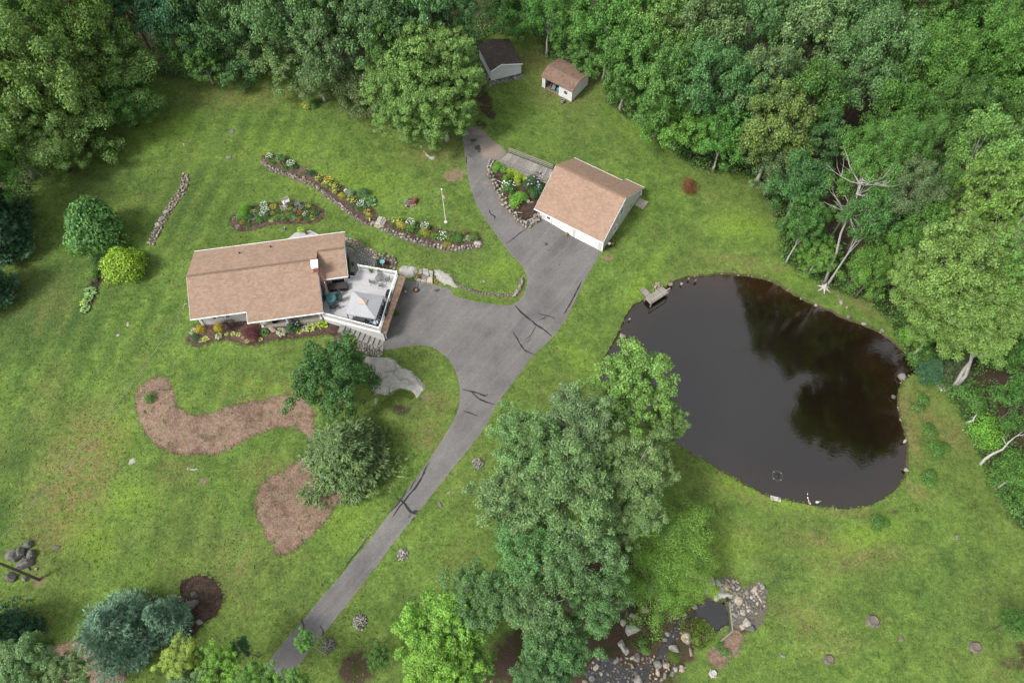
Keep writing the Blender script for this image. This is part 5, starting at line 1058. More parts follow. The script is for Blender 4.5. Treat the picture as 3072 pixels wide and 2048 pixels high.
bed_s = bed('mulch_bed', R2, [(1000,150),(1100,150),(1200,180),(1215,280),(1150,290),(1060,280),(1010,250)], MULB, .02)
wall_line('low grey stone edging along the western part of the long bed', RA, [(85,205),(120,250),(200,295),(300,325),(400,365),(500,400),(580,440),(640,480),(720,550),(800,610),(870,660),(950,720),(1010,770),(1080,805),(1140,810)], 2, .24, RK_T + RK_G + RK_L, 6, width=1)
wall_line('grey stone retaining edge along the eastern flower bed', RA, [(1240,850),(1330,885),(1450,935),(1560,970),(1700,1005),(1830,1035),(1960,1035),(2080,1025),(2170,1000)], 2, .32, RK_G + RK_L, 7)
paved('garden_steps', 'flat stepping stones between the two flower beds', 'steps', RA, [(1200,735),(1265,745),(1270,770),(1240,830),(1190,850),(1150,820),(1170,780)], 6, 5, [PATT, PATG], .12, .01, gap=.04)
wall_line('serpentine dry stone wall on the west lawn', Pp, [(428,402),(424,420),(420,438),(412,450),(402,462),(392,478),(380,496),(370,514),(362,530),(352,548),(347,562)], 3, .29, RK_G + RK_T + RK_L, 9)
for i, (x, y, s) in enumerate(((1150,1468,.42),(1122,1512,.5),(1092,1552,.45))): boulder(['flat pale boulder highest on the serpentine wall', 'flat pale boulder in the middle of the serpentine wall', 'flat tan boulder near the foot of the serpentine wall'][i], RT(x, y), s, s*.8, .22, .5, i, ROCKL, z0=.2)
wall_line('stone retaining wall curving round the wedge shaped bed', R3, [(575,480),(550,520),(555,580),(580,650),(610,720),(650,800),(700,880),(750,950),(800,1010),(850,1070),(900,1105),(950,1095),(1000,1050),(1035,1010)], 2, .36, MIX + RK_L, 13, levels=2, limit=280)
wall_line('mossy stone row along the lawn lobe beside the driveway', R6, [(1050,430),(1100,465),(1180,490),(1280,515),(1380,528),(1480,535),(1540,530)], 1, .26, RK_G, 15)
wall_line('upright stones at the east tip of the lawn lobe', R6, [(1545,535),(1580,515),(1600,470),(1600,430),(1618,390)], 1, .42, RK_T + RK_L, 16)
for i, (x, y, lb) in enumerate(((1098,1065,'round stone cairn beside the driveway, uppermost of four'), (925,1273,'round stone cairn beside the driveway, second from top'), (827,1428,'round stone cairn beside the driveway, third from top'), (757,1480,'dark round stone cairn beside the driveway, lowest of four'))):
    pile(lb, Pp(x, y), .62 if i < 2 else .8, 46, .17, RK_L + RK_G if i < 3 else RK_G, 30+i, .4)
pile('tan cobbles between the west flowers and evergreen ball', RA(482, 290), .6, 26, .11, RK_T, 40, .1)
def ledge(label, fz, pts, h, seed, name='rock_ledge', m=None, step=.3, zmul=1.):
    q = dense([T(fz(*p)).xy[:] for p in pts], .25, True, .07, seed, 0); V, Fc = trimesh(q, step); d = pdist(V, q); g = random.Random(seed)
    n_ = sum(np.sin(V[:,0]*a_+V[:,1]*b_+c_)*w for a_, b_, c_, w in [(g.uniform(-3,3), g.uniform(-3,3), g.uniform(0,6), g.uniform(.3,.6)) for _ in range(7)])
    st = np.floor(n_*1.6)*.35; z = tha(V[:,0], V[:,1]) + np.clip(d/.35, 0, 1)**.6 * (h*(.7+.3*np.clip(d/1.5,0,1)) + n_*(h*.10 + .025) + st*(h*.12 + .05)) - (d < 1e-3)*.1
    c = np.mean(np.array(q), 0); o = mk(name, np.column_stack([V[:,0]-c[0], V[:,1]-c[1], z]), Fc.tolist(), m or LEDGE, None); o.location = (c[0], c[1], 0); return tag(o, label, 'rock')
ledge('low apron of pale bedrock under the granite ledge', RG, [(690,330),(800,325),(900,340),(1080,335),(1210,380),(1265,460),(1320,510),(1430,530),(1490,600),(1590,675),(1655,740),(1650,820),(1570,940),(1500,975),(1475,900),(1400,835),(1280,805),(1180,880),(1080,930),(880,915),(810,700)], .1, 2)
ledge('large bare pale granite ledge right of the dark maple', RG, [(790,330),(900,350),(1000,370),(1080,350),(1140,350),(1200,400),(1240,460),(1235,520),(1200,600),(1190,690),(1150,780),(1110,900),(1040,915),(960,890),(880,900),(850,800),(820,650),(800,500)], .28, 3)
ledge('rounded slab of the granite ledge next to the lawn edge', RG, [(1255,540),(1330,515),(1420,540),(1470,590),(1465,650),(1400,660),(1300,660),(1225,640),(1220,590)], .25, 5)
ledge('curved outer rim of the granite ledge with moss patches', RG, [(1230,670),(1320,670),(1440,675),(1500,655),(1580,680),(1640,730),(1635,800),(1580,860),(1560,920),(1510,965),(1480,955),(1490,900),(1450,850),(1380,830),(1290,820),(1220,830),(1180,870),(1150,900),(1150,830),(1180,760)], .22, 6)
ledge('small pale rock under the stair stonework', RG, [(690,310),(790,290),(800,330),(720,365)], .35, 7); ledge('narrow rock sliver below the granite ledge', RG, [(1000,1000),(1060,950),(1085,930),(1080,960),(1010,1015)], .3, 8); ledge('small rock in the moss below the ledge', RG, [(1140,1020),(1160,1010),(1175,1070),(1210,1010),(1215,1040),(1190,1080),(1150,1060)], .3, 9); ledge('thin upright rock beside the feathery hemlock', RG, [(1080,1160),(1130,1105),(1110,1170),(1085,1240),(1060,1215)], .3, 10)
ledge('grey rounded rock hidden beside the hemlock and maple', RG, [(890,960),(940,930),(960,980),(940,1030),(890,1040)], .4, 17)
moss = mat('moss_green', (.06, .09, .012), .95, .5, 3, world=True, bmp=.5)
sheet('moss_patch', dense(T2([RG(*p) for p in [(1180,880),(1240,830),(1330,830),(1420,850),(1480,900),(1470,970),(1400,960),(1300,920),(1200,960),(1120,1100),(1040,1120),(960,1080),(1000,1020),(1100,950)]]), .3, True, .08, 2, 1), .05, moss, .5)
ledge('long tan rock outcrop between driveway head and lawn', R6, [(855,310),(920,302),(960,330),(1010,350),(1040,390),(1045,430),(1090,460),(1050,470),(1000,450),(950,440),(900,410),(870,370)], .35, 11, m=LEDGE)
ledge('mossy rock outcrop beside the pot landing', R6, [(550,285),(600,270),(660,275),(720,290),(725,330),(700,370),(665,385),(610,380),(560,345)], .4, 12)
ledge('grey bedrock streak on the upper lawn under the oak', RA, [(1590,70),(1640,90),(1670,130),(1700,155),(1730,140),(1745,165),(1720,205),(1680,190),(1640,150),(1600,110)], .12, 14); ledge('flat grey bedrock on the west lawn near the mulch', RB, [(865,70),(890,20),(930,5),(965,30),(960,50),(900,65)], .12, 15); ledge('white lichened rock crescent on the south lawn', RB, [(1280,100),(1300,60),(1320,85),(1360,80),(1385,50),(1390,75),(1370,105),(1310,110)], .15, 16)
ledge('small grey rock in the upper west lawn', RT, [(1235,975),(1260,985),(1285,975),(1280,1010),(1262,1015)], .12, 18)
BL = [(RB(105,690),0.94,0.75,0.88,'dark boulder at the left of the boulder heap by the pole'),(RB(155,670),0.69,0.62,0.75,'boulder at the top middle of the heap by the pole'),(RB(200,615),0.62,0.50,0.56,'grey boulder at the top of the heap by the pole'),(RB(220,690),0.75,0.56,0.62,'light mossy boulder right in the heap by the pole'),(RB(180,750),1.06,0.62,0.75,'large dark boulder at the foot of the heap'),(RB(178,708),.35,.3,.4,'small boulder in the middle of the heap by the pole'),(RB(85,840),.6,.7,.7,'lone dark boulder below the utility pole'),(RB(175,850),.4,.3,.3,'small flat stone beside the utility pole foot'),(RB(252,782),.25,.2,.2,'small pale stone above the pole foot'),(RB(195,780),.35,.2,.2,'tan stone at the foot of the boulder heap'),
      (RB(1322,1035),1.1,.7,.5,'large pale boulder in the round mulch circle'),(RB(1340,960),.5,.4,.4,'dark stump like rock in the round mulch circle'),(RB(1372,1148),.3,.45,.25,'small pale rock at the lower edge of the mulch circle'),(RB(385,632),.5,.2,.15,'flat tan stone on the west lawn near the heap'),
      (RD(355,1095),.48,.42,.4,'big tan boulder standing in the pond near the shore'),(RM(1508,1028),.5,.55,.45,'pale boulder in the pond at its east neck'),(RM(1450,1165),.35,.25,.25,'pale stone at the east shore of the pond'),(RM(1528,1468),.4,.25,.25,'cream stone lower on the east pond shore'),(RR(1537,100),.35,.25,.25,'white stone at the southeast pond shore'),(RM(1142,613),.4,.28,.3,'round grey stone on the north pond shore'),(RM(918,535),.25,.2,.2,'small tan stone on the north pond shore'),(RM(1090,513),.5,.35,.25,'flat reddish stone on the bank below the root stump'),(RM(1078,490),.25,.18,.2,'small grey stone above the flat reddish one'),(RM(1130,548),.2,.17,.2,'small round stone right of the flat reddish one'),(RM(1250,662),.4,.25,.2,'flat stone on the north pond shore, right'),(RM(1375,707),.35,.25,.2,'grey stone where the oak shades the pond shore'),
      (RD(1108,275),.42,.35,.3,'grey boulder at the dock corner on the shore'),(RD(1275,268),.22,.17,.2,'tan stone in shallow water right of the dock'),(RD(1505,212),.27,.2,.2,'grey stone in shallow water far right of the dock'),(RD(1395,188),.22,.18,.2,'pale stone touching the shore right of the dock'),(RD(465,822),.22,.14,.12,'long thin stone near the west shore'),(RM(1685,985),.35,.28,.3,'round stone in the pond outlet'),(RR(1505,1265),.5,.28,.25,'white stone on the lower right lawn'),(RR(690,1380),.3,.2,.15,'small pale stone in the bottom lawn'),(RR(1888,563),.33,.2,.12,'flat white stone in the lawn below the pond'),
      (RK(1860,435),.6,.5,.45,'big grey boulder on the stone bank beside the pool'),(RK(1955,678),.6,.5,.45,'large pale boulder under the stone bank'),(RK(2010,740),.5,.4,.4,'large tan boulder below the pale one'),(RK(1905,722),.35,.35,.3,'tan boulder left of the large tan one'),(RK(1575,230),.55,.6,.5,'tall pale boulder at the head of the rock pool'),(RK(1640,250),.6,.4,.4,'long tan boulder at the head of the rock pool'),(RK(1520,255),.4,.45,.35,'cream boulder left of the tall pale one'),(RK(1508,330),.4,.55,.35,'brown boulder in the greenery by the pool head'),(RK(1685,320),.45,.42,.35,'grey rounded boulder above the pool shelf'),(RK(1745,280),.35,.35,.3,'round tan boulder above the pool shelf'),(RK(1380,500),.35,.4,.35,'reddish boulder on the left rim of the rock pool'),
      (RK(1160,950),.7,.45,.4,'flat grey boulder beside the stream bend'),(RK(1300,840),.7,.6,.4,'pale angular boulder right of the stream'),(RK(1090,800),.4,.3,.3,'tan stone on the left bank of the stream'),(RK(1060,860),.3,.4,.3,'small tan stone below on the left stream bank'),(RK(1345,1000),.25,.5,.3,'narrow pale stone right of the flat grey boulder'),(RK(770,1300),.65,.5,.45,'tan boulder at the bottom edge in the stream'),(RK(275,1278),.4,.35,.35,'round boulder in the stream at the bottom left'),(RK(1250,1175),.45,.35,.35,'brown boulder below the stream bend'),(RK(1185,1180),.4,.35,.3,'tan boulder left of the brown one under the bend'),(RK(990,1130),.55,.5,.4,'pinkish boulder in the stream debris'),(RK(1080,1135),.45,.4,.35,'mossy grey boulder in the stream debris'),(RK(730,610),.6,.35,.3,'grey stone above the mossy slab'),(RK(760,1060),.6,.45,.35,'long grey boulder left of the stream debris'),(RK(840,540),.6,.4,.3,'grey boulder half covered by branches'),(RT(1575,1085),.3,.5,.12,'small flat stone on the upper west lawn'),
      (RT(1600,905),.35,.6,.1,'grey bedrock patch on the upper lawn'),(RL(883,665),.4,.25,.12,'flat tan stone on the lawn west of the house'),(RL(815,740),.25,.2,.1,'little stone on the lawn west of the house'),(RC(683,340),.45,.25,.15,'flat pale stone on the lawn between cairn and grove'),(RC(745,255),.3,.2,.1,'small pale rock above the flat pale stone'),(R6(1290,412),.3,.2,.15,'small white rock in the lawn lobe'),(R1(1950,298),.01,.01,.01,''),(R1(915,1012),.7,.42,.12,'flat tan stepping stone in the front bed'),(R1(1310,955),.45,.45,.12,'grey round paver beside the deck corner'),(RA(1145,795),.35,.35,.35,'rounded grey rock at the garden steps'),(RA(2010,958),.4,.3,.3,'pale rock in the east flower bed'),(RA(2140,990),.8,.4,.3,'large pale rock at the east end of the stone edge'),(RA(400,345),.3,.25,.25,'grey rock on the west stone edging'),(RA(485,362),.3,.3,.3,'pale rock on the west stone edging below cobbles')]
for i, (p, sx, sy, sz, lb) in enumerate(BL):
    if lb: boulder(lb, p, sx*.95, sy*.95, sz, i*1.7, 100+i, [ROCKL, ROCK, ROCKT][i % 3] if 'dark' not in lb and 'heap' not in lb else mat('boulder_dark', (.07, .068, .064), .9, .5, 2.5, col2=(.15, .145, .13), bmp=.5))
ledge('broad mossy slab left of the stream', RK, [(640,700),(700,680),(740,680),(820,740),(740,800),(650,840),(635,780)], .35, 21); ledge('grey slab touching the mossy one', RK, [(575,640),(640,625),(655,680),(610,730),(575,700)], .4, 22); ledge('long lichened slab lying on the slope', RK, [(530,880),(610,840),(640,900),(685,980),(680,1050),(640,1050),(590,980)], .35, 23); ledge('narrow upright slab in the greenery', RK, [(800,810),(855,850),(830,910),(805,990),(772,970),(780,880)], .35, 24)
ledge('flat tan rock shelf overhanging the rock pool', RK, [(1590,380),(1640,335),(1700,345),(1760,350),(1820,370),(1800,420),(1750,430),(1700,410),(1630,440),(1600,420)], .3, 25, m=LEDGE, step=.2)
# stone bank of the rock pool: cobbles
GRAV = mat('gravel_base', (.13, .115, .095), .95, .5, 5, col2=(.06, .05, .04), world=True, bmp=.5)
sheet('gravel_bed', dense(T2([RK(*p) for p in [(1640,190),(1740,180),(1870,220),(1890,300),(1930,310),(2030,250),(2090,220),(2190,300),(2160,400),(2190,480),(2150,620),(2100,720),(1960,760),(1820,740),(1790,700),(1775,560),(1765,450),(1840,400),(1780,330),(1690,300)]]), .3, True, .1, 6, 1), .04, GRAV, .6)
bank = thing('stone_bank', 'wide bank of tan and grey cobbles beside the rock pool', 'stone bank', T(RK(1950, 450)))
bp = [T(RK(*p)).xy[:] for p in [(1650,200),(1740,190),(1860,230),(1870,290),(1920,320),(2030,260),(2080,225),(2170,300),(2140,360),(2160,480),(2120,560),(2040,580),(1960,590),(1840,620),(1800,700),(1780,560),(1765,450),(1840,400),(1780,330),(1700,300)]]
r = random.Random(77); bo = bank.location; n_ = 0
pts_ = []
for q in range(4000):
    x = r.uniform(min(p[0] for p in bp), max(p[0] for p in bp)); y = r.uniform(min(p[1] for p in bp), max(p[1] for p in bp)); s = r.choice((.36, .28, .24, .2, .17, .14))*1.15
    if len(pts_) < 295 and inside([(x, y)], bp)[0] and all((x-a)**2+(y-b)**2 > (.62*(s+c))**2 for a, b, c in pts_): pts_.append((x, y, s))
for x, y, s in pts_: stone(bank, r.choice(RK_T + RK_L + RK_G), x-bo.x, y-bo.y, th(x, y)-bo.z+s*.25, s, r)
cs = thing('stream_stones', 'dark and tan stones scattered in and along the stream', 'stones', T(RK(700, 1150))); r = random.Random(78); co = cs.location; k_ = 0; pts_ = []
cb = [T(RK(*p)).xy[:] for p in [(190,1240),(330,1020),(600,1060),(800,1040),(1000,1040),(1130,1080),(1300,1160),(1060,1290),(1000,1420),(150,1420)]]; gz2 = cwz
for q in range(5000):
    x = r.uniform(min(p[0] for p in cb), max(p[0] for p in cb)); y = r.uniform(min(p[1] for p in cb), max(p[1] for p in cb)); s = r.choice((.4, .3, .22, .18, .14))
    if len(pts_) < 190 and inside([(x, y)], cb)[0] and all((x-a)**2+(y-b)**2 > (.8*(s+c))**2 for a, b, c in pts_): pts_.append((x, y, s))
for p in dense([T(RK(*p)).xy[:] for p in [(1320,590),(1230,640),(1170,760),(1090,850),(1040,960),(1030,1060)]], .28, False, .45, 3, 1) + dense([T(RK(*p)).xy[:] for p in [(1290,600),(1250,700),(1215,800),(1150,930),(1090,1020)]], .3, False, .3, 4, 1): pts_.append((p[0], p[1], r.uniform(.1, .22)))
for p in dense([T(RK(*p)).xy[:] for p in [(1400,625),(1490,635),(1550,690),(1600,750),(1660,770),(1760,730)]], .25, False, .12, 5, 1): pts_.append((p[0], p[1], r.uniform(.1, .17)))
for x, y, s in pts_[:295]:
    ins = inside([(x, y)], creek_poly)[0]; z = (cwz - .05) if ins else th(x, y); stone(cs, r.choice(RK_D if r.random() < (.75 if ins else .25) else RK_T + RK_G), x-co.x, y-co.y, z-co.z+s*.2, s, r)
t = thing('timber_edge', 'weathered timber board holding the pool edge', 'board', T(RK(1780, 600))); a = T(RK(1765, 455)) - t.location; b = T(RK(1800, 770)) - t.location; k = B(); k.beam(a + Vector((0,0,.05)), b + Vector((0,0,.05)), .1, .35); k.mk('board', DECKG, t)
k = B(); b2 = T(RK(1670, 880)) - t.location; k.beam(b + Vector((0,0,.1)), b2 + Vector((0,0,.1)), .15, .2); k.mk('board', DECKG, t)
sp = thing('outlet_pipe', 'dark pipe head on the rock shelf over the pool', 'pipe', T(RK(1725, 410)) + Vector((0, 0, .3))); k = B(); k.tube([(0, 0, 0), (.1, -.4, .05)], .14, 10); k.mk('pipe', BLACK, sp)
# pond rim pebbles and outlet stones
pr = thing('shore_stones', 'small stones strewn along the pond shore', 'stones', Vector((*pond_poly[0], WZ))); r = random.Random(9); o_ = pr.location
for q in range(70):
    i = r.choice(list(range(10, 62)) + list(range(66, 95))*2) % len(pond_poly); p = pond_poly[i]; x, y = p[0]+r.gauss(0, .12), p[1]+r.gauss(0, .12); s = r.uniform(.07, .17); stone(pr, r.choice(RK_L + RK_T), x-o_.x, y-o_.y, WZ+.12-o_.z, s, r)
pile('heap of stones in the pond outlet', RM(1690, 985), .9, 34, .18, RK_L + RK_G, 50, .15); pile('cluster of tan stones behind the dock', RD(905, 320), .7, 14, .24, RK_T, 51, .1); pile('pale stones around the foot of the grey trunks', RM(1800, 1085), .8, 22, .22, RK_L, 52, .1)

# ------------------------------------------------------------------ dock, pond things
d0, d1 = zr2(RD(985, 305), -.35), zr2(RD(700, 490), -.35); d2 = zr2(RD(790, 580), -.35); dw = (d2 - d1)
dock = thing('dock', 'grey wooden dock with a single rail at the pond', 'dock', d1); n = 22; dl = d0 - d1; pn_ = Vector((-dl.y, dl.x, 0)).normalized(); pn_ = pn_ if pn_.dot(dw) > 0 else -pn_; wd = pn_ * 1.15
for i in range(n):
    a = dl*(i/n); b = dl*((i+.9)/n); q = [a, b, b + wd, a + wd]; dn = Vector((0, 0, -.05)); mk('plank', q + [p + dn for p in q], [(0,3,2,1), (4,5,6,7), (0,1,5,4), (1,2,6,5), (2,3,7,6), (3,0,4,7)][:6], DECKG, dock)
for s in (.02, .98):
    for w_ in (.05, .98): p = dl*s + wd*w_; k = B(); k.beam(p - Vector((0,0,1.3)), p + Vector((0,0,.0 if w_ < .5 else 1.0)), .12, .12); k.mk('post', DECKG, dock)
k = B(); k.beam(wd*.98 + dl*.0 + Vector((0,0,.98)), wd*.98 + dl + Vector((0,0,.98)), .1, .06); k.mk('rail', mat('rail_tan', (.33, .31, .22), .8, .2, 4), dock)
for w_ in (.03, .97): k = B(); k.beam(wd*w_ - Vector((0,0,.12)), wd*w_ + dl - Vector((0,0,.12)), .06, .14); k.mk('stringer', DECKG, dock)
g0, g1 = zr2(RD(690, 315), -.4), zr2(RD(625, 370), -.4); g2 = zr2(RD(740, 485), -.36); gang = thing('gangway', 'short plank gangway joining the lawn to the dock', 'gangway', g1); gl = g2 - g1; gw = g0 - g1; n = 11
for i in range(n):
    a = gl*(i/n); b = gl*((i+.88)/n); q = [a, b, b + gw, a + gw]; dn = Vector((0, 0, -.05)); mk('plank', q + [p + dn for p in q], [(0,3,2,1), (4,5,6,7), (0,1,5,4), (1,2,6,5), (2,3,7,6), (3,0,4,7)], DECKG, gang)
bd = thing('small_platform', 'small pale slatted platform on the south pond shore', 'platform', zr2(RR(610, 305), -.8)); bo_ = bd.location; bw = zr2(RR(676, 320), -.8) - bo_; bh = zr2(RR(608, 274), -.8) - bo_; PALEW = mat('pale_wood', (.5, .47, .44), .8, .15, 4)
for i in range(3):
    a = bh*(i/3+.02); b = bh*((i+.75)/3); q = [a, a+bw, b+bw, b]; up = Vector((0, 0, .06)); mk('slat', q + [p+up for p in q], [(3,2,1,0), (4,5,6,7), (0,1,5,4), (1,2,6,5), (2,3,7,6), (3,0,4,7)], PALEW, bd)
for s in (0, 1): k = B(); k.beam(bw*s + Vector((0,0,-.05)), bw*s + bh + Vector((0,0,-.05)), .08, .1); k.mk('frame', PALEW, bd)
ae = thing('pond_aerator', 'floating ring aerator with dark centre on the pond', 'aerator', zr2(RR(652, 140), WZ)); k = B()
for i in range(24): a = i*math.pi/12; b = a+math.pi/12; k.beam((.55*math.cos(a), .55*math.sin(a), .02), (.55*math.cos(b), .55*math.sin(b), .02), .03, .03)
k.mk('ring', mat('ring_grey', (.12, .115, .115), .6, .2, 3), ae); k = B(); k.lathe((0, 0, -.05), [(.2, 0), (.22, .12), (.15, .16)], 14); k.mk('centre_float', BLACK, ae)
for i in range(4): a = .6+i*math.pi/2; k = B(); k.lathe((.56*math.cos(a), .56*math.sin(a), 0), [(.045, 0), (.06, .05), (.02, .07)], 8); k.mk('corner_float', mat('tan_float', (.34, .29, .23), .6, .2, 3), ae)
def duck(p, rot, label, c1, c2):
    t = thing('duck', label, 'duck', zr2(p, WZ), rot); v = []; f_ = []; prof = [(-.26, .0, .03, .13), (-.2, .06, .05, .12), (-.1, .10, .09, .09), (0, .12, .11, .08), (.1, .10, .10, .08), (.17, .06, .08, .10), (.2, .045, .05, .16), (.22, .04, .045, .22), (.26, .042, .042, .255), (.3, .03, .03, .25), (.36, .018, .012, .24)]
    for x, ry, rz, cz in prof:
        for k_ in range(8): a = k_*math.pi/4; v.append((x, ry*math.cos(a), cz + rz*math.sin(a)))
    m_ = len(prof)
    for i in range(m_-1):
        for k_ in range(8): f_.append((i*8+k_, i*8+(k_+1)%8, (i+1)*8+(k_+1)%8, (i+1)*8+k_))
    f_ += [tuple(range(8))[::-1], tuple((m_-1)*8+k_ for k_ in range(8))]; o = mk('body', v, f_, [c1, c2], t, True); o.data.polygons.foreach_set('material_index', [1 if (i//8 in (0, 1, 5, 6, 7)) and i < (m_-1)*8 else 0 for i in range(len(f_))])
    for s in (-1, 1): k = B(); k.lathe((.0, 0, 0), [(.01, -.16), (.05, -.05), (.055, .06), (.01, .13)], 6); w_ = k.mk('wing', c1, t); w_.location = (-.03, s*.09, .12); w_.rotation_euler = (0, math.pi/2, 0); w_.scale = (1.1, .5, 1)
    k = B(); k.lathe((0, 0, 0), [(.012, 0), (.02, .04), (.01, .07)], 6); q_ = k.mk('bill', mat('bill_orange', (.45, .22, .04), .5, .1, 3), t); q_.location = (.33, 0, .245); q_.rotation_euler = (0, math.pi/2, 0)
DB = mat('duck_brown', (.30, .26, .22), .8, .4, 20); DBK = mat('duck_black', (.03, .03, .03), .6, .2, 5); DWH = mat('duck_white', (.72, .7, .66), .7, .1, 5)
duck(RR(858, 283), 1.5, 'black and white duck swimming alone, uppermost of three', DBK, DWH); duck(RR(870, 323), 1.9, 'brown duck nearest the south shore', DB, DWH); duck(RR(924, 323), .2, 'pale brown duck to the right of the other two', DWH, DB)

# ------------------------------------------------------------------ garden things
t = thing('flagpole', 'white flagpole with limp american flag on the upper lawn', 'flagpole', T(RA(1836, 782))); k = B(); k.tube([(0, 0, 0), (-.05, 0, 6.3)], [.04, .025], 8); k.mk('pole', WHITE, t); k = B(); k.lathe((0, 0, -.02), [(.22, 0), (.22, .1), (.08, .14)], 14); k.mk('base', mat('base_conc', (.55, .52, .46), .8, .1, 3), t); k = B(); k.lathe((-.05, 0, 6.3), [(.03, 0), (.09, .06), (.09, .12), (.02, .18)], 8); k.mk('finial', WHITE, t)
FR = mat('flag_red', (.5, .03, .04), .8, .1, 3); FW = mat('flag_white', (.75, .74, .72), .8, .05, 3); FB = mat('flag_blue', (.02, .03, .12), .8, .1, 3)
v = []; f_ = []; mi = []; NU, NV = 10, 13
for i in range(NU+1):
    for j in range(NV+1): u = i/NU; w_ = j/NV; v.append((-.05 + .05 + .6*u*(.35+.65*w_)*.9, .09*math.sin(u*9+w_*2)*(.4+u), 6.15 - w_*1.3 - u*.9*(1-w_*.2)))
for i in range(NU):
    for j in range(NV): f_.append((i*(NV+1)+j, (i+1)*(NV+1)+j, (i+1)*(NV+1)+j+1, i*(NV+1)+j+1)); mi.append(2 if (i < 4 and j < 7) else (0 if j % 2 == 0 else 1))
mk('flag', v, f_, [FR, FW, FB], t, True, midx=mi); k = B()
for i in range(4):
    for j in range(5): q = v[(i)*(NV+1)+j+1]; k.lathe((q[0]+.015, q[1]-.012, q[2]), [(.012, -.01), (.016, 0), (.005, .01)], 5)
o = k.mk('flag_star', FW, t); o['kind'] = 'stuff'
fp = thing('fire_pit', 'stone ringed fire pit with ash and a rusty drum', 'fire pit', T(RA(1500, 605))); r = random.Random(2)
for i in range(13):
    a = i*6.283/13; me = r.choice(RK_T + RK_L + RK_D); stone(fp, me, .72*math.cos(a), .62*math.sin(a), .1, .2*r.uniform(.8, 1.15), r)
k = B(); k.prism([(.6*math.cos(i*.5), .52*math.sin(i*.5)) for i in range(12)], .0, .07); k.mk('ash_bed', mat('ash', (.07, .06, .055), .95, .6, 6, col2=(.2, .19, .18)), fp)
for i in range(5): k = B(); a = i*1.3; k.tube([(-.3*math.cos(a)-.1, -.3*math.sin(a), .12), (.25*math.cos(a)-.1, .25*math.sin(a), .16)], .045, 6); k.mk('log', mat('charred_log', (.12, .10, .09), .9, .4, 6), fp)
t = thing('rusty_drum', 'red brown rusted metal drum lying over the fire pit', 'drum', T(RA(1540, 595)) + Vector((0, 0, .35)), 1.2); k = B(); k.tube([(-.42, 0, 0), (.42, 0, 0)], .3, 14); k.mk('drum_body', mat('rust_red', (.20, .06, .05), .75, .3, 6), t)
pf = thing('planter_box', 'low weathered wooden planter frame around the leafy plant', 'planter', T(RA(1105, 590)), -.75)
for a, b in (((-.75,-.6), (.75,-.6)), ((.75,-.6), (.75,.6)), ((.75,.6), (-.75,.6)), ((-.75,.6), (-.75,-.6))): k = B(); k.beam((*a, .12), (*b, .12), .06, .26); k.mk('board', DECKG, pf)
t = thing('ring_pot', 'white ring shaped pot in the long bed', 'pot', T(RA(882, 487))); k = B()
for i in range(14): a = i*.449; b = a+.449; k.tube([(.2*math.cos(a), .2*math.sin(a), .12), (.2*math.cos(b), .2*math.sin(b), .12)], .06, 6, False)
k.mk('ring', WHITE, t)
def figurine(loc, label, h, c1, c2, name='garden_figurine'):
    t = thing(name, label, 'figurine', loc); k = B(); k.lathe((0, 0, 0), [(.28*h, 0), (.24*h, .25*h), (.15*h, .5*h), (.17*h, .62*h), (.08*h, .7*h)], 10); k.mk('body', c1, t, True); k = B(); k.lathe((0, 0, .68*h), [(.05*h, 0), (.13*h, .08*h), (.12*h, .16*h), (.03*h, .30*h)], 10); k.mk('head', c2, t, True)
figurine(T(RA(1115, 772)), 'small pinkish garden figurine at the lower end of the long bed', .6, mat('figure_tan', (.5, .3, .2), .7, .2, 4), DWH); figurine(T(R5(1355, 745)), 'small garden figurine with white cap on the lawn behind the house', .55, mat('figure_blue', (.12, .14, .3), .6, .2, 4), DWH)
st_t = thing('white_statue', 'white standing statue in the middle of the oval flower bed', 'statue', T(R5(1385, 330)), .3); k = B(); k.lathe((0, 0, 0), [(.22, 0), (.22, .25), (.16, .3)], 10); k.mk('pedestal', ROCKL, st_t); k = B(); k.lathe((0, 0, .3), [(.2, 0), (.14, .35), (.1, .6), (.17, .85), (.18, 1.0), (.06, 1.1), (.1, 1.2), (.1, 1.32), (.03, 1.4)], 10); k.tube([(.15, 0, .97), (.28, -.1, .7), (.1, -.2, .6)], [.05, .045, .035], 6); k.tube([(-.15, 0, .97), (-.28, -.1, .75), (-.1, -.22, .65)], [.05, .045, .035], 6); k.mk('figure', mat('statue_white', (.68, .69, .66), .6, .1, 4), st_t, True)
ar = thing('garden_bench', 'small pale wooden garden bench behind the white statue', 'bench', T(R5(1385, 215)), .5)
for i in range(4): k = B(); k.beam((-.45, -.2+i*.13, .45), (.45, -.2+i*.13, .45), .1, .03); k.mk('seat_slat', PALEW, ar)
for i in range(3): k = B(); k.beam((-.45, .3, .6+i*.14), (.45, .3, .6+i*.14), .03, .09); k.mk('back_slat', PALEW, ar)
for s in (-.45, .45): k = B(); k.beam((s, -.22, 0), (s, -.22, .62), .05, .05); k.mk('leg', PALEW, ar); k = B(); k.beam((s, .3, 0), (s, .3, .98), .05, .05); k.mk('leg', PALEW, ar); k = B(); k.beam((s, -.25, .62), (s, .3, .62), .06, .03); k.mk('armrest', PALEW, ar)
ld = thing('trellis_ladder', 'short wooden ladder trellis leaning below the white statue', 'trellis', T(R5(1330, 400)), .2)
for s in (-.22, .22): k = B(); k.beam((s, 0, 0), (s, .25, 1.2), .04, .04); k.mk('side_rail', PALEW, ld)
for i in range(5): k = B(); k.beam((-.25, .04+i*.05, .2+i*.22), (.25, .04+i*.05, .2+i*.22), .03, .03); k.mk('rung', PALEW, ld)
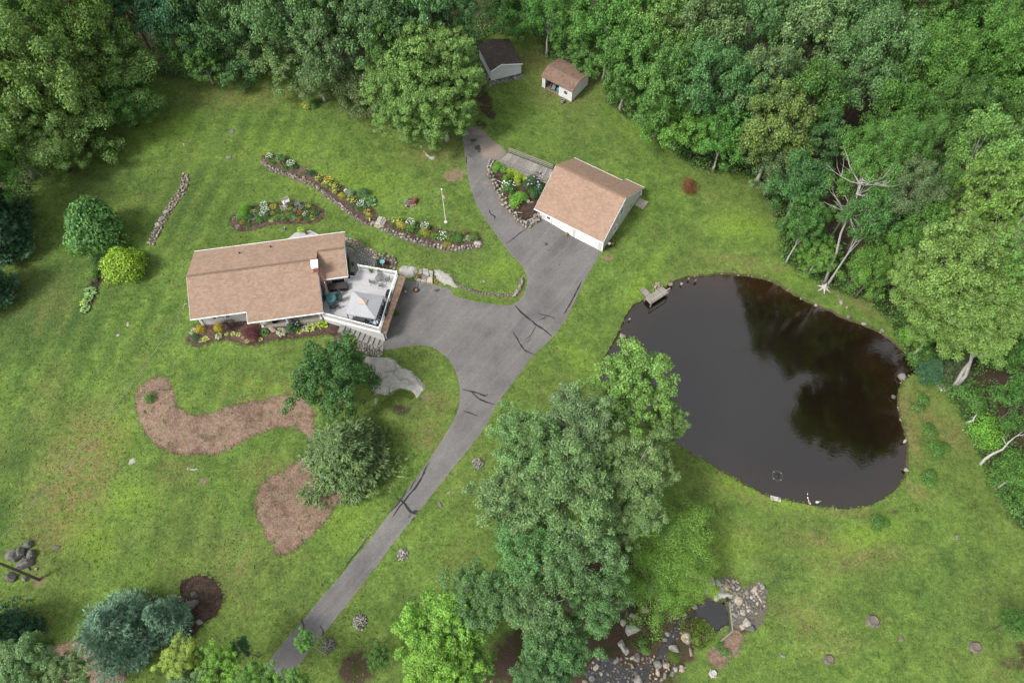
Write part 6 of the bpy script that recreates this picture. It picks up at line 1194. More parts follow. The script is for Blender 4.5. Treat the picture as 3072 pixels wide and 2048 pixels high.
bb_ = thing('bird_bath', 'turquoise bird bath in the small plot by the patio', 'bird bath', T(R2(1085, 240))); k = B(); k.lathe((0, 0, 0), [(.16, 0), (.07, .15), (.06, .55), (.12, .62)], 10); k.mk('stem', ROCKL, bb_); k = B(); k.lathe((0, 0, .6), [(.1, 0), (.3, .1), (.32, .13), (.28, .12), (.05, .06)], 16); k.mk('basin', mat('turquoise_glaze', (.10, .36, .40), .3, .1, 3), bb_)
lt = thing('stump_seat', 'round pale log slice in the wedge bed', 'log', T(R3(930, 870))); k = B(); k.lathe((0, 0, 0), [(.2, 0), (.2, .3)], 12); k.mk('log_body', mat('cut_wood', (.55, .46, .33), .8, .15, 8), lt)
for i, (a, b, lb) in enumerate(((R3(608,657), R3(682,690), 'bleached stick lying in the wedge bed'), (R3(795,978), R3(870,980), 'bleached stick near the tip of the wedge bed'), (R3(945,878), R3(985,876), 'short stick beside the log slice'))):
    A_ = T(a); B__ = T(b); t = thing('driftwood_stick', lb, 'stick', A_); k = B(); k.tube([(0, 0, .1), (B__-A_)*.5 + Vector((0, 0, .16)), (B__-A_) + Vector((0, 0, .1))], [.06, .05, .03], 6); k.mk('stick', BARKP, t)
hs_ = thing('garden_hose', 'curved pale edging strip at the garage end of the wedge bed', 'edging', T(R3(960, 1040))); k = B(); k.tube([T(R3(*p)) - hs_.location + Vector((0, 0, .3)) for p in ((885,1078),(930,1062),(975,1040),(1010,1010),(1036,985))], .05, 6); k.mk('strip', mat('edging_grey', (.4, .4, .38), .7, .2, 3), hs_)
pw_ = thing('red_toy', 'small red ornament below the large globe shrub', 'ornament', T(R3(828, 930))); k = B(); k.lathe((0, 0, .05), [(.1, 0), (.16, .1), (.05, .25)], 8); k.mk('ornament_body', mat('toy_red', (.45, .06, .03), .5, .1, 3), pw_)
fb = thing('fire_bowl', 'small round terracotta fire bowl on the driveway', 'fire bowl', T(R2(1518, 575))); k = B(); k.lathe((0, 0, .04), [(.2, 0), (.36, .2), (.36, .24), (.3, .22), (.15, .1)], 16); k.mk('bowl', BLACK, fb); k = B(); k.lathe((0, 0, .18), [(.2, 0), (.2, .06), (.1, .08)], 12); k.mk('coals', mat('terracotta', (.33, .13, .07), .8, .2, 4), fb); k = B(); k.tube([(.1, .3, .15), (.25, .9, .1), (.3, 1.2, .05)], .035, 6); k.mk('handle', BLACK, fb)
pl_ = thing('path_light', 'slim black path light on the lawn beside the driveway', 'lamp', T(Pp(1151, 950))); k = B(); k.tube([(0, 0, 0), (0, 0, 1.1)], .03, 6); k.mk('post', BLACK, pl_); k = B(); k.lathe((0, 0, 1.05), [(.06, 0), (.13, .1), (.02, .2)], 8); k.mk('lantern', BLACK, pl_)
# utility pole and wires
up0 = T(RB(270, 855)); up = thing('utility_pole', 'leaning looking wooden utility pole at the left edge', 'utility pole', up0); k = B(); k.tube([(0, 0, 0), (0, 0, 5), (.0, 0, 10.5)], [.17, .15, .11], 8); k.mk('pole', mat('pole_wood', (.13, .11, .085), .9, .3, 5), up)
k = B(); k.tube([(.16, -.1, 8.2), (.16, -.1, 9.0)], .05, 6); k.lathe((0, 0, 9.6), [(.08, 0), (.12, .1), (.05, .2)], 6); k.beam((-.5, 0, 9.4), (.5, 0, 9.4), .08, .1); k.mk('bracket', IRON, up)
def wire(name, label, a, b, sag, r, m, twist=False):
    a, b = Vector(a), Vector(b); t = thing(name, label, 'cable', a); k = B(); n = 60; k.tube([(b-a)*(i/n) - Vector((0, 0, sag*4*(i/n)*(1-i/n))) for i in range(n+1)], r, 5); k.mk('conductor', m, t)
    if twist:
        k = B(); n = 150
        for i in range(n): u = (i+.1)/n; w_ = (i+.62)/n; p, q = [(b-a)*u_ - Vector((0, 0, sag*4*u_*(1-u_))) + Vector((0, 0, r*1.1)) for u_ in (u, w_)]; k.tube([p, q], r*.75, 4, False)
        o = k.mk('twisted_strand', mat('bare_strand', (.5, .52, .5), .5, .1, 3), t); o['kind'] = 'stuff'
wire('service_cable', 'twisted service cable from house corner to utility pole', HW(-.5, 1.85, 4.75), up0 + Vector((0, 0, 9.6)), 1.6, .022, IRON, True)
e_ = T(RB(110, 1380), 7); wire('service_cable', 'twisted cable running down over the dark hemlock', up0 + Vector((0, 0, 9.6)), Vector((e_.x + 2, e_.y - 14, 8)), .8, .024, IRON, True)

# ------------------------------------------------------------------ foliage meshes (each kind built once, shared by its copies)
def crown_broad(name, seed, R=5., H=4.2, lobes=13, puffs=11, leaves=85, leaf=.3, open_=.0, up=.35, asp=.62, pr=.72, sh=None):
    """a broad-leaved crown round the origin: lobes > puffs > leaves"""
    g = np.random.RandomState(seed); P = []; N = []; tips = []
    for i in range(lobes):
        ph = i * 2.39996 + g.uniform(-.4, .4); zz = 1 - (i + .5) / lobes * 1.45
        rr = math.sqrt(max(0, 1 - min(1, zz*zz))) if zz > 0 else math.sqrt(max(.05, 1 - zz*zz)) * .95
        k = g.uniform(.45, .92) if i else .62
        if sh == 'cone': rr *= max(.25, (1.05 - zz) * .75)
        c = np.array([math.cos(ph)*rr*R*k, math.sin(ph)*rr*R*k, zz*H*k*1.05]); lr = R * g.uniform(.20, .46)
        tips.append(c)
        if g.rand() < open_: continue
        d = rdir(g, puffs, .45); q = c + d * np.array([lr, lr, lr*.8]) * g.uniform(.55, 1.3, (puffs, 1))
        for j in range(puffs):
            r_ = pr * R / 5 * g.uniform(.5, 1.45); m_ = int(leaves * 1.45 * (r_ / (pr * R / 5)) ** 1.6)
            dd = rdir(g, m_, .55); pp = q[j] + dd * r_ * np.array([1.15, 1.15, .75]) * g.uniform(.55, 1.08, (m_, 1))
            P.append(pp); N.append(dd * .55 + rdir(g, m_) * .55 + np.array([0, 0, up]))
    P = np.vstack(P); N = np.vstack(N)
    return leafmesh(name, quads(name, P, N, rdir(g, len(P), -.3), leaf * .82, asp, g, None), LEAF), tips
def crown_needle(name, seed, R=4., H=10., n=2600, spray=.55, droop=-.15, fan=4, wide=.16, shape=1.0, clump=0.):
    """conical conifer, base of crown at z 0, tip at z H; sprays of needles along whorled boughs"""
    g = np.random.RandomState(seed); V = []
    P = []; A = []
    whorls = int(H / .55); per = max(40, n // whorls)
    for w in range(whorls):
        t = (w + .5) / whorls; r = R * (1 - t) ** shape * g.uniform(.88, 1.08) + .12; nb = g.randint(6, 9); a0 = g.uniform(0, 6.28)
        k = int(per * (.35 + 1.3 * (1 - t)))
        b = g.randint(0, nb, k); ang = a0 + b * 6.283 / nb + g.normal(0, .10 + .07*clump, k); u = g.uniform(.30, 1.02, k) ** .7
        bl = np.array([g.uniform(.6, 1.25) for _ in range(nb)])[b]
        x = np.cos(ang) * r * u * bl; y = np.sin(ang) * r * u * bl; z = t * H + u * r * droop + g.uniform(-.12, .12, k) + .12 * u * u * r
        P.append(np.column_stack([x, y, z])); A.append(np.column_stack([np.cos(ang), np.sin(ang), np.full(k, .25)]))
    P = np.vstack(P); A = np.vstack(A); Q = []
    for i in range(fan):
        ax = A + g.normal(0, .55, A.shape); ax /= np.linalg.norm(ax, axis=1)[:, None]
        Q.append(quads(name, P + ax * spray * .35, rdir(g, len(P), 1.2), ax, spray, wide / spray * 1.6, g, None, .1))
    return leafmesh(name, np.vstack(Q), NEEDLE)
def dome(name, seed, n=2600, leaf=.085, h=.85, m=None, up=.4, bumps=16, asp=.6, r0=.8):
    """a rounded bush of unit radius, base at z 0"""
    g = np.random.RandomState(seed); c = rdir(g, bumps, .5); c[:, 2] = np.abs(c[:, 2]); P = []; N = []
    per = n // bumps
    for i in range(bumps):
        b = c[i] * np.array([.62, .62, .62*h]) * g.uniform(.85, 1.1); b[2] += .1; d = rdir(g, per, .4); r_ = .40 * g.uniform(.8, 1.2)
        P.append(b + d * r_ * g.uniform(.75, 1.05, (per, 1)) * np.array([1, 1, .9])); N.append(d * .7 + rdir(g, per) * .5 + np.array([0, 0, up]))
    P = np.vstack(P); N = np.vstack(N); P[:, 2] = np.maximum(P[:, 2], .02)
    return leafmesh(name, quads(name, P, N, rdir(g, len(P)), leaf, asp, g, None), m or LEAF)
def straps(name, seed, n=80, length=1.0, w=.05, h=.8, seg=4, spread=1.):
    g = np.random.RandomState(seed); v = []; f = []
    for i in range(n):
        a = g.uniform(0, 6.283); L_ = length * g.uniform(.6, 1.1); k0 = g.uniform(.15, 1.) * spread; o = g.normal(0, .12, 2); k = len(v)
        for s in range(seg + 1):
            t = s / seg; r = L_ * t * k0; z = h * (math.sin(min(1, t * 1.15) * 2.2) * (1.15 - k0 * .6)) + .03; z = max(z, .03)
            ww = w * (1 - t * .85); cx_ = o[0] + math.cos(a) * r; cy_ = o[1] + math.sin(a) * r
            v += [(cx_ - math.sin(a)*ww, cy_ + math.cos(a)*ww, z), (cx_ + math.sin(a)*ww, cy_ - math.cos(a)*ww, z)]
        for s in range(seg): f.append((k+2*s, k+2*s+1, k+2*s+3, k+2*s+2))
    me = bpy.data.meshes.new(name); me.from_pydata(v, [], f); me.materials.append(LEAF); me.update(); return me
def hosta(name, seed, n=46):
    g = np.random.RandomState(seed); v = []; f = []
    for i in range(n):
        a = g.uniform(0, 6.283); r1 = g.uniform(.1, .75); L_ = g.uniform(.3, .42); tilt = g.uniform(.1, .5); z0 = .55 * (1 - r1 * .8) + g.uniform(0, .1); k = len(v)
        d = np.array([math.cos(a), math.sin(a)]); p = np.array([-d[1], d[0]])
        for t, w_ in ((0, .03), (.35, .17), (.7, .14), (1, .01)):
            q = d * (r1 + L_ * t); z = z0 + .10 * math.sin(t * 2.6) - tilt * .25 * t
            v += [(*(q - p * w_), z), (*q, z - .03), (*(q + p * w_), z)]
        for s in range(3):
            for c_ in (0, 1): f.append((k+3*s+c_, k+3*s+c_+1, k+3*s+c_+4, k+3*s+c_+3))
    me = bpy.data.meshes.new(name); me.from_pydata(v, [], f); me.materials.append(LEAF); me.update(); return me
def blooms(name, seed, n=26, r=.07, h=.85, spread=.75):
    g = np.random.RandomState(seed); v = []; f = []
    for i in range(n):
        a = g.uniform(0, 6.283); rr = spread * math.sqrt(g.rand()); z = h * (1 - .35 * rr * rr) + g.uniform(-.05, .1); c = (rr*math.cos(a), rr*math.sin(a)); k = len(v); s = r * g.uniform(.7, 1.3)
        v.append((c[0], c[1], z - s*.3))
        tx, ty = g.uniform(-.4, .4, 2)
        for j in range(6): t = j * math.pi/3; v.append((c[0]+s*math.cos(t), c[1]+s*math.sin(t), z + s*(tx*math.cos(t)+ty*math.sin(t)) + s*.15))
        for j in range(6): f.append((k, k+1+j, k+1+(j+1) % 6))
    me = bpy.data.meshes.new(name); me.from_pydata(v, [], f); me.materials.append(PETAL); me.update(); return me
def trunkmesh(name, seed, h=11., r=.28, tips=(), m=None, zc=None, lean=(0, 0), limbs=9, bare=False, skip=0):
    g = random.Random(seed); b = B(); pts = []
    n = 6
    for i in range(n + 1):
        t = i / n; pts.append((lean[0]*t*t + g.uniform(-.12, .12)*(i > 0), lean[1]*t*t + g.uniform(-.12, .12)*(i > 0), h * t))
    b.tube(pts, [r*1.5] + [r * (1 - .65*i/n) for i in range(1, n+1)], 8)
    zc = zc if zc is not None else h
    for c in list(tips)[:limbs]:
        s = pts[g.choice([3, 4, 5])]; e = (c[0] + lean[0], c[1] + lean[1], c[2] + zc); mdl = ((s[0]+e[0])/2 + g.uniform(-.3, .3), (s[1]+e[1])/2 + g.uniform(-.3, .3), (s[2]+e[2])/2 - .2)
        b.tube([s, mdl, e], [r*.45, r*.28, r*.1], 5, False)
        if bare:
            for _ in range(3): b.tube([mdl, (e[0]+g.uniform(-1.5, 1.5), e[1]+g.uniform(-1.5, 1.5), e[2]+g.uniform(-.2, 1.2))], [r*.2, r*.05], 4, False)
    me = bpy.data.meshes.new(name); me.from_pydata(b.v, [], b.f); me.materials.append(m or BARK); me.polygons.foreach_set('use_smooth', [True]*len(b.f)); me.update(); return me
BROAD = []
for i, kw in enumerate([dict(R=5, H=4.4, lobes=14, puffs=12), dict(R=5, H=4.8, lobes=16, puffs=11, pr=.62, leaf=.27, leaves=80), dict(R=5, H=4., lobes=12, puffs=13, pr=.85, leaves=95),
                        dict(R=5, H=5.4, lobes=18, puffs=9, pr=.66), dict(R=5, H=4.2, lobes=13, puffs=12, pr=.6, leaf=.26, open_=.1, leaves=90)]):
    cr, tips = crown_broad('crown', 20 + i, **kw); BROAD.append((cr, trunkmesh('trunk', i, 11, .26, tips, BARK if i % 2 else BARKP)))
OAK = []
for i in range(3):
    cr, tips = crown_broad('crown', 50 + i, R=5, H=3.6, lobes=19, puffs=10, leaves=100, leaf=.26, pr=.62, open_=.14, asp=.75, up=.5); OAK.append((cr, trunkmesh('trunk', 30+i, 11, .3, tips, BARKP, bare=True)))
MAPLE = []
for i in range(2):
    cr, tips = crown_broad('crown', 70 + i, R=5, H=4.6, lobes=17, puffs=14, leaves=85, leaf=.24, pr=.55, up=.5, asp=.9); MAPLE.append((cr, trunkmesh('trunk', 40+i, 11, .24, tips, BARKP, bare=True)))
FEATH = []
for i in range(3):      # feathery compound leaves
    cr, tips = crown_broad('crown', 90 + i, R=5, H=4.6, lobes=15, puffs=13, leaves=135, leaf=.28, pr=.7, up=.5, asp=.45); FEATH.append((cr, trunkmesh('trunk', 60+i, 11, .26, tips)))
SPRUCE = crown_needle('crown', 3, R=5.4, H=11, n=6500, spray=.62, droop=-.12, fan=4, wide=.075, shape=.8, clump=1.2)
HEML = crown_needle('crown', 5, R=4.6, H=10, n=5200, spray=.55, droop=-.32, fan=4, wide=.085, shape=.72, clump=1.)
PINE = crown_needle('crown', 8, R=3.6, H=12, n=3600, spray=.6, droop=.0, fan=5, wide=.1, shape=.55, clump=1.5)
DOMES = [dome('foliage', i) for i in range(3)]
FINE = [dome('foliage', 10 + i, 4200, .055, .8, bumps=22) for i in range(2)]
BIGB = [dome('foliage', 20 + i, 6500, .085, .95, bumps=30, up=.5) for i in range(2)]
LOOSE = [dome('foliage', 30 + i, 900, .13, .7, bumps=10) for i in range(2)]
STRAPS = [straps('leaves', i) for i in range(2)]; FOUNT = straps('leaves', 9, 220, 1.0, .02, 1.0, 5, 1.)
HOSTA = [hosta('leaves', i) for i in range(2)]; BLOOM = [blooms('blossoms', 1, 26, .055), blooms('blossoms', 2, 46, .052, .9, .85), blooms('blossoms', 3, 14, .08, .95, .8)]
WISP = []
for i in range(2):
    cr, tips = crown_broad('crown', 110 + i, R=5, H=3.4, lobes=20, puffs=9, leaves=62, leaf=.21, pr=.8, up=.7, asp=.5); WISP.append((cr, trunkmesh('trunk', 80+i, 11, .14, tips, BARKP, bare=True)))
TREES = {'wisp': WISP, 'broad': BROAD, 'oak': OAK, 'maple': MAPLE, 'feath': FEATH}
C_ = dict(lime3=(.125,.25,.038), wl=(.11,.20,.035), olive=(.100,.190,.048), olive2=(.092,.172,.040), teal=(.058,.135,.046), teal2=(.074,.155,.056), grey=(.085,.142,.056), mid=(.056,.135,.030), mid2=(.068,.16,.034), bright=(.085,.19,.034), dark=(.036,.092,.024),
          dkteal=(.034,.090,.046), lime=(.105,.20,.046), lime2=(.17,.26,.05), oak=(.10,.172,.066), oak2=(.105,.19,.05), blue=(.11,.205,.145), hem=(.055,.085,.038), hemg=(.08,.135,.05), yel=(.095,.165,.042))
TG = 'trees of the surrounding wood'
tn = 0
forest_in = forest_poly
def tree(px, py, r, kind, col, label, fz=Pp, zc=11.5, group=None, name=None, base=None, flat=1., cat='tree', lower=()):
    """px,py: centre of the crown in the photo, r its radius in display pixels, zc the height of the crown's centre over ground"""
    global tn; tn += 1
    p = fz(px, py)
    if group == TG:
        while zc > 3.6 and not inside([tuple(T(p, zc).xy)], forest_in)[0]: zc -= .5
    g = T(p, zc); sc_m = r * 1.30612 / (F_PX / ((CAM_H - g.z - zc) * F_PX / (F_PX * ct - (CY - p[1]) * st_)))
    s = sc_m / 5.0 * 1.05; rot = (tn * 2.399) % 6.283; nm = name or {'wisp': 'willow_tree', 'broad': 'broadleaf_tree', 'oak': 'oak_tree', 'maple': 'maple_tree', 'feath': 'ash_tree'}[kind]
    if group == TG: flat = max(1., min(1.75, (zc - 1.0) / (4.3 * s)))
    cr, tk = TREES[kind][tn % len(TREES[kind])]
    b = T(fz(*base)) if base else Vector((g.x, g.y, th(g.x, g.y)))
    t = thing(nm, label, cat, b, 0, group)
    off = Vector((g.x - b.x, g.y - b.y, 0)); zz = g.z - b.z + zc
    if base:
        tips = [(Vector(v_).x * s, Vector(v_).y * s, Vector(v_).z * s) for v_ in crown_tips[kind]]
        link('trunk', trunkmesh('trunk', tn, zz - .5*s, .26 * max(s, .8), tips, BARKP, zz, (off.x, off.y), 9, True), t)
    else:
        link('trunk', tk, t, None, (0, 0, rot), (s * .9, s * .9, zz / 11.0))
    c = link('crown', cr, t, (off.x, off.y, zz), (0, 0, rot), (s, s, s * flat))
    c.color = (*[v * rnd.uniform(.92, 1.08) for v in C_[col]], 1)
    for lx, ly, lr, lz in lower:
        p2 = fz(lx, ly); g2 = T(p2, lz); s2 = s * lr / r; o = link('lower_crown', TREES[kind][(tn + 1) % len(TREES[kind])][0], t, (g2.x - b.x, g2.y - b.y, g2.z - b.z + lz), (0, 0, rot + 1), (s2, s2, s2 * .9)); o.color = c.color
    return t
crown_tips = {k: [(math.cos(i*2.4)*3, math.sin(i*2.4)*3, (i % 3)*.8 - .4) for i in range(9)] for k in TREES}
TL = [  # crowns in the photo: x, y, radius, kind, colour, label
 (50,55,95,'feath','mid','dark ash with yellowish tips filling the top left corner'), (185,45,100,'feath','olive2','olive ash at the top edge, second crown from the left corner'), (300,20,70,'broad','dkteal','small blue green crown at the top edge right of the olive ashes'),
 (105,185,115,'feath','olive','broad pale olive ash, brightest of the left wood'), (255,165,100,'feath','olive','pale olive ash beside the dark notch in the wood'), (170,290,100,'feath','olive2','olive ash hanging low over the left lawn edge'),
 (55,300,85,'feath','olive','yellowish ash on the left edge above the bright green crown'), (290,245,62,'feath','mid2','green ash crown jutting into the lawn right of the olive ashes'), (15,325,60,'broad','bright','bright green crown at the left edge above the dark pine'),
 (130,350,60,'feath','olive2','lowest olive ash branch mass above the leaning grey trunk'), (40,365,45,'maple','mid2','small fresh green crown low on the left edge of the wood'),
 (400,30,70,'broad','dkteal','blue green crown at the top edge above the dark hollow'), (425,95,62,'broad','mid','small round tree leaning out over the dark hollow'), (470,150,50,'maple','mid','leafy tree with bare lower trunk right of the dark hollow'),
 (480,45,80,'broad','teal','dense teal crown at the top edge, right of the hollow'), (545,120,80,'broad','teal','teal tree standing at the lawn edge behind the flag of lawn'), (585,30,85,'oak','teal2','grey teal oak at the top edge of the wood'),
 (640,130,80,'oak','grey','grey green oak overhanging the lawn above the stone bed'), (690,40,90,'oak','teal2','large grey teal oak on the top edge, left of the centre'), (760,100,85,'oak','grey','grey oak with yellowish tinge behind the flower clump'),
 (735,190,55,'oak','grey','low grey oak bough right above the yellow flower clump'), (830,200,68,'broad','grey','dull grey green tree tucked left of the big leafy oak'), (800,25,60,'broad','teal','dark teal crown touching the top edge left of the pale one'),
 (870,75,90,'maple','teal2','pale teal maple behind the big leafy oak, left one'), (960,50,85,'maple','teal2','pale teal maple behind the big leafy oak, right one'), (1055,35,55,'broad','teal','teal crown on the top edge beside the dark gap'),
 (905,125,60,'maple','mid','green crown wedged between the teal maples and leafy oak'), (1195,45,60,'broad','mid','dark green round tree behind the dark roofed shed'), (1260,30,60,'broad','mid2','green tree on the top edge between the two sheds'),
 (1320,70,62,'maple','mid2','bright tree whose boughs reach over the tan shed'), (1350,130,45,'maple','mid2','low leafy boughs just above the roof of the tan shed'), (1150,5,40,'broad','dark','dark crown at the top edge over the gap in the wood'),
 (1400,60,80,'maple','mid2','fresh green tree at the top edge right of the tan shed'), (1440,160,75,'maple','mid2','leafy tree beside the tan shed, its skirt on the lawn'), (1510,60,85,'oak','oak2','pale green oak on the top edge right of the sheds'),
 (1530,190,85,'oak','mid2','broad oak standing between tan shed and wood corner'), (1560,290,75,'maple','bright','yellow green tree whose skirt meets the lawn corner'), (1490,250,50,'maple','mid','low leafy tree at the lawn edge right below the tan shed'),
 (1620,80,90,'oak','grey','grey green oak on the top edge with bare twigs showing'), (1640,200,80,'oak','teal','deep teal oak in the middle of the right wood'), (1660,320,65,'maple','mid2','bright leafy tree above the red leaved shrub'),
 (1730,60,90,'oak','teal2','teal oak on the top edge, third right of the sheds'), (1740,200,75,'oak','grey','dull grey oak behind the yellowing tree'), (1790,290,80,'oak','yel','yellowing tree with pale forked trunk in the right wood'),
 (1780,390,58,'broad','grey','grey green tree at the lawn edge below the yellowing tree'), (1850,90,95,'oak','oak','big pale oak, top of the right wood'), (1860,230,70,'broad','mid','green tree between the pale oak and forest gap'),
 (1880,330,50,'broad','teal','small teal crown at the left side of the forest gap'), (1960,60,90,'feath','teal2','tall teal ash on the top edge of the right wood'), (2000,170,90,'feath','teal2','wide pale teal ash behind the forest gap'),
 (2090,60,80,'broad','mid','dark tree at the top edge left of the right corner'), (2110,180,80,'feath','mid2','green ash with fanned boughs right of the forest gap'), (2190,40,70,'broad','mid','dark green crown near the top right corner'), (2290,50,90,'feath','mid2','fresh green ash in the top right corner'),
 (2230,160,80,'feath','mid2','layered green ash near the right edge'), (2320,190,80,'feath','mid2','layered green ash cut by the right edge'), (2060,270,65,'broad','mid','dark tree below the wide teal ash'), (2150,290,70,'feath','mid','green layered tree right of the forest gap'),
 (2240,280,65,'broad','dark','shadowy tree behind the tall pale oak'), (2000,390,70,'feath','mid2','fan boughed tree just behind the dead white tree'), (2080,360,55,'feath','mid2','low fan boughed tree above the leaning snag'), (1840,430,60,'broad','teal','blue green tree at the lawn edge left of the dead tree'),
 (1850,520,50,'maple','mid','dark leafy tree at the lawn corner left of the dead tree'), (1880,590,45,'maple','bright','bright small tree at the tip of the lawn by the pond'), (2000,500,60,'broad','teal','dark tree just right of the dead white trunk'), (2090,450,60,'feath','grey','thin grey green tree under the leaning snag'),
 (2010,620,55,'feath','bright','bright fan boughed tree above the pond bank'), (2110,540,60,'feath','mid2','bright layered tree between the pond and leaning snag'), (2260,370,85,'oak','oak2','tall pale oak crown near the right edge, upper one'), (2330,300,60,'broad','mid','dark crown on the right edge above the pale oaks'),
 (2260,470,80,'maple','lime','pale lime crown at the right, below the tall pale oak'), (2330,500,60,'maple','lime','lime crown cut by the right edge'), (2330,620,70,'maple','oak2','pale crown on the right edge behind the two grey trunks'), (2150,450,45,'broad','mid','mid green crown below the bend of the leaning snag'),
 (2300,790,80,'broad','mid','dark undergrowth tree right of the two grey trunks'), (2340,930,60,'broad','mid','leafy tree on the right edge below the grey trunks'), (2340,1090,50,'broad','mid2','leafy tree low on the right edge'), (2330,1430,30,'broad','mid','small leafy tree at the lower right edge')]
for i, (x, y, r, k, c, lb) in enumerate(TL):
    if i in (74, 75, 76, 77): zc_ = 4.5
    else: zc_ = 11.5 if y < 330 else 17. if (1800 < x and 340 < y < 640) else 9.0
    tree(x, y, r, k, c, lb, zc=zc_, group=TG)
for x, y, r, k, c, lb, z in [(-60,200,90,'feath','olive','olive ash standing beyond the left edge',11), (-50,420,70,'broad','mid','dark tree standing beyond the left edge',9), (2420,150,90,'broad','mid','green tree standing beyond the right edge',11), (2430,420,90,'broad','mid','green tree beyond the right edge of the wood',11),
        (2430,700,90,'broad','mid','green tree beyond the right edge near the pond',10), (2440,1000,70,'broad','mid','green tree beyond the lower right edge',8)]:
    tree(x, y, r, k, c, lb, zc=z, group=TG)
# free-standing trees
tree(960,170,92,'maple','oak2','big leafy oak with light green clumps beside the driveway end', zc=9, name='oak_tree', base=(1028,322), flat=1.3, lower=[(905,200,72,8), (1030,130,70,10), (1060,190,58,8), (985,245,78,7), (920,270,60,5.5), (1045,260,55,5.5), (985,300,50,4), (985,110,62,11)])
tree(2190,600,92,'oak','lime','large lime green oak leaning over the pond on two grey trunks', zc=18, name='oak_tree', base=(2192,890), flat=1.35, lower=[(2115,660,70,15), (2180,700,85,15), (2265,650,80,16), (2140,745,60,12), (2230,775,75,13), (2300,720,70,14), (2100,620,45,15), (2250,560,75,18)])
tree(2300,590,85,'oak','lime','tall lime green oak behind the two grey trunks', zc=17, name='oak_tree')
tree(2150,760,62,'maple','bright','bright leafy boughs hanging to the pond by the trunks', zc=6)
LG = 'oaks on the lower slope between driveway and pond'
tree(1210,1010,88,'oak','oak','grey green oak next to the driveway, uppermost left of the grove', zc=11, group=LG); tree(1330,980,90,'oak','oak','grey green oak at the top middle of the grove below the driveway', zc=12, group=LG)
tree(1450,1080,82,'oak','oak','grey green oak at the upper right of the grove, near the pond', zc=11, group=LG); tree(1180,1140,95,'oak','oak','grey green oak at the left of the grove above the green bush', zc=11, group=LG)
tree(1310,1130,105,'oak','oak','widest grey green oak in the middle of the grove', zc=13, group=LG); tree(1450,1180,72,'oak','oak','grey green oak at the right edge of the grove over the ledge', zc=10, group=LG)
tree(1210,1270,85,'oak','teal2','deeper green oak below the gap in the grove, left one', zc=11, group=LG); tree(1330,1270,88,'oak','teal2','deeper green oak below the gap in the grove, right one', zc=12, group=LG)
tree(1100,1380,72,'oak','teal2','deeper green oak reaching left toward the rock cairns', zc=10, group=LG); tree(1230,1390,88,'oak','teal2','deeper green oak in the lower middle of the grove', zc=11, group=LG)
tree(1370,1380,68,'oak','teal2','deeper green oak at lower right, beside the mossy boulders', zc=10, group=LG); tree(1270,1490,80,'maple','teal','dark teal tree at the bottom edge left of the stream', zc=9, group=LG); tree(1240,1560,60,'maple','teal','dark teal tree cut by the bottom edge left of the stream', zc=9, group=LG)
tree(1450,890,98,'maple','lime','lime green birch overhanging the near shore of the pond', zc=9, name='birch_tree', base=(1385,980))
tree(1530,970,45,'maple','oak2','thin pale green sapling on the pond shore', zc=7)
tree(1540,1240,88,'wisp','wl','wispy bright green willow by the small rock pool', zc=5, name='willow_tree'); tree(1500,1350,78,'wisp','wl','wispy green undergrowth tree over the stream stones', zc=3.5, name='willow_tree'); tree(1590,1320,58,'wisp','wl','wispy green tree tip next to the rock pool', zc=3.5, name='willow_tree')
tree(1010,1470,92,'maple','lime3','yellow green maple at the bottom edge, centre left', zc=9); tree(1000,1560,80,'maple','lime3','yellow green maple crown cut by the bottom edge', zc=9); tree(1080,1530,50,'maple','lime','yellow green maple to the right of the bottom clump', zc=8)
tree(870,1510,28,'broad','mid','small dense green tree at the bottom edge in mulch', zc=3)
tree(500,1535,50,'maple','lime3','bright maple tip left of the driveway at the bottom', zc=9); tree(420,1510,46,'maple','lime2','bright maple left of the smaller one, by the blue spruce', zc=9); tree(590,1572,48,'maple','bright','bright green maple crown over the bottom of the driveway', zc=9)
tree(702,1472,24,'maple','bright','narrow bright maple standing up over the driveway', zc=9); tree(672,1575,36,'maple','bright','bright maple on the bottom edge right of driveway', zc=9); tree(550,1488,24,'broad','dkteal','blue dark small tree between the bright maples', zc=6)
tree(450,1560,60,'maple','oak','pale maple cut by the bottom edge near the spruce', zc=8)
tree(50,1530,72,'maple','oak','pale green maple in the bottom left corner', zc=9); tree(150,1560,60,'maple','oak','pale green maple right of the bottom left corner', zc=8)
tree(772,868,92,'maple','dark','round dark green maple below the stone steps', zc=4.0, name='maple_tree', flat=1.15); 
def conifer(px, py, top, mesh, H, R, w, col, label, name, rot=0., trunkh=1.2, tr=.2):
    """px,py base centre; H height; w width"""
    b = T(Pp(px, py)); t = thing(name, label, 'tree', b, rot)
    bb = B(); bb.tube([(0, 0, 0), (0.05, 0, H*.5), (0, 0, H*.93)], [tr, tr*.6, .03], 6); bb.mk('trunk', BARK, t, True)
    me_h = {SPRUCE: 11, HEML: 10, PINE: 12}[mesh]; me_r = {SPRUCE: 5.4, HEML: 4.6, PINE: 3.6}[mesh]
    c = link('crown', mesh, t, (0, 0, trunkh*.4), None, (w / me_r, w / me_r, (H - trunkh*.4) / me_h)); c.color = (*C_[col], 1); return t
conifer(300, 1455, 0, SPRUCE, 8.0, 0, 4.0, 'blue', 'large blue spruce standing by the round dark mulch circle', 'blue_spruce')
conifer(395, 1430, 0, SPRUCE, 6.3, 0, 2.4, 'blue', 'smaller blue spruce leaning against the large one, near the boulder', 'blue_spruce', 1.)
conifer(800, 1062, 0, HEML, 7.5, 0, 5.0, 'hemg', 'soft feathery hemlock below the round dark maple', 'hemlock_tree')
conifer(25, 1480, 0, HEML, 9, 0, 3.6, 'dkteal', 'dark hemlock crossed by the wire at the left edge', 'hemlock_tree', 2.)
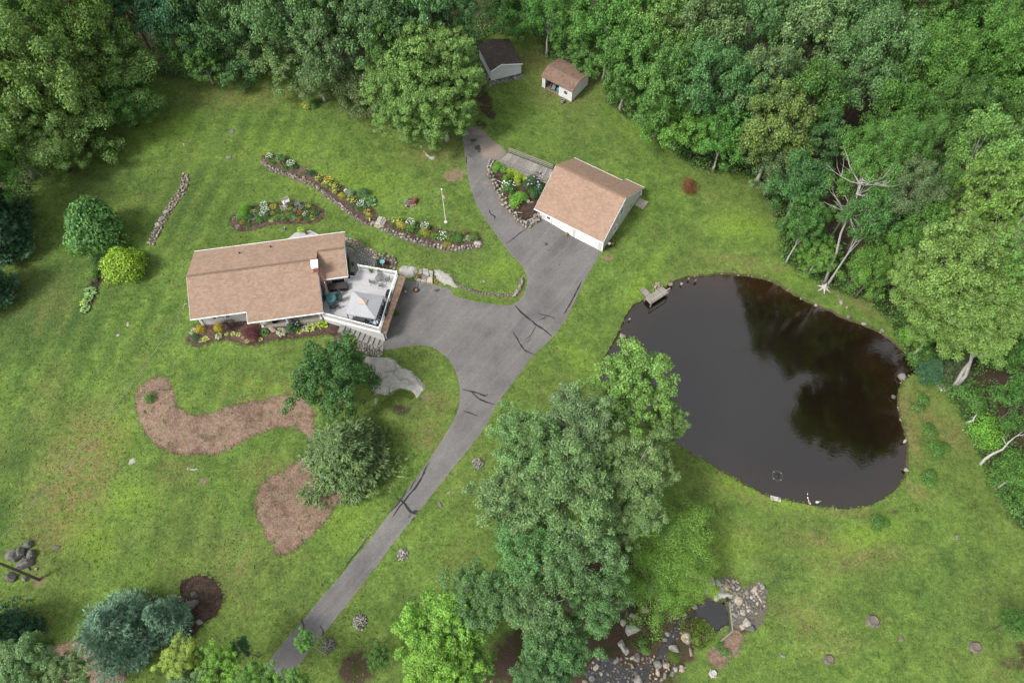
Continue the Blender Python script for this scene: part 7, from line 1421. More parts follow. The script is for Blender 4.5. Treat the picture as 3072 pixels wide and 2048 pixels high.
conifer(5, 530, 0, PINE, 14, 0, 3.8, 'dkteal', 'dark blue green pine at the left edge of the lawn', 'pine_tree'); conifer(30, 580, 0, PINE, 10, 0, 3.0, 'dkteal', 'shorter dark pine below the tall one at the left edge', 'pine_tree', 1.)
conifer(-10, 690, 0, PINE, 9, 0, 3.0, 'dkteal', 'dark pine cut by the left edge above the lawn shade', 'pine_tree', 2.)
conifer(2130, 860, 0, HEML, 3.2, 0, 1.6, 'dkteal', 'small blue green conifer at the pond outlet', 'young_conifer'); conifer(2175, 845, 0, SPRUCE, 4.5, 0, 2.2, 'hem', 'conifer behind the outlet stones of the pond', 'young_conifer', .7)
# dead trees
def dead(name, label, basep, toppx, ztop, fz, r=.22, seed=0, n=9, spread=3.6):
    g = random.Random(seed); tp = T(fz(*toppx), ztop); b0 = T(fz(*basep)) if basep else Vector((tp.x, tp.y, tp.z)); t = thing(name, label, 'dead tree', b0)
    e = Vector((tp.x - b0.x, tp.y - b0.y, ztop + tp.z - b0.z)); k = B(); pts = [e * (i/6) + Vector((g.uniform(-.15, .15), g.uniform(-.15, .15), 0)) * (0 < i < 6) for i in range(7)]
    k.tube(pts, [r*1.2, r, r*.9, r*.75, r*.55, r*.35, r*.1], 7); k.mk('trunk', BARKP, t, True); k = B()
    for i in range(n):
        s = pts[0].lerp(pts[-1], g.uniform(.6, .97)); a = i * 2.4 + g.uniform(-.3, .3); L_ = spread * g.uniform(.5, 1.1)
        p = [s]; d = Vector((math.cos(a), math.sin(a), g.uniform(.15, .7)))
        for j in range(4): d = (d + Vector((g.uniform(-.35, .35), g.uniform(-.35, .35), g.uniform(-.1, .35)))).normalized(); p.append(p[-1] + d * L_ / 4)
        k.tube(p, [r*.38, r*.3, r*.22, r*.14, r*.05], 5, False)
        for q in range(4):
            s2 = p[g.choice([1, 2, 3])]; d2 = (d + Vector((g.uniform(-1, 1), g.uniform(-1, 1), g.uniform(-.2, .6)))).normalized(); m2 = s2 + d2 * L_*.22 + Vector((0, 0, .1)); k.tube([s2, m2, m2 + (d2 + Vector((g.uniform(-.5,.5), g.uniform(-.5,.5), .3))) * L_*.18], [r*.16, r*.1, r*.03], 4, False)
    k.mk('branch', BARKP, t, True); return t
tb = T(RM(975, 415)); zt_ = min((math.dist(ray(*Pp(1985, 398), z + tb.z), tb.xy), z) for z in [q*.25 for q in range(40, 100)])[1]
dead('dead_tree', 'bare bleached dead tree with crooked branches and star shaped root foot', (1893, 654), (1985, 398), zt_, Pp, .17, 3, 22, 5.0)
dead('dead_tree', 'long grey leaning snag fallen toward the pale oaks', (2105, 585), (2240, 450), 14, Pp, .17, 5, 7, 2.6)
dead('dead_tree', 'short grey dead trunk at the right edge below the grey trunks', (2220, 975), (2245, 950), 2.0, Pp, .17, 8, 0, 1)
dead('dead_tree', 'leaning pale dead trunk entering from the right edge', (2252, 1066), (2350, 990), 4.5, Pp, .16, 9, 2, 1.5)
dead('dead_tree', 'second grey trunk of the leaning pair by the pond outlet', (2188, 888), (2250, 800), 8, Pp, .24, 11, 2, 2)
dead('dead_tree', 'grey leaning trunk at the left lawn edge under the ashes', (98, 405), (82, 380), 3, Pp, .13, 12, 1, 1)
dead('dead_tree', 'thin bare branched tree beside the wispy willow', (1560,1250), (1545, 1190), 5, Pp, .07, 13, 8, 2.)
t = thing('tree_stump', 'bleached star shaped root stump near the far pond shore', 'stump', T(RM(975, 415))); k = B()
for i in range(7): a = i*.9; k.tube([(0, 0, .25), (math.cos(a)*.4, math.sin(a)*.4, .15), (math.cos(a)*1.0, math.sin(a)*1.0, .03)], [.28, .14, .03], 5)
k.tube([(0, 0, 0), (0, 0, .5), (.1, .2, .8)], [.4, .25, .06], 7); k.mk('root', BARKP, t, True)
def stump(px, py, fz, label, r=.4, m=None):
    t = thing('tree_stump', label, 'stump', T(fz(px, py))); k = B(); k.lathe((0, 0, 0), [(r*1.45, -.05), (r*1.15, .15), (r*.95, .32), (r*.7, .25)], 11); k.mk('stump_body', m or BARK, t); k = B(); g = random.Random(int(px))
    for i in range(6): a = i*1.05; k.tube([(math.cos(a)*r*.7, math.sin(a)*r*.7, .15), (math.cos(a)*r*1.6, math.sin(a)*r*1.6, .0)], [r*.3, r*.12], 5)
    k.mk('root', m or BARK, t)
stump(1310, 1140, RR, 'large cracked grey stump on the lower right lawn', .5); stump(1008, 1405, RR, 'small mossy stump near the bottom right', .38); stump(2015, 1320, RR, 'dark stump with roots near the right bottom corner', .45)
stump(210, 1500, RR, 'splayed pale root stump left of the bottom lawn', .3, BARKP)

# ------------------------------------------------------------------ shrubs and garden plants
C2 = dict(gold=(.34,.29,.02), purple=(.055,.035,.035), burg=(.085,.022,.03), jun=(.045,.09,.045), varw=(.22,.27,.15), char=(.27,.33,.09), dk=(.04,.10,.03), mid=(.06,.14,.03), br=(.10,.24,.03), lav=(.2,.2,.17), red=(.35,.05,.02), lime=(.20,.30,.03), sil=(.16,.22,.15), yg=(.20,.30,.03), rust=(.14,.05,.03), strap=(.10,.2,.05), deep=(.03,.085,.03), must=(.2,.19,.03))
FLW = dict(w=(.8,.8,.78), y=(.8,.5,.03), pk=(.62,.22,.45), or_=(.75,.25,.02), sal=(.75,.25,.16), red=(.6,.06,.02), lav=(.5,.33,.6), pur=(.35,.15,.5), yy=(.75,.62,.12))
def plant(name, label, cat, fz, px, py, r, h, mesh, col, fl=None, fm=0, group=None, fpart='blossom', zoff=0., part=None):
    """r radius in metres"""
    b = T(fz(px, py)); b.z += .05 + zoff
    t = thing(name, label, cat, b, (px * .37) % 6.28, group)
    me = mesh[int(px + py) % len(mesh)] if isinstance(mesh, list) else mesh
    o = link(part or ('leaves' if me.name.startswith('leaves') else 'foliage'), me, t, None, None, (r, r, h), C2[col] if isinstance(col, str) else col)
    if fl:
        for k, c in enumerate(fl if isinstance(fl, list) else [fl]):
            link('blossom', BLOOM[fm], t, (0, 0, .02), (0, 0, k * 1.3), (r, r, max(h, .25) * 1.05), FLW[c])
    return t
def rm(fz, rpx):      # zoomed-picture radius to metres (about)
    s = {id(R1): .34438, id(R3): .30608, id(R5): .14456, id(RA): .31463, id(RL): .43554, id(RM): .43554, id(RR): .43537, id(RT): .43554, id(RB): .43537, id(RC): .43537, id(RK): .27636, id(Pp): 1.306}[id(fz)]
    return rpx * s / 25.5
PL = [  # name, label, category, view, x, y, radius px, height/r, mesh, colour, flowers, flower mesh
 ('big_shrub','large dark green rounded shrub on the west lawn','shrub',Pp,234,528,72,1.3,BIGB,(.062,.155,.04),None,0),
 ('big_shrub','bright yellow green rounded shrub on the west lawn','shrub',Pp,296,604,50,1.0,BIGB,(.16,.27,.025),None,0),
 ('small_shrub','dark shrub squeezed behind the yellow green shrub','shrub',RL,680,215,48,1.0,FINE,'dk',None,0), ('small_shrub','loose shrub left below the yellow green shrub','shrub',RL,668,290,42,1.,LOOSE,'mid',None,0), ('small_shrub','thin dull shrub at the top of the narrow west bed','shrub',RL,640,365,38,.8,LOOSE,(.07,.1,.03),None,0),
 ('hosta','broad leaved pale green plant in the narrow west bed','plant',RL,628,440,40,.7,HOSTA,(.13,.24,.08),None,0), ('hosta','broad leaved plant below the pale one in the west bed','plant',RL,605,490,30,.7,HOSTA,(.11,.22,.06),None,0), ('hosta','yellow green leafy plant near the end of the west bed','plant',RL,575,515,20,.7,HOSTA,'char',None,0), ('hosta','lowest leafy plant of the narrow west bed','plant',RL,588,555,30,.6,HOSTA,(.14,.26,.08),None,0),
 ('globe_shrub','golden globe shrub at the left corner of the ranch house','shrub',R1,300,1010,42,1.1,FINE,'gold',None,0), ('globe_shrub','golden globe shrub under the shuttered window','shrub',R1,462,992,44,1.1,FINE,'gold',None,0),
 ('purple_shrub','dark purple open shrub against the grey house wall','shrub',R1,562,985,62,1.5,LOOSE,'purple',None,0), ('japanese_maple','burgundy weeping maple in the front bed','shrub',R1,745,1045,82,.8,FINE,'burg',None,0),
 ('juniper','spreading green juniper at the west end of the front bed','shrub',R1,250,1085,50,.6,FINE,'jun',None,0), ('hydrangea','white flecked plant beside the golden globe at the corner','plant',R1,238,1028,30,.9,LOOSE,'varw','w',0),
 ('hosta','small chartreuse hosta nearest the juniper','hosta',R1,297,1104,18,.7,HOSTA,'char',None,0), ('hosta','chartreuse hosta second from the juniper','hosta',R1,343,1092,25,.7,HOSTA,'char',None,0), ('hosta','variegated hosta in front of the red flowers','hosta',R1,455,1068,29,.8,HOSTA,'varw',None,0), ('red_flowers','small red flowering plant left of the variegated hosta','flower',R1,428,1048,14,1.,LOOSE,'mid','red',0), ('red_flowers','small red flowering plant below the golden globe','flower',R1,495,1040,16,1.,STRAPS,'dk','red',2),
 ('hosta','tiny pale hosta right of the variegated one','hosta',R1,521,1051,14,.7,HOSTA,'char',None,0), ('hosta','pale hosta below the purple shrub','hosta',R1,582,1045,20,.7,HOSTA,'char',None,0), ('hosta','pale hosta just left of the burgundy maple','hosta',R1,631,1054,20,.7,HOSTA,'char',None,0), ('hosta','very small hosta at the lower left of the burgundy maple','hosta',R1,665,1083,11,.7,HOSTA,'char',None,0), ('hosta','pale hosta under the burgundy maple, nearest the lawn','hosta',R1,705,1108,18,.7,HOSTA,'char',None,0), ('hosta','tiny hosta under the middle of the burgundy maple','hosta',R1,758,1104,10,.7,HOSTA,'char',None,0), ('hosta','pale hosta alone to the right of the burgundy maple','hosta',R1,820,1094,18,.7,HOSTA,'char',None,0),
 ('hosta','dark green hosta between the burgundy maple and flat stone','hosta',R1,856,1034,34,.9,HOSTA,'mid',None,0), ('hosta','large variegated hosta right of the flat stone','hosta',R1,1000,1032,40,.7,HOSTA,'varw','lav',0), ('hosta','variegated hosta touching the green shrub on its left','hosta',R1,1040,1020,26,.7,HOSTA,'varw',None,0),
 ('hydrangea','tall green shrub with pale lilac blooms before the porch','shrub',R1,1108,985,60,1.3,DOMES,'deep','lav',0), ('hosta','yellow hosta right of the tall green shrub','hosta',R1,1160,1018,28,.8,HOSTA,'char',None,0), ('hosta','lilac tinged hosta between the two yellow ones','hosta',R1,1205,1002,30,.8,HOSTA,'varw','lav',0), ('hosta','big cream edged hosta under the porch end','hosta',R1,1260,990,40,.8,HOSTA,'char',None,0), ('hosta','green and cream hosta at the deck corner','hosta',R1,1360,965,40,.8,HOSTA,'lime',None,0), ('hosta','yellow green hosta beside the stone steps','hosta',R1,1595,1102,42,1.,HOSTA,'lime',None,0),
 ('potted_plant','leafy green plant growing at the wall by the driveway','plant',R1,2005,875,26,1.,DOMES,'mid',None,0),
 ('arborvitae','tall bright green conical shrub in the oval flower bed','shrub',R5,545,330,100,1.5,FINE,'br',None,0), ('round_shrub','rounded green shrub at the left of the oval bed','shrub',R5,480,450,115,1.,FINE,'br',None,0), ('hosta','variegated hosta right of the conical shrub','hosta',R5,700,385,58,.9,HOSTA,'varw',None,0),
 ('phlox','pink phlox at the left tip of the oval bed','flower',R5,320,545,50,1.,LOOSE,'mid','pk',1), ('marigolds','orange marigolds below the rounded green shrub','flower',R5,475,620,55,.7,LOOSE,'deep','or_',1), ('low_herb','light green leafy clump right of the marigolds','plant',R5,605,670,52,.7,DOMES,'mid',None,0), ('phlox','small pink phlox above the middle of the oval bed left','flower',R5,722,465,34,1.,LOOSE,'mid','pk',1), ('phlox','small pink phlox near the light green mound','flower',R5,706,560,34,1.,LOOSE,'mid','pk',1),
 ('leafy_mound','light green leafy mound at the lower edge of the oval bed','plant',R5,840,570,68,.8,DOMES,'mid',None,0), ('leafy_mound','dusky green mound right of the light green one','plant',R5,970,540,60,.7,DOMES,'jun',None,0), ('hosta','small pale hosta between dusky mound and strap leaves','hosta',R5,1065,560,40,.7,HOSTA,'char',None,0),
 ('daisies','loose white daisies at the top left of the oval bed','flower',R5,930,265,80,1.,LOOSE,'mid','w',1), ('daisies','white daisies in the centre left of the oval bed','flower',R5,960,385,90,1.,LOOSE,'mid','w',1), ('daisies','white daisies above the leafy mounds','flower',R5,880,450,60,.9,LOOSE,'mid','w',1), ('daylily','bright yellow daylilies in the oval bed','flower',R5,1125,310,75,1.,STRAPS,'strap','y',1), ('daylily','orange yellow daylilies left of the yellow ones','flower',R5,935,290,40,1.,STRAPS,'strap','or_',0),
 ('daylily','salmon daylilies left of the centre of the oval bed','flower',R5,1105,435,50,.9,STRAPS,'strap','sal',1), ('daylily','salmon red daylilies over the strap leaves','flower',R5,1185,465,38,.9,STRAPS,'strap','sal',0), ('crocosmia','orange red flowers beside the white statue','flower',R5,1262,205,45,1.,LOOSE,'mid','red',1), ('daylily_leaves','arching strap leaves at the lower middle of the oval bed, left clump','plant',R5,1160,525,85,.7,STRAPS,'strap',None,0), ('daylily_leaves','arching strap leaves at the lower middle, central clump','plant',R5,1290,490,95,.7,STRAPS,'strap',None,0), ('daylily_leaves','arching strap leaves below the lavender phlox','plant',R5,1425,460,80,.7,STRAPS,'strap',None,0),
 ('daylily','golden daylilies right of the white statue','flower',R5,1450,335,60,.9,STRAPS,'strap','y',1), ('phlox','lavender phlox at the top right of the oval bed','flower',R5,1620,250,62,1.1,LOOSE,'mid','lav',1), ('phlox','large lavender phlox above the red celosia','flower',R5,1700,320,58,1.1,LOOSE,'mid','lav',1), ('phlox','lavender phlox right of the strap leaves','flower',R5,1560,372,42,1.,LOOSE,'mid','lav',1), ('celosia','deep red flower spike clump in the oval bed','flower',R5,1665,410,48,1.1,LOOSE,'red','red',1),
 ('artemisia','silvery green cushion at the lower right of the oval bed','plant',R5,1530,520,56,.7,DOMES,'sil',None,0), ('marigolds','rust orange marigolds beside the silvery cushion','flower',R5,1640,540,46,.7,LOOSE,'deep','or_',1), ('leafy_mound','green clump under the lavender phlox','plant',R5,1790,440,70,.8,DOMES,'mid','w',0), ('leafy_mound','green clump with yellow specks at the right of the oval bed','plant',R5,1845,270,66,.9,DOMES,'mid','yy',0), ('daylily','orange daylilies near the right end of the oval bed','flower',R5,1915,405,42,.9,STRAPS,'strap','or_',0), ('hosta','cream hosta at the right end of the oval bed','hosta',R5,1910,508,52,.8,HOSTA,'char',None,0), ('leafy_mound','dark green clump at the right tip of the oval bed','plant',R5,2005,400,70,.8,DOMES,'deep',None,0), ('leafy_mound','dark low clump left of the cream hosta','plant',R5,1810,535,50,.6,DOMES,'deep',None,0), ('thyme','mauve creeping plant at the lower left rim of the oval bed','plant',R5,365,690,42,.4,LOOSE,'lav','lav',0), ('leafy_mound','dark foliage between round shrub and daisies','plant',R5,640,500,80,.8,DOMES,'deep',None,0), ('leafy_mound','green foliage under the daisies of the oval bed','plant',R5,800,480,80,.7,DOMES,'mid',None,0),
 ('daisies','white flowers at the west tip of the long bed','flower',RA,160,170,36,1.,LOOSE,'mid','w',1), ('fountain_grass','fountain shaped ornamental grass in the long bed','grass clump',RA,270,185,66,1.,[FOUNT],(.13,.22,.08),None,0), ('leafy_mound','green leaves under the white flowers at the west tip','plant',RA,190,220,42,.7,STRAPS,'mid',None,0), ('daisies','white daisies right of the fountain grass','flower',RA,365,238,44,.9,DOMES,'mid','w',1), ('leafy_mound','green leaves below the fountain grass','plant',RA,310,262,42,.7,STRAPS,'mid',None,0), ('leafy_mound','dark clump right of the white daisies','plant',RA,405,258,26,.8,DOMES,'deep',None,0),
 ('boxwood','dark green evergreen ball in the long bed','shrub',RA,560,318,38,.9,FINE,'deep',None,0), ('daylily','yellow daylilies nearest the dark evergreen ball','flower',RA,635,375,42,.9,STRAPS,'strap','yy',0), ('daylily','orange yellow daylilies second from the evergreen ball','flower',RA,722,395,44,.9,STRAPS,'strap','y',1), ('daylily','pale yellow daylilies in the middle of the long bed','flower',RA,700,435,44,.9,STRAPS,'strap','yy',0), ('daylily','yellow daylilies above the gold mound','flower',RA,775,440,44,.9,STRAPS,'strap','yy',0), ('daylily','yellow daylilies left of the gold mound','flower',RA,790,490,40,.9,STRAPS,'strap','yy',0), ('daylily','dark red daylilies among the yellow ones','flower',RA,745,475,24,.9,STRAPS,'strap','red',0),
 ('spirea','gold leaved mound at the middle of the long bed','shrub',RA,845,535,36,.9,FINE,(.3,.3,.04),None,0), ('leafy_mound','grey green mound beside the white ring pot','plant',RA,925,505,46,.9,DOMES,'sil',None,0), ('leafy_mound','green clump right of the gold mound','plant',RA,945,570,52,.7,STRAPS,'mid','yy',0), ('big_hosta','dark broad leaved plant behind the wooden planter frame','plant',RA,1055,515,58,1.,DOMES,(.06,.13,.05),None,0), ('squash_plant','large leafy plant inside the wooden planter frame','plant',RA,1105,585,60,.7,HOSTA,(.08,.17,.06),None,0), ('daisies','white daisies below the planter frame','flower',RA,1030,618,40,.9,LOOSE,'mid','w',1), ('leafy_mound','green leaves around the lower white daisies','plant',RA,1000,650,44,.6,STRAPS,'mid',None,0), ('daylily','yellow daylilies under the lower white daisies','flower',RA,1085,690,34,.9,STRAPS,'strap','y',0), ('daylily','yellow daylilies above the garden figurine','flower',RA,1105,738,36,.9,STRAPS,'strap','y',0),
 ('daylily_leaves','strap leaves at the west end of the east bed','plant',RA,1370,775,52,.8,STRAPS,'strap','yy',0), ('spirea','golden mound at the west of the east bed','shrub',RA,1415,812,42,.9,FINE,(.34,.31,.06),None,0), ('daisies','white daisies between the golden mounds','flower',RA,1500,798,44,1.,LOOSE,'mid','w',1), ('daylily_leaves','big strap leaf clump below the white daisies','plant',RA,1498,850,52,.8,STRAPS,'strap',None,0), ('daisies','white flowers above the right golden mound','flower',RA,1640,832,42,1.,LOOSE,'mid','w',1), ('spirea','golden mound nearer the flagpole','shrub',RA,1635,880,48,.8,FINE,(.26,.27,.04),None,0), ('leafy_mound','green clump left of the right golden mound','plant',RA,1585,905,30,.6,DOMES,'mid',None,0), ('rose','small red bloom plant right of the golden mound','flower',RA,1702,888,22,1.,LOOSE,'mid','red',0),
 ('daylily_leaves','strap leaves right of the golden mound','plant',RA,1720,920,52,.7,STRAPS,'strap',None,0), ('daylily_leaves','strap leaves at the middle of the east bed','plant',RA,1800,922,55,.7,STRAPS,'strap','w',0), ('low_shrub','olive green low shrub in the east bed','plant',RA,1870,915,50,.7,DOMES,(.09,.14,.04),None,0), ('low_shrub','dark green low shrub near the east end of the bed','plant',RA,1945,935,55,.7,DOMES,'mid',None,0), ('hosta','cream hosta near the east end of the bed','hosta',RA,2048,935,30,.9,HOSTA,'varw',None,0), ('low_shrub','green shrub at the east end of the bed','plant',RA,2110,918,48,.8,DOMES,(.08,.14,.04),None,0), ('stonecrop','mustard green ground plant on the wall of the east bed','plant',RA,1850,992,44,.4,FINE,'must',None,0), ('rose','red bloom plant at the top right of the east bed','flower',RA,2018,888,20,1.,LOOSE,'mid','red',1),
 ('globe_shrub','bright green globe shrub nearest the wooden ramp','shrub',R3,645,535,62,.85,DOMES,'br',None,0), ('hosta','chartreuse foliage along the ramp, left clump','plant',R3,785,575,56,.8,DOMES,'yg',None,0), ('hosta','chartreuse foliage along the ramp, middle clump','plant',R3,850,615,60,.8,DOMES,'yg',None,0), ('hosta','yellow green foliage along the ramp, right clump','plant',R3,920,640,46,.8,DOMES,'lime',None,0), ('hosta','small yellow green plant below the chartreuse foliage','plant',R3,822,676,34,.7,LOOSE,'lime',None,0), ('leafy_mound','bright leafy bush above the white flecked one','shrub',R3,720,645,36,1.2,DOMES,'br',None,0), ('hydrangea','white flecked bush in the middle of the wedge bed','shrub',R3,735,735,64,1.,DOMES,'mid','w',0), ('butterfly_bush','big dark bush with pale blooms under the garage gable','shrub',R3,1000,700,95,1.1,DOMES,'deep','lav',0), ('leafy_mound','dark bush below the big one beside the garage','shrub',R3,975,785,60,.8,DOMES,'dk',None,0), ('globe_shrub','large bright green globe shrub in the wedge bed','shrub',R3,845,850,82,.85,DOMES,'br',None,0),
 ('daylily','yellow flower clump around a boulder at the wood edge','flower',RT,2115,735,40,.8,STRAPS,'strap','y',0), ('leafy_mound','green bush growing next to the yellow flower clump','shrub',RT,2160,715,50,.9,DOMES,'mid',None,0),
 ('young_shrub','small green shrub planted in the reddish mulch','shrub',RL,1045,1163,38,.9,DOMES,'mid',None,0), ('seedling','tiny seedling in the reddish mulch below the shrub','plant',RL,1003,1265,12,.9,LOOSE,'mid',None,0),
 ('red_shrub','rust red japanese maple on the lawn before the wood','shrub',Pp,1582,425,24,1.,FINE,'rust',None,0),
 ('pond_shrub','bright shrub on the east pond bank, lower one','shrub',RR,1695,150,44,.9,DOMES,'mid',None,0), ('pond_shrub','bright green shrub on the south pond bank','shrub',RR,1342,460,44,.9,DOMES,'mid',None,0), ('pond_shrub','yellow green sprawling shrub at the pond corner','shrub',RR,1570,365,30,.8,LOOSE,(.10,.17,.035),None,0), ('pond_shrub','loose green shrub at the top of the east bank','shrub',RM,1620,1195,48,.7,LOOSE,'mid',None,0), ('pond_shrub','loose green shrub in the middle of the east bank','shrub',RM,1695,1400,44,.8,LOOSE,'mid',None,0), ('pond_shrub','green shrub beside the middle of the east bank','shrub',RM,1750,1520,52,.8,DOMES,'mid',None,0),
 ('wild_bush','bushy green growth right of the two grey trunks','bush',RM,1960,1190,80,.9,DOMES,'mid',None,0), ('wild_bush','bushy green growth below the short dead trunk','bush',RM,2080,1390,90,.9,DOMES,'br',None,0), ('wild_bush','dense bush on the right edge, lower wood tip','bush',RR,2250,150,90,.9,DOMES,'mid',None,0), ('wild_bush','dense bush low on the right edge','bush',RR,2290,320,75,.9,DOMES,'mid',None,0), ('wild_bush','bush hanging over the pond water by the oak','bush',RM,1640,870,70,.9,DOMES,'mid',None,0), ('wild_bush','bright bush left of the oak hanging to the pond','bush',RM,1540,740,50,.9,DOMES,'br',None,0),
 ('wild_bush','green bush under the grove of grey green oaks','bush',RC,1235,590,42,.9,DOMES,'br',None,0), ('wild_bush','dark bush beneath the grove near the gap','bush',RC,1130,640,70,.9,DOMES,'mid',None,0), ('wild_bush','leafy ground bush below the mossy ledge','bush',RK,1400,860,42,.5,LOOSE,(.12,.2,.03),None,0), ('wild_bush','green ground bush left of the stream','bush',RK,850,920,60,.5,LOOSE,'mid',None,0), ('wild_bush','green bush at the near side of the rock pool','bush',RK,1440,720,34,.35,FINE,(.09,.15,.02),None,0), ('wild_bush','green plants by the reddish leaf pile','bush',RK,1700,940,60,.5,LOOSE,'mid',None,0), ('wild_bush','green plants inside the stone ring over the pool','bush',RK,1590,310,46,.6,LOOSE,'lime',None,0), ('wild_bush','low green growth at the head of the stream','bush',RK,1160,1030,60,.3,FINE,(.07,.12,.02),None,0),
 ('wild_bush','bush at the wood corner above the tip of the lawn','bush',RM,870,200,55,.9,DOMES,'br',None,0), ('wild_bush','dark bush below the dead white tree','bush',RM,1010,230,70,.9,DOMES,'mid',None,0)]
for nm, lb, ct_, fz, x, y, r, hr, ms, c, fl, fm in PL:
    R_ = rm(fz, r) * (1.45 if fz in (R5, RA) else 1.12 if fz is Pp else 1.6 if fz in (R3, RR, RM) else 1.3); h = R_ * hr
    if fz is Pp: h = R_ * hr * 1.2
    py = y + (r * .25 if fz not in (Pp,) else r * .35)
    plant(nm, lb, ct_, fz, x, py, R_, h, ms, c, fl, fm)
# undergrowth that nobody could count, along the edge and inside of the wood
g = np.random.RandomState(4); P = []; 
for q in range(11000):
    i = g.randint(0, len(forest_poly) - 3); a = np.array(forest_poly[i]); b = np.array(forest_poly[i+1])
    p = a + (b - a) * g.rand() + g.normal(0, 3.0, 2)
    if abs(p[0]) > 90 or p[1] > 118: continue
    P.append(p)
P = np.array(P); P = P[inside(P, forest_poly)]; c = np.repeat(P, 9, 0) + g.normal(0, .28, (len(P)*9, 2)); z = tha(c[:, 0], c[:, 1]) + np.abs(g.normal(.35, .25, len(c)))
me = leafmesh('undergrowth', quads('u', np.column_stack([c, z]), rdir(g, len(c), 1.2), rdir(g, len(c)), .30, .6, g, None), LEAF)
tag(link('undergrowth', me, color=(.055, .12, .03)), 'low leafy undergrowth along the rim of the wood', 'undergrowth', kind='stuff')

def groundcover(label, fz, pts, n, size, col, seed, h=.25, name='bed_foliage'):
    q = T2([fz(*p) for p in pts]); g = np.random.RandomState(seed); xs = [p[0] for p in q]; ys = [p[1] for p in q]
    P = np.column_stack([g.uniform(min(xs), max(xs), n), g.uniform(min(ys), max(ys), n)]); P = P[inside(P, q)]
    k = np.sin(P[:,0]*2.3+seed)*np.sin(P[:,1]*2.9) + g.normal(0, .4, len(P)); P = P[k > -.45]
    c = np.repeat(P, 6, 0) + g.normal(0, .09, (len(P)*6, 2)); z = tha(c[:,0], c[:,1]) + .1 + g.uniform(0, h, len(c))
    tag(link(name, leafmesh(name, quads('q', np.column_stack([c, z]), rdir(g, len(c), .8), rdir(g, len(c), .4), size, .35, g, None), LEAF), color=col), label, 'foliage', kind='stuff')
OV = [(290,520),(380,400),(560,270),(700,310),(880,260),(1100,230),(1300,200),(1500,220),(1700,210),(1850,240),(2010,330),(2060,420),(2000,520),(1880,570),(1650,570),(1450,550),(1200,570),(1000,590),(850,640),(600,700),(420,670)]
groundcover('mixed low foliage filling the oval flower bed', R5, OV, 2600, .16, (.06, .13, .03), 3)
groundcover('mixed low foliage in the western part of the long bed', RA, [(130,170),(270,170),(420,250),(520,310),(640,350),(760,400),(860,470),(960,540),(1060,610),(1130,690),(1140,770),(1060,740),(960,670),(860,590),(740,490),(640,410),(520,350),(400,310),(240,270)], 2200, .17, (.065, .13, .035), 4)
groundcover('mixed low foliage in the eastern flower bed', RA, [(1290,790),(1400,770),(1600,830),(1720,880),(1900,890),(2100,895),(2150,930),(2130,980),(1950,990),(1750,960),(1600,930),(1450,890),(1320,850)], 1700, .17, (.06, .12, .03), 5)
groundcover('green undergrowth around the rock pool and stream', RK, [(760,440),(1000,560),(1120,660),(1060,780),(1000,900),(800,1000),(690,900),(840,760),(700,640)], 1000, .15, (.055, .085, .02), 6)
groundcover('green undergrowth between pool and leaf pile', RK, [(1250,640),(1480,640),(1560,720),(1620,800),(1560,900),(1450,1000),(1300,900),(1220,760)], 800, .14, (.075, .125, .02), 7)
groundcover('light green foliage on the slope under the willow', RK, [(700,150),(1400,60),(1500,200),(1480,400),(1300,560),(1150,600),(900,420),(780,300)], 3600, .22, (.10, .17, .025), 8, .6)

# tufts standing out of the mown lawn
g = np.random.RandomState(12); n = 90000; P = np.column_stack([g.uniform(-72, 72, n), g.uniform(6, 100, n)])
ok = ~inside(P, pond_poly) & ~inside(P, drive_poly) & ~inside(P, forest_poly) & ~inside(P, creek_poly) & ~inside(P, low_poly)
for o_ in [o for o in bpy.data.objects if o.name.startswith('mulch_bed')]:
    q = np.array([tuple(v.co.xy) for v in o_.data.vertices]); lo, hi = q.min(0), q.max(0); nb = int((np.abs(P - (lo+hi)/2) < (hi-lo)/2 + .1).all(1).sum())
    m_ = (P > lo).all(1) & (P < hi).all(1); idx = np.where(m_)[0]
    if len(idx): d = np.min(np.hypot(P[idx, None, 0] - q[None, :, 0], P[idx, None, 1] - q[None, :, 1]), 1); ok[idx[d < .45]] = False
hx0, hy0 = HO[0], HO[1]; lx = (P[:,0]-hx0)*HU.x + (P[:,1]-hy0)*HU.y; ly = (P[:,0]-hx0)*HV.x + (P[:,1]-hy0)*HV.y; ok &= ~((lx > .3) & (lx < 25) & (ly > -3.8) & (ly < 9.5))
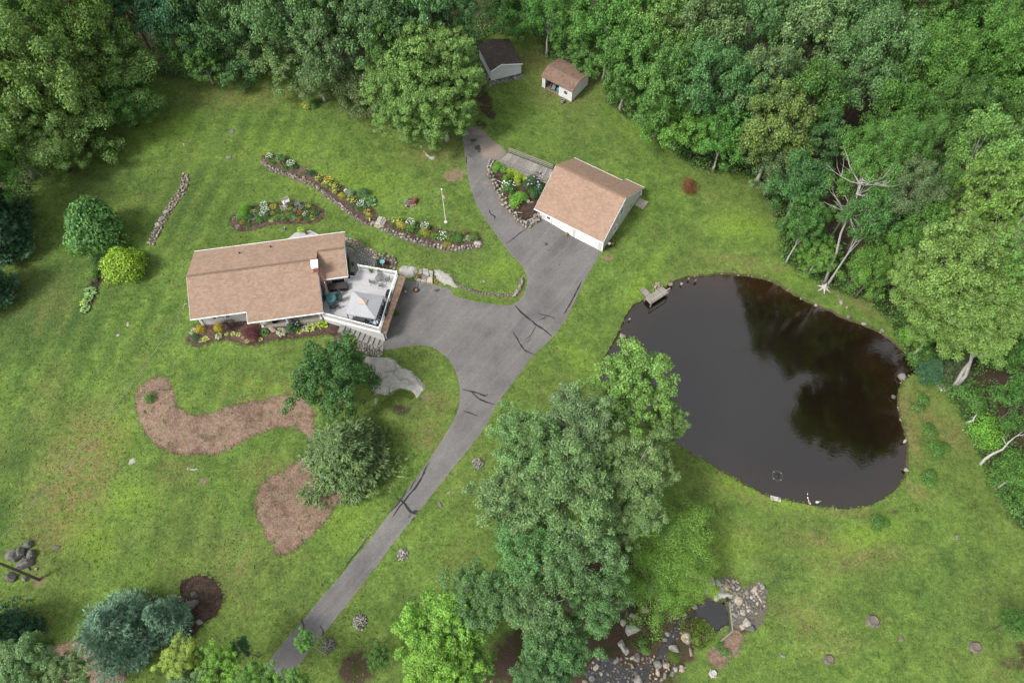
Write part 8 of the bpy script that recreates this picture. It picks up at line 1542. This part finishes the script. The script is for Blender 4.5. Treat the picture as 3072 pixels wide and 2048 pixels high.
P = P[ok]; dens = np.sin(P[:,0]*.9)*np.sin(P[:,1]*.8) + g.normal(0, .8, len(P)); P = P[dens > -.4]
z = tha(P[:,0], P[:,1]) + .03
tag(link('lawn_tufts', leafmesh('lawn_tufts', quads('t', np.column_stack([P, z]), rdir(g, len(P), 2.6), rdir(g, len(P), .3), .24, .55, g, None), lawn_m)), 'uneven tufts in the mown lawn', 'grass', kind='stuff')

g = np.random.RandomState(31)
for q, m in BEDS:
    q = np.array(q); k = len(q) * 12; i = g.randint(0, len(q), k); P = q[i] + g.normal(0, .17, (k, 2)); z = tha(P[:,0], P[:,1]) + .05
    tag(link('mulch_chips', leafmesh('mulch_chips', quads('c', np.column_stack([P, z]), rdir(g, k, 3.), rdir(g, k), .15, .5, g, None), m)), 'loose bark chips along the edge of a mulch bed', 'mulch', kind='stuff')
q = np.array(pond_poly); P = np.repeat(q, 14, 0) + g.normal(0, .22, (len(q)*14, 2)); P = P[np.sin(P[:,0]*1.7)*np.sin(P[:,1]*1.3) + g.normal(0, .5, len(P)) > -.1]; P = P[(~inside(P, pond_poly)) | (pdist(P, pond_poly) < .16)]
z = np.maximum(tha(P[:,0], P[:,1]), WZ) * 0 + WZ + .26 + g.uniform(0, .12, len(P))
tag(link('shore_plants', leafmesh('shore_plants', quads('s', np.column_stack([P, z]), rdir(g, len(P), 1.), rdir(g, len(P), .6), .26, .4, g, None), LEAF), color=(.085, .125, .03)), 'fringe of weeds along the pond shore', 'plants', kind='stuff')

for q, m in BEDS[:1]:
    P = np.column_stack([g.uniform(min(p[0] for p in q), max(p[0] for p in q), 900), g.uniform(min(p[1] for p in q), max(p[1] for p in q), 900)]); P = P[inside(P, q)][:90]
    P = np.repeat(P, 7, 0) + g.normal(0, .09, (len(P)*7, 2)); z = tha(P[:,0], P[:,1]) + .12
    tag(link('weeds', leafmesh('weeds', quads('w', np.column_stack([P, z]), rdir(g, len(P), 1.5), rdir(g, len(P)), .16, .5, g, None), LEAF), color=(.06, .14, .03)), 'small weeds coming up through the bark mulch', 'weeds', kind='stuff')

late_pots()
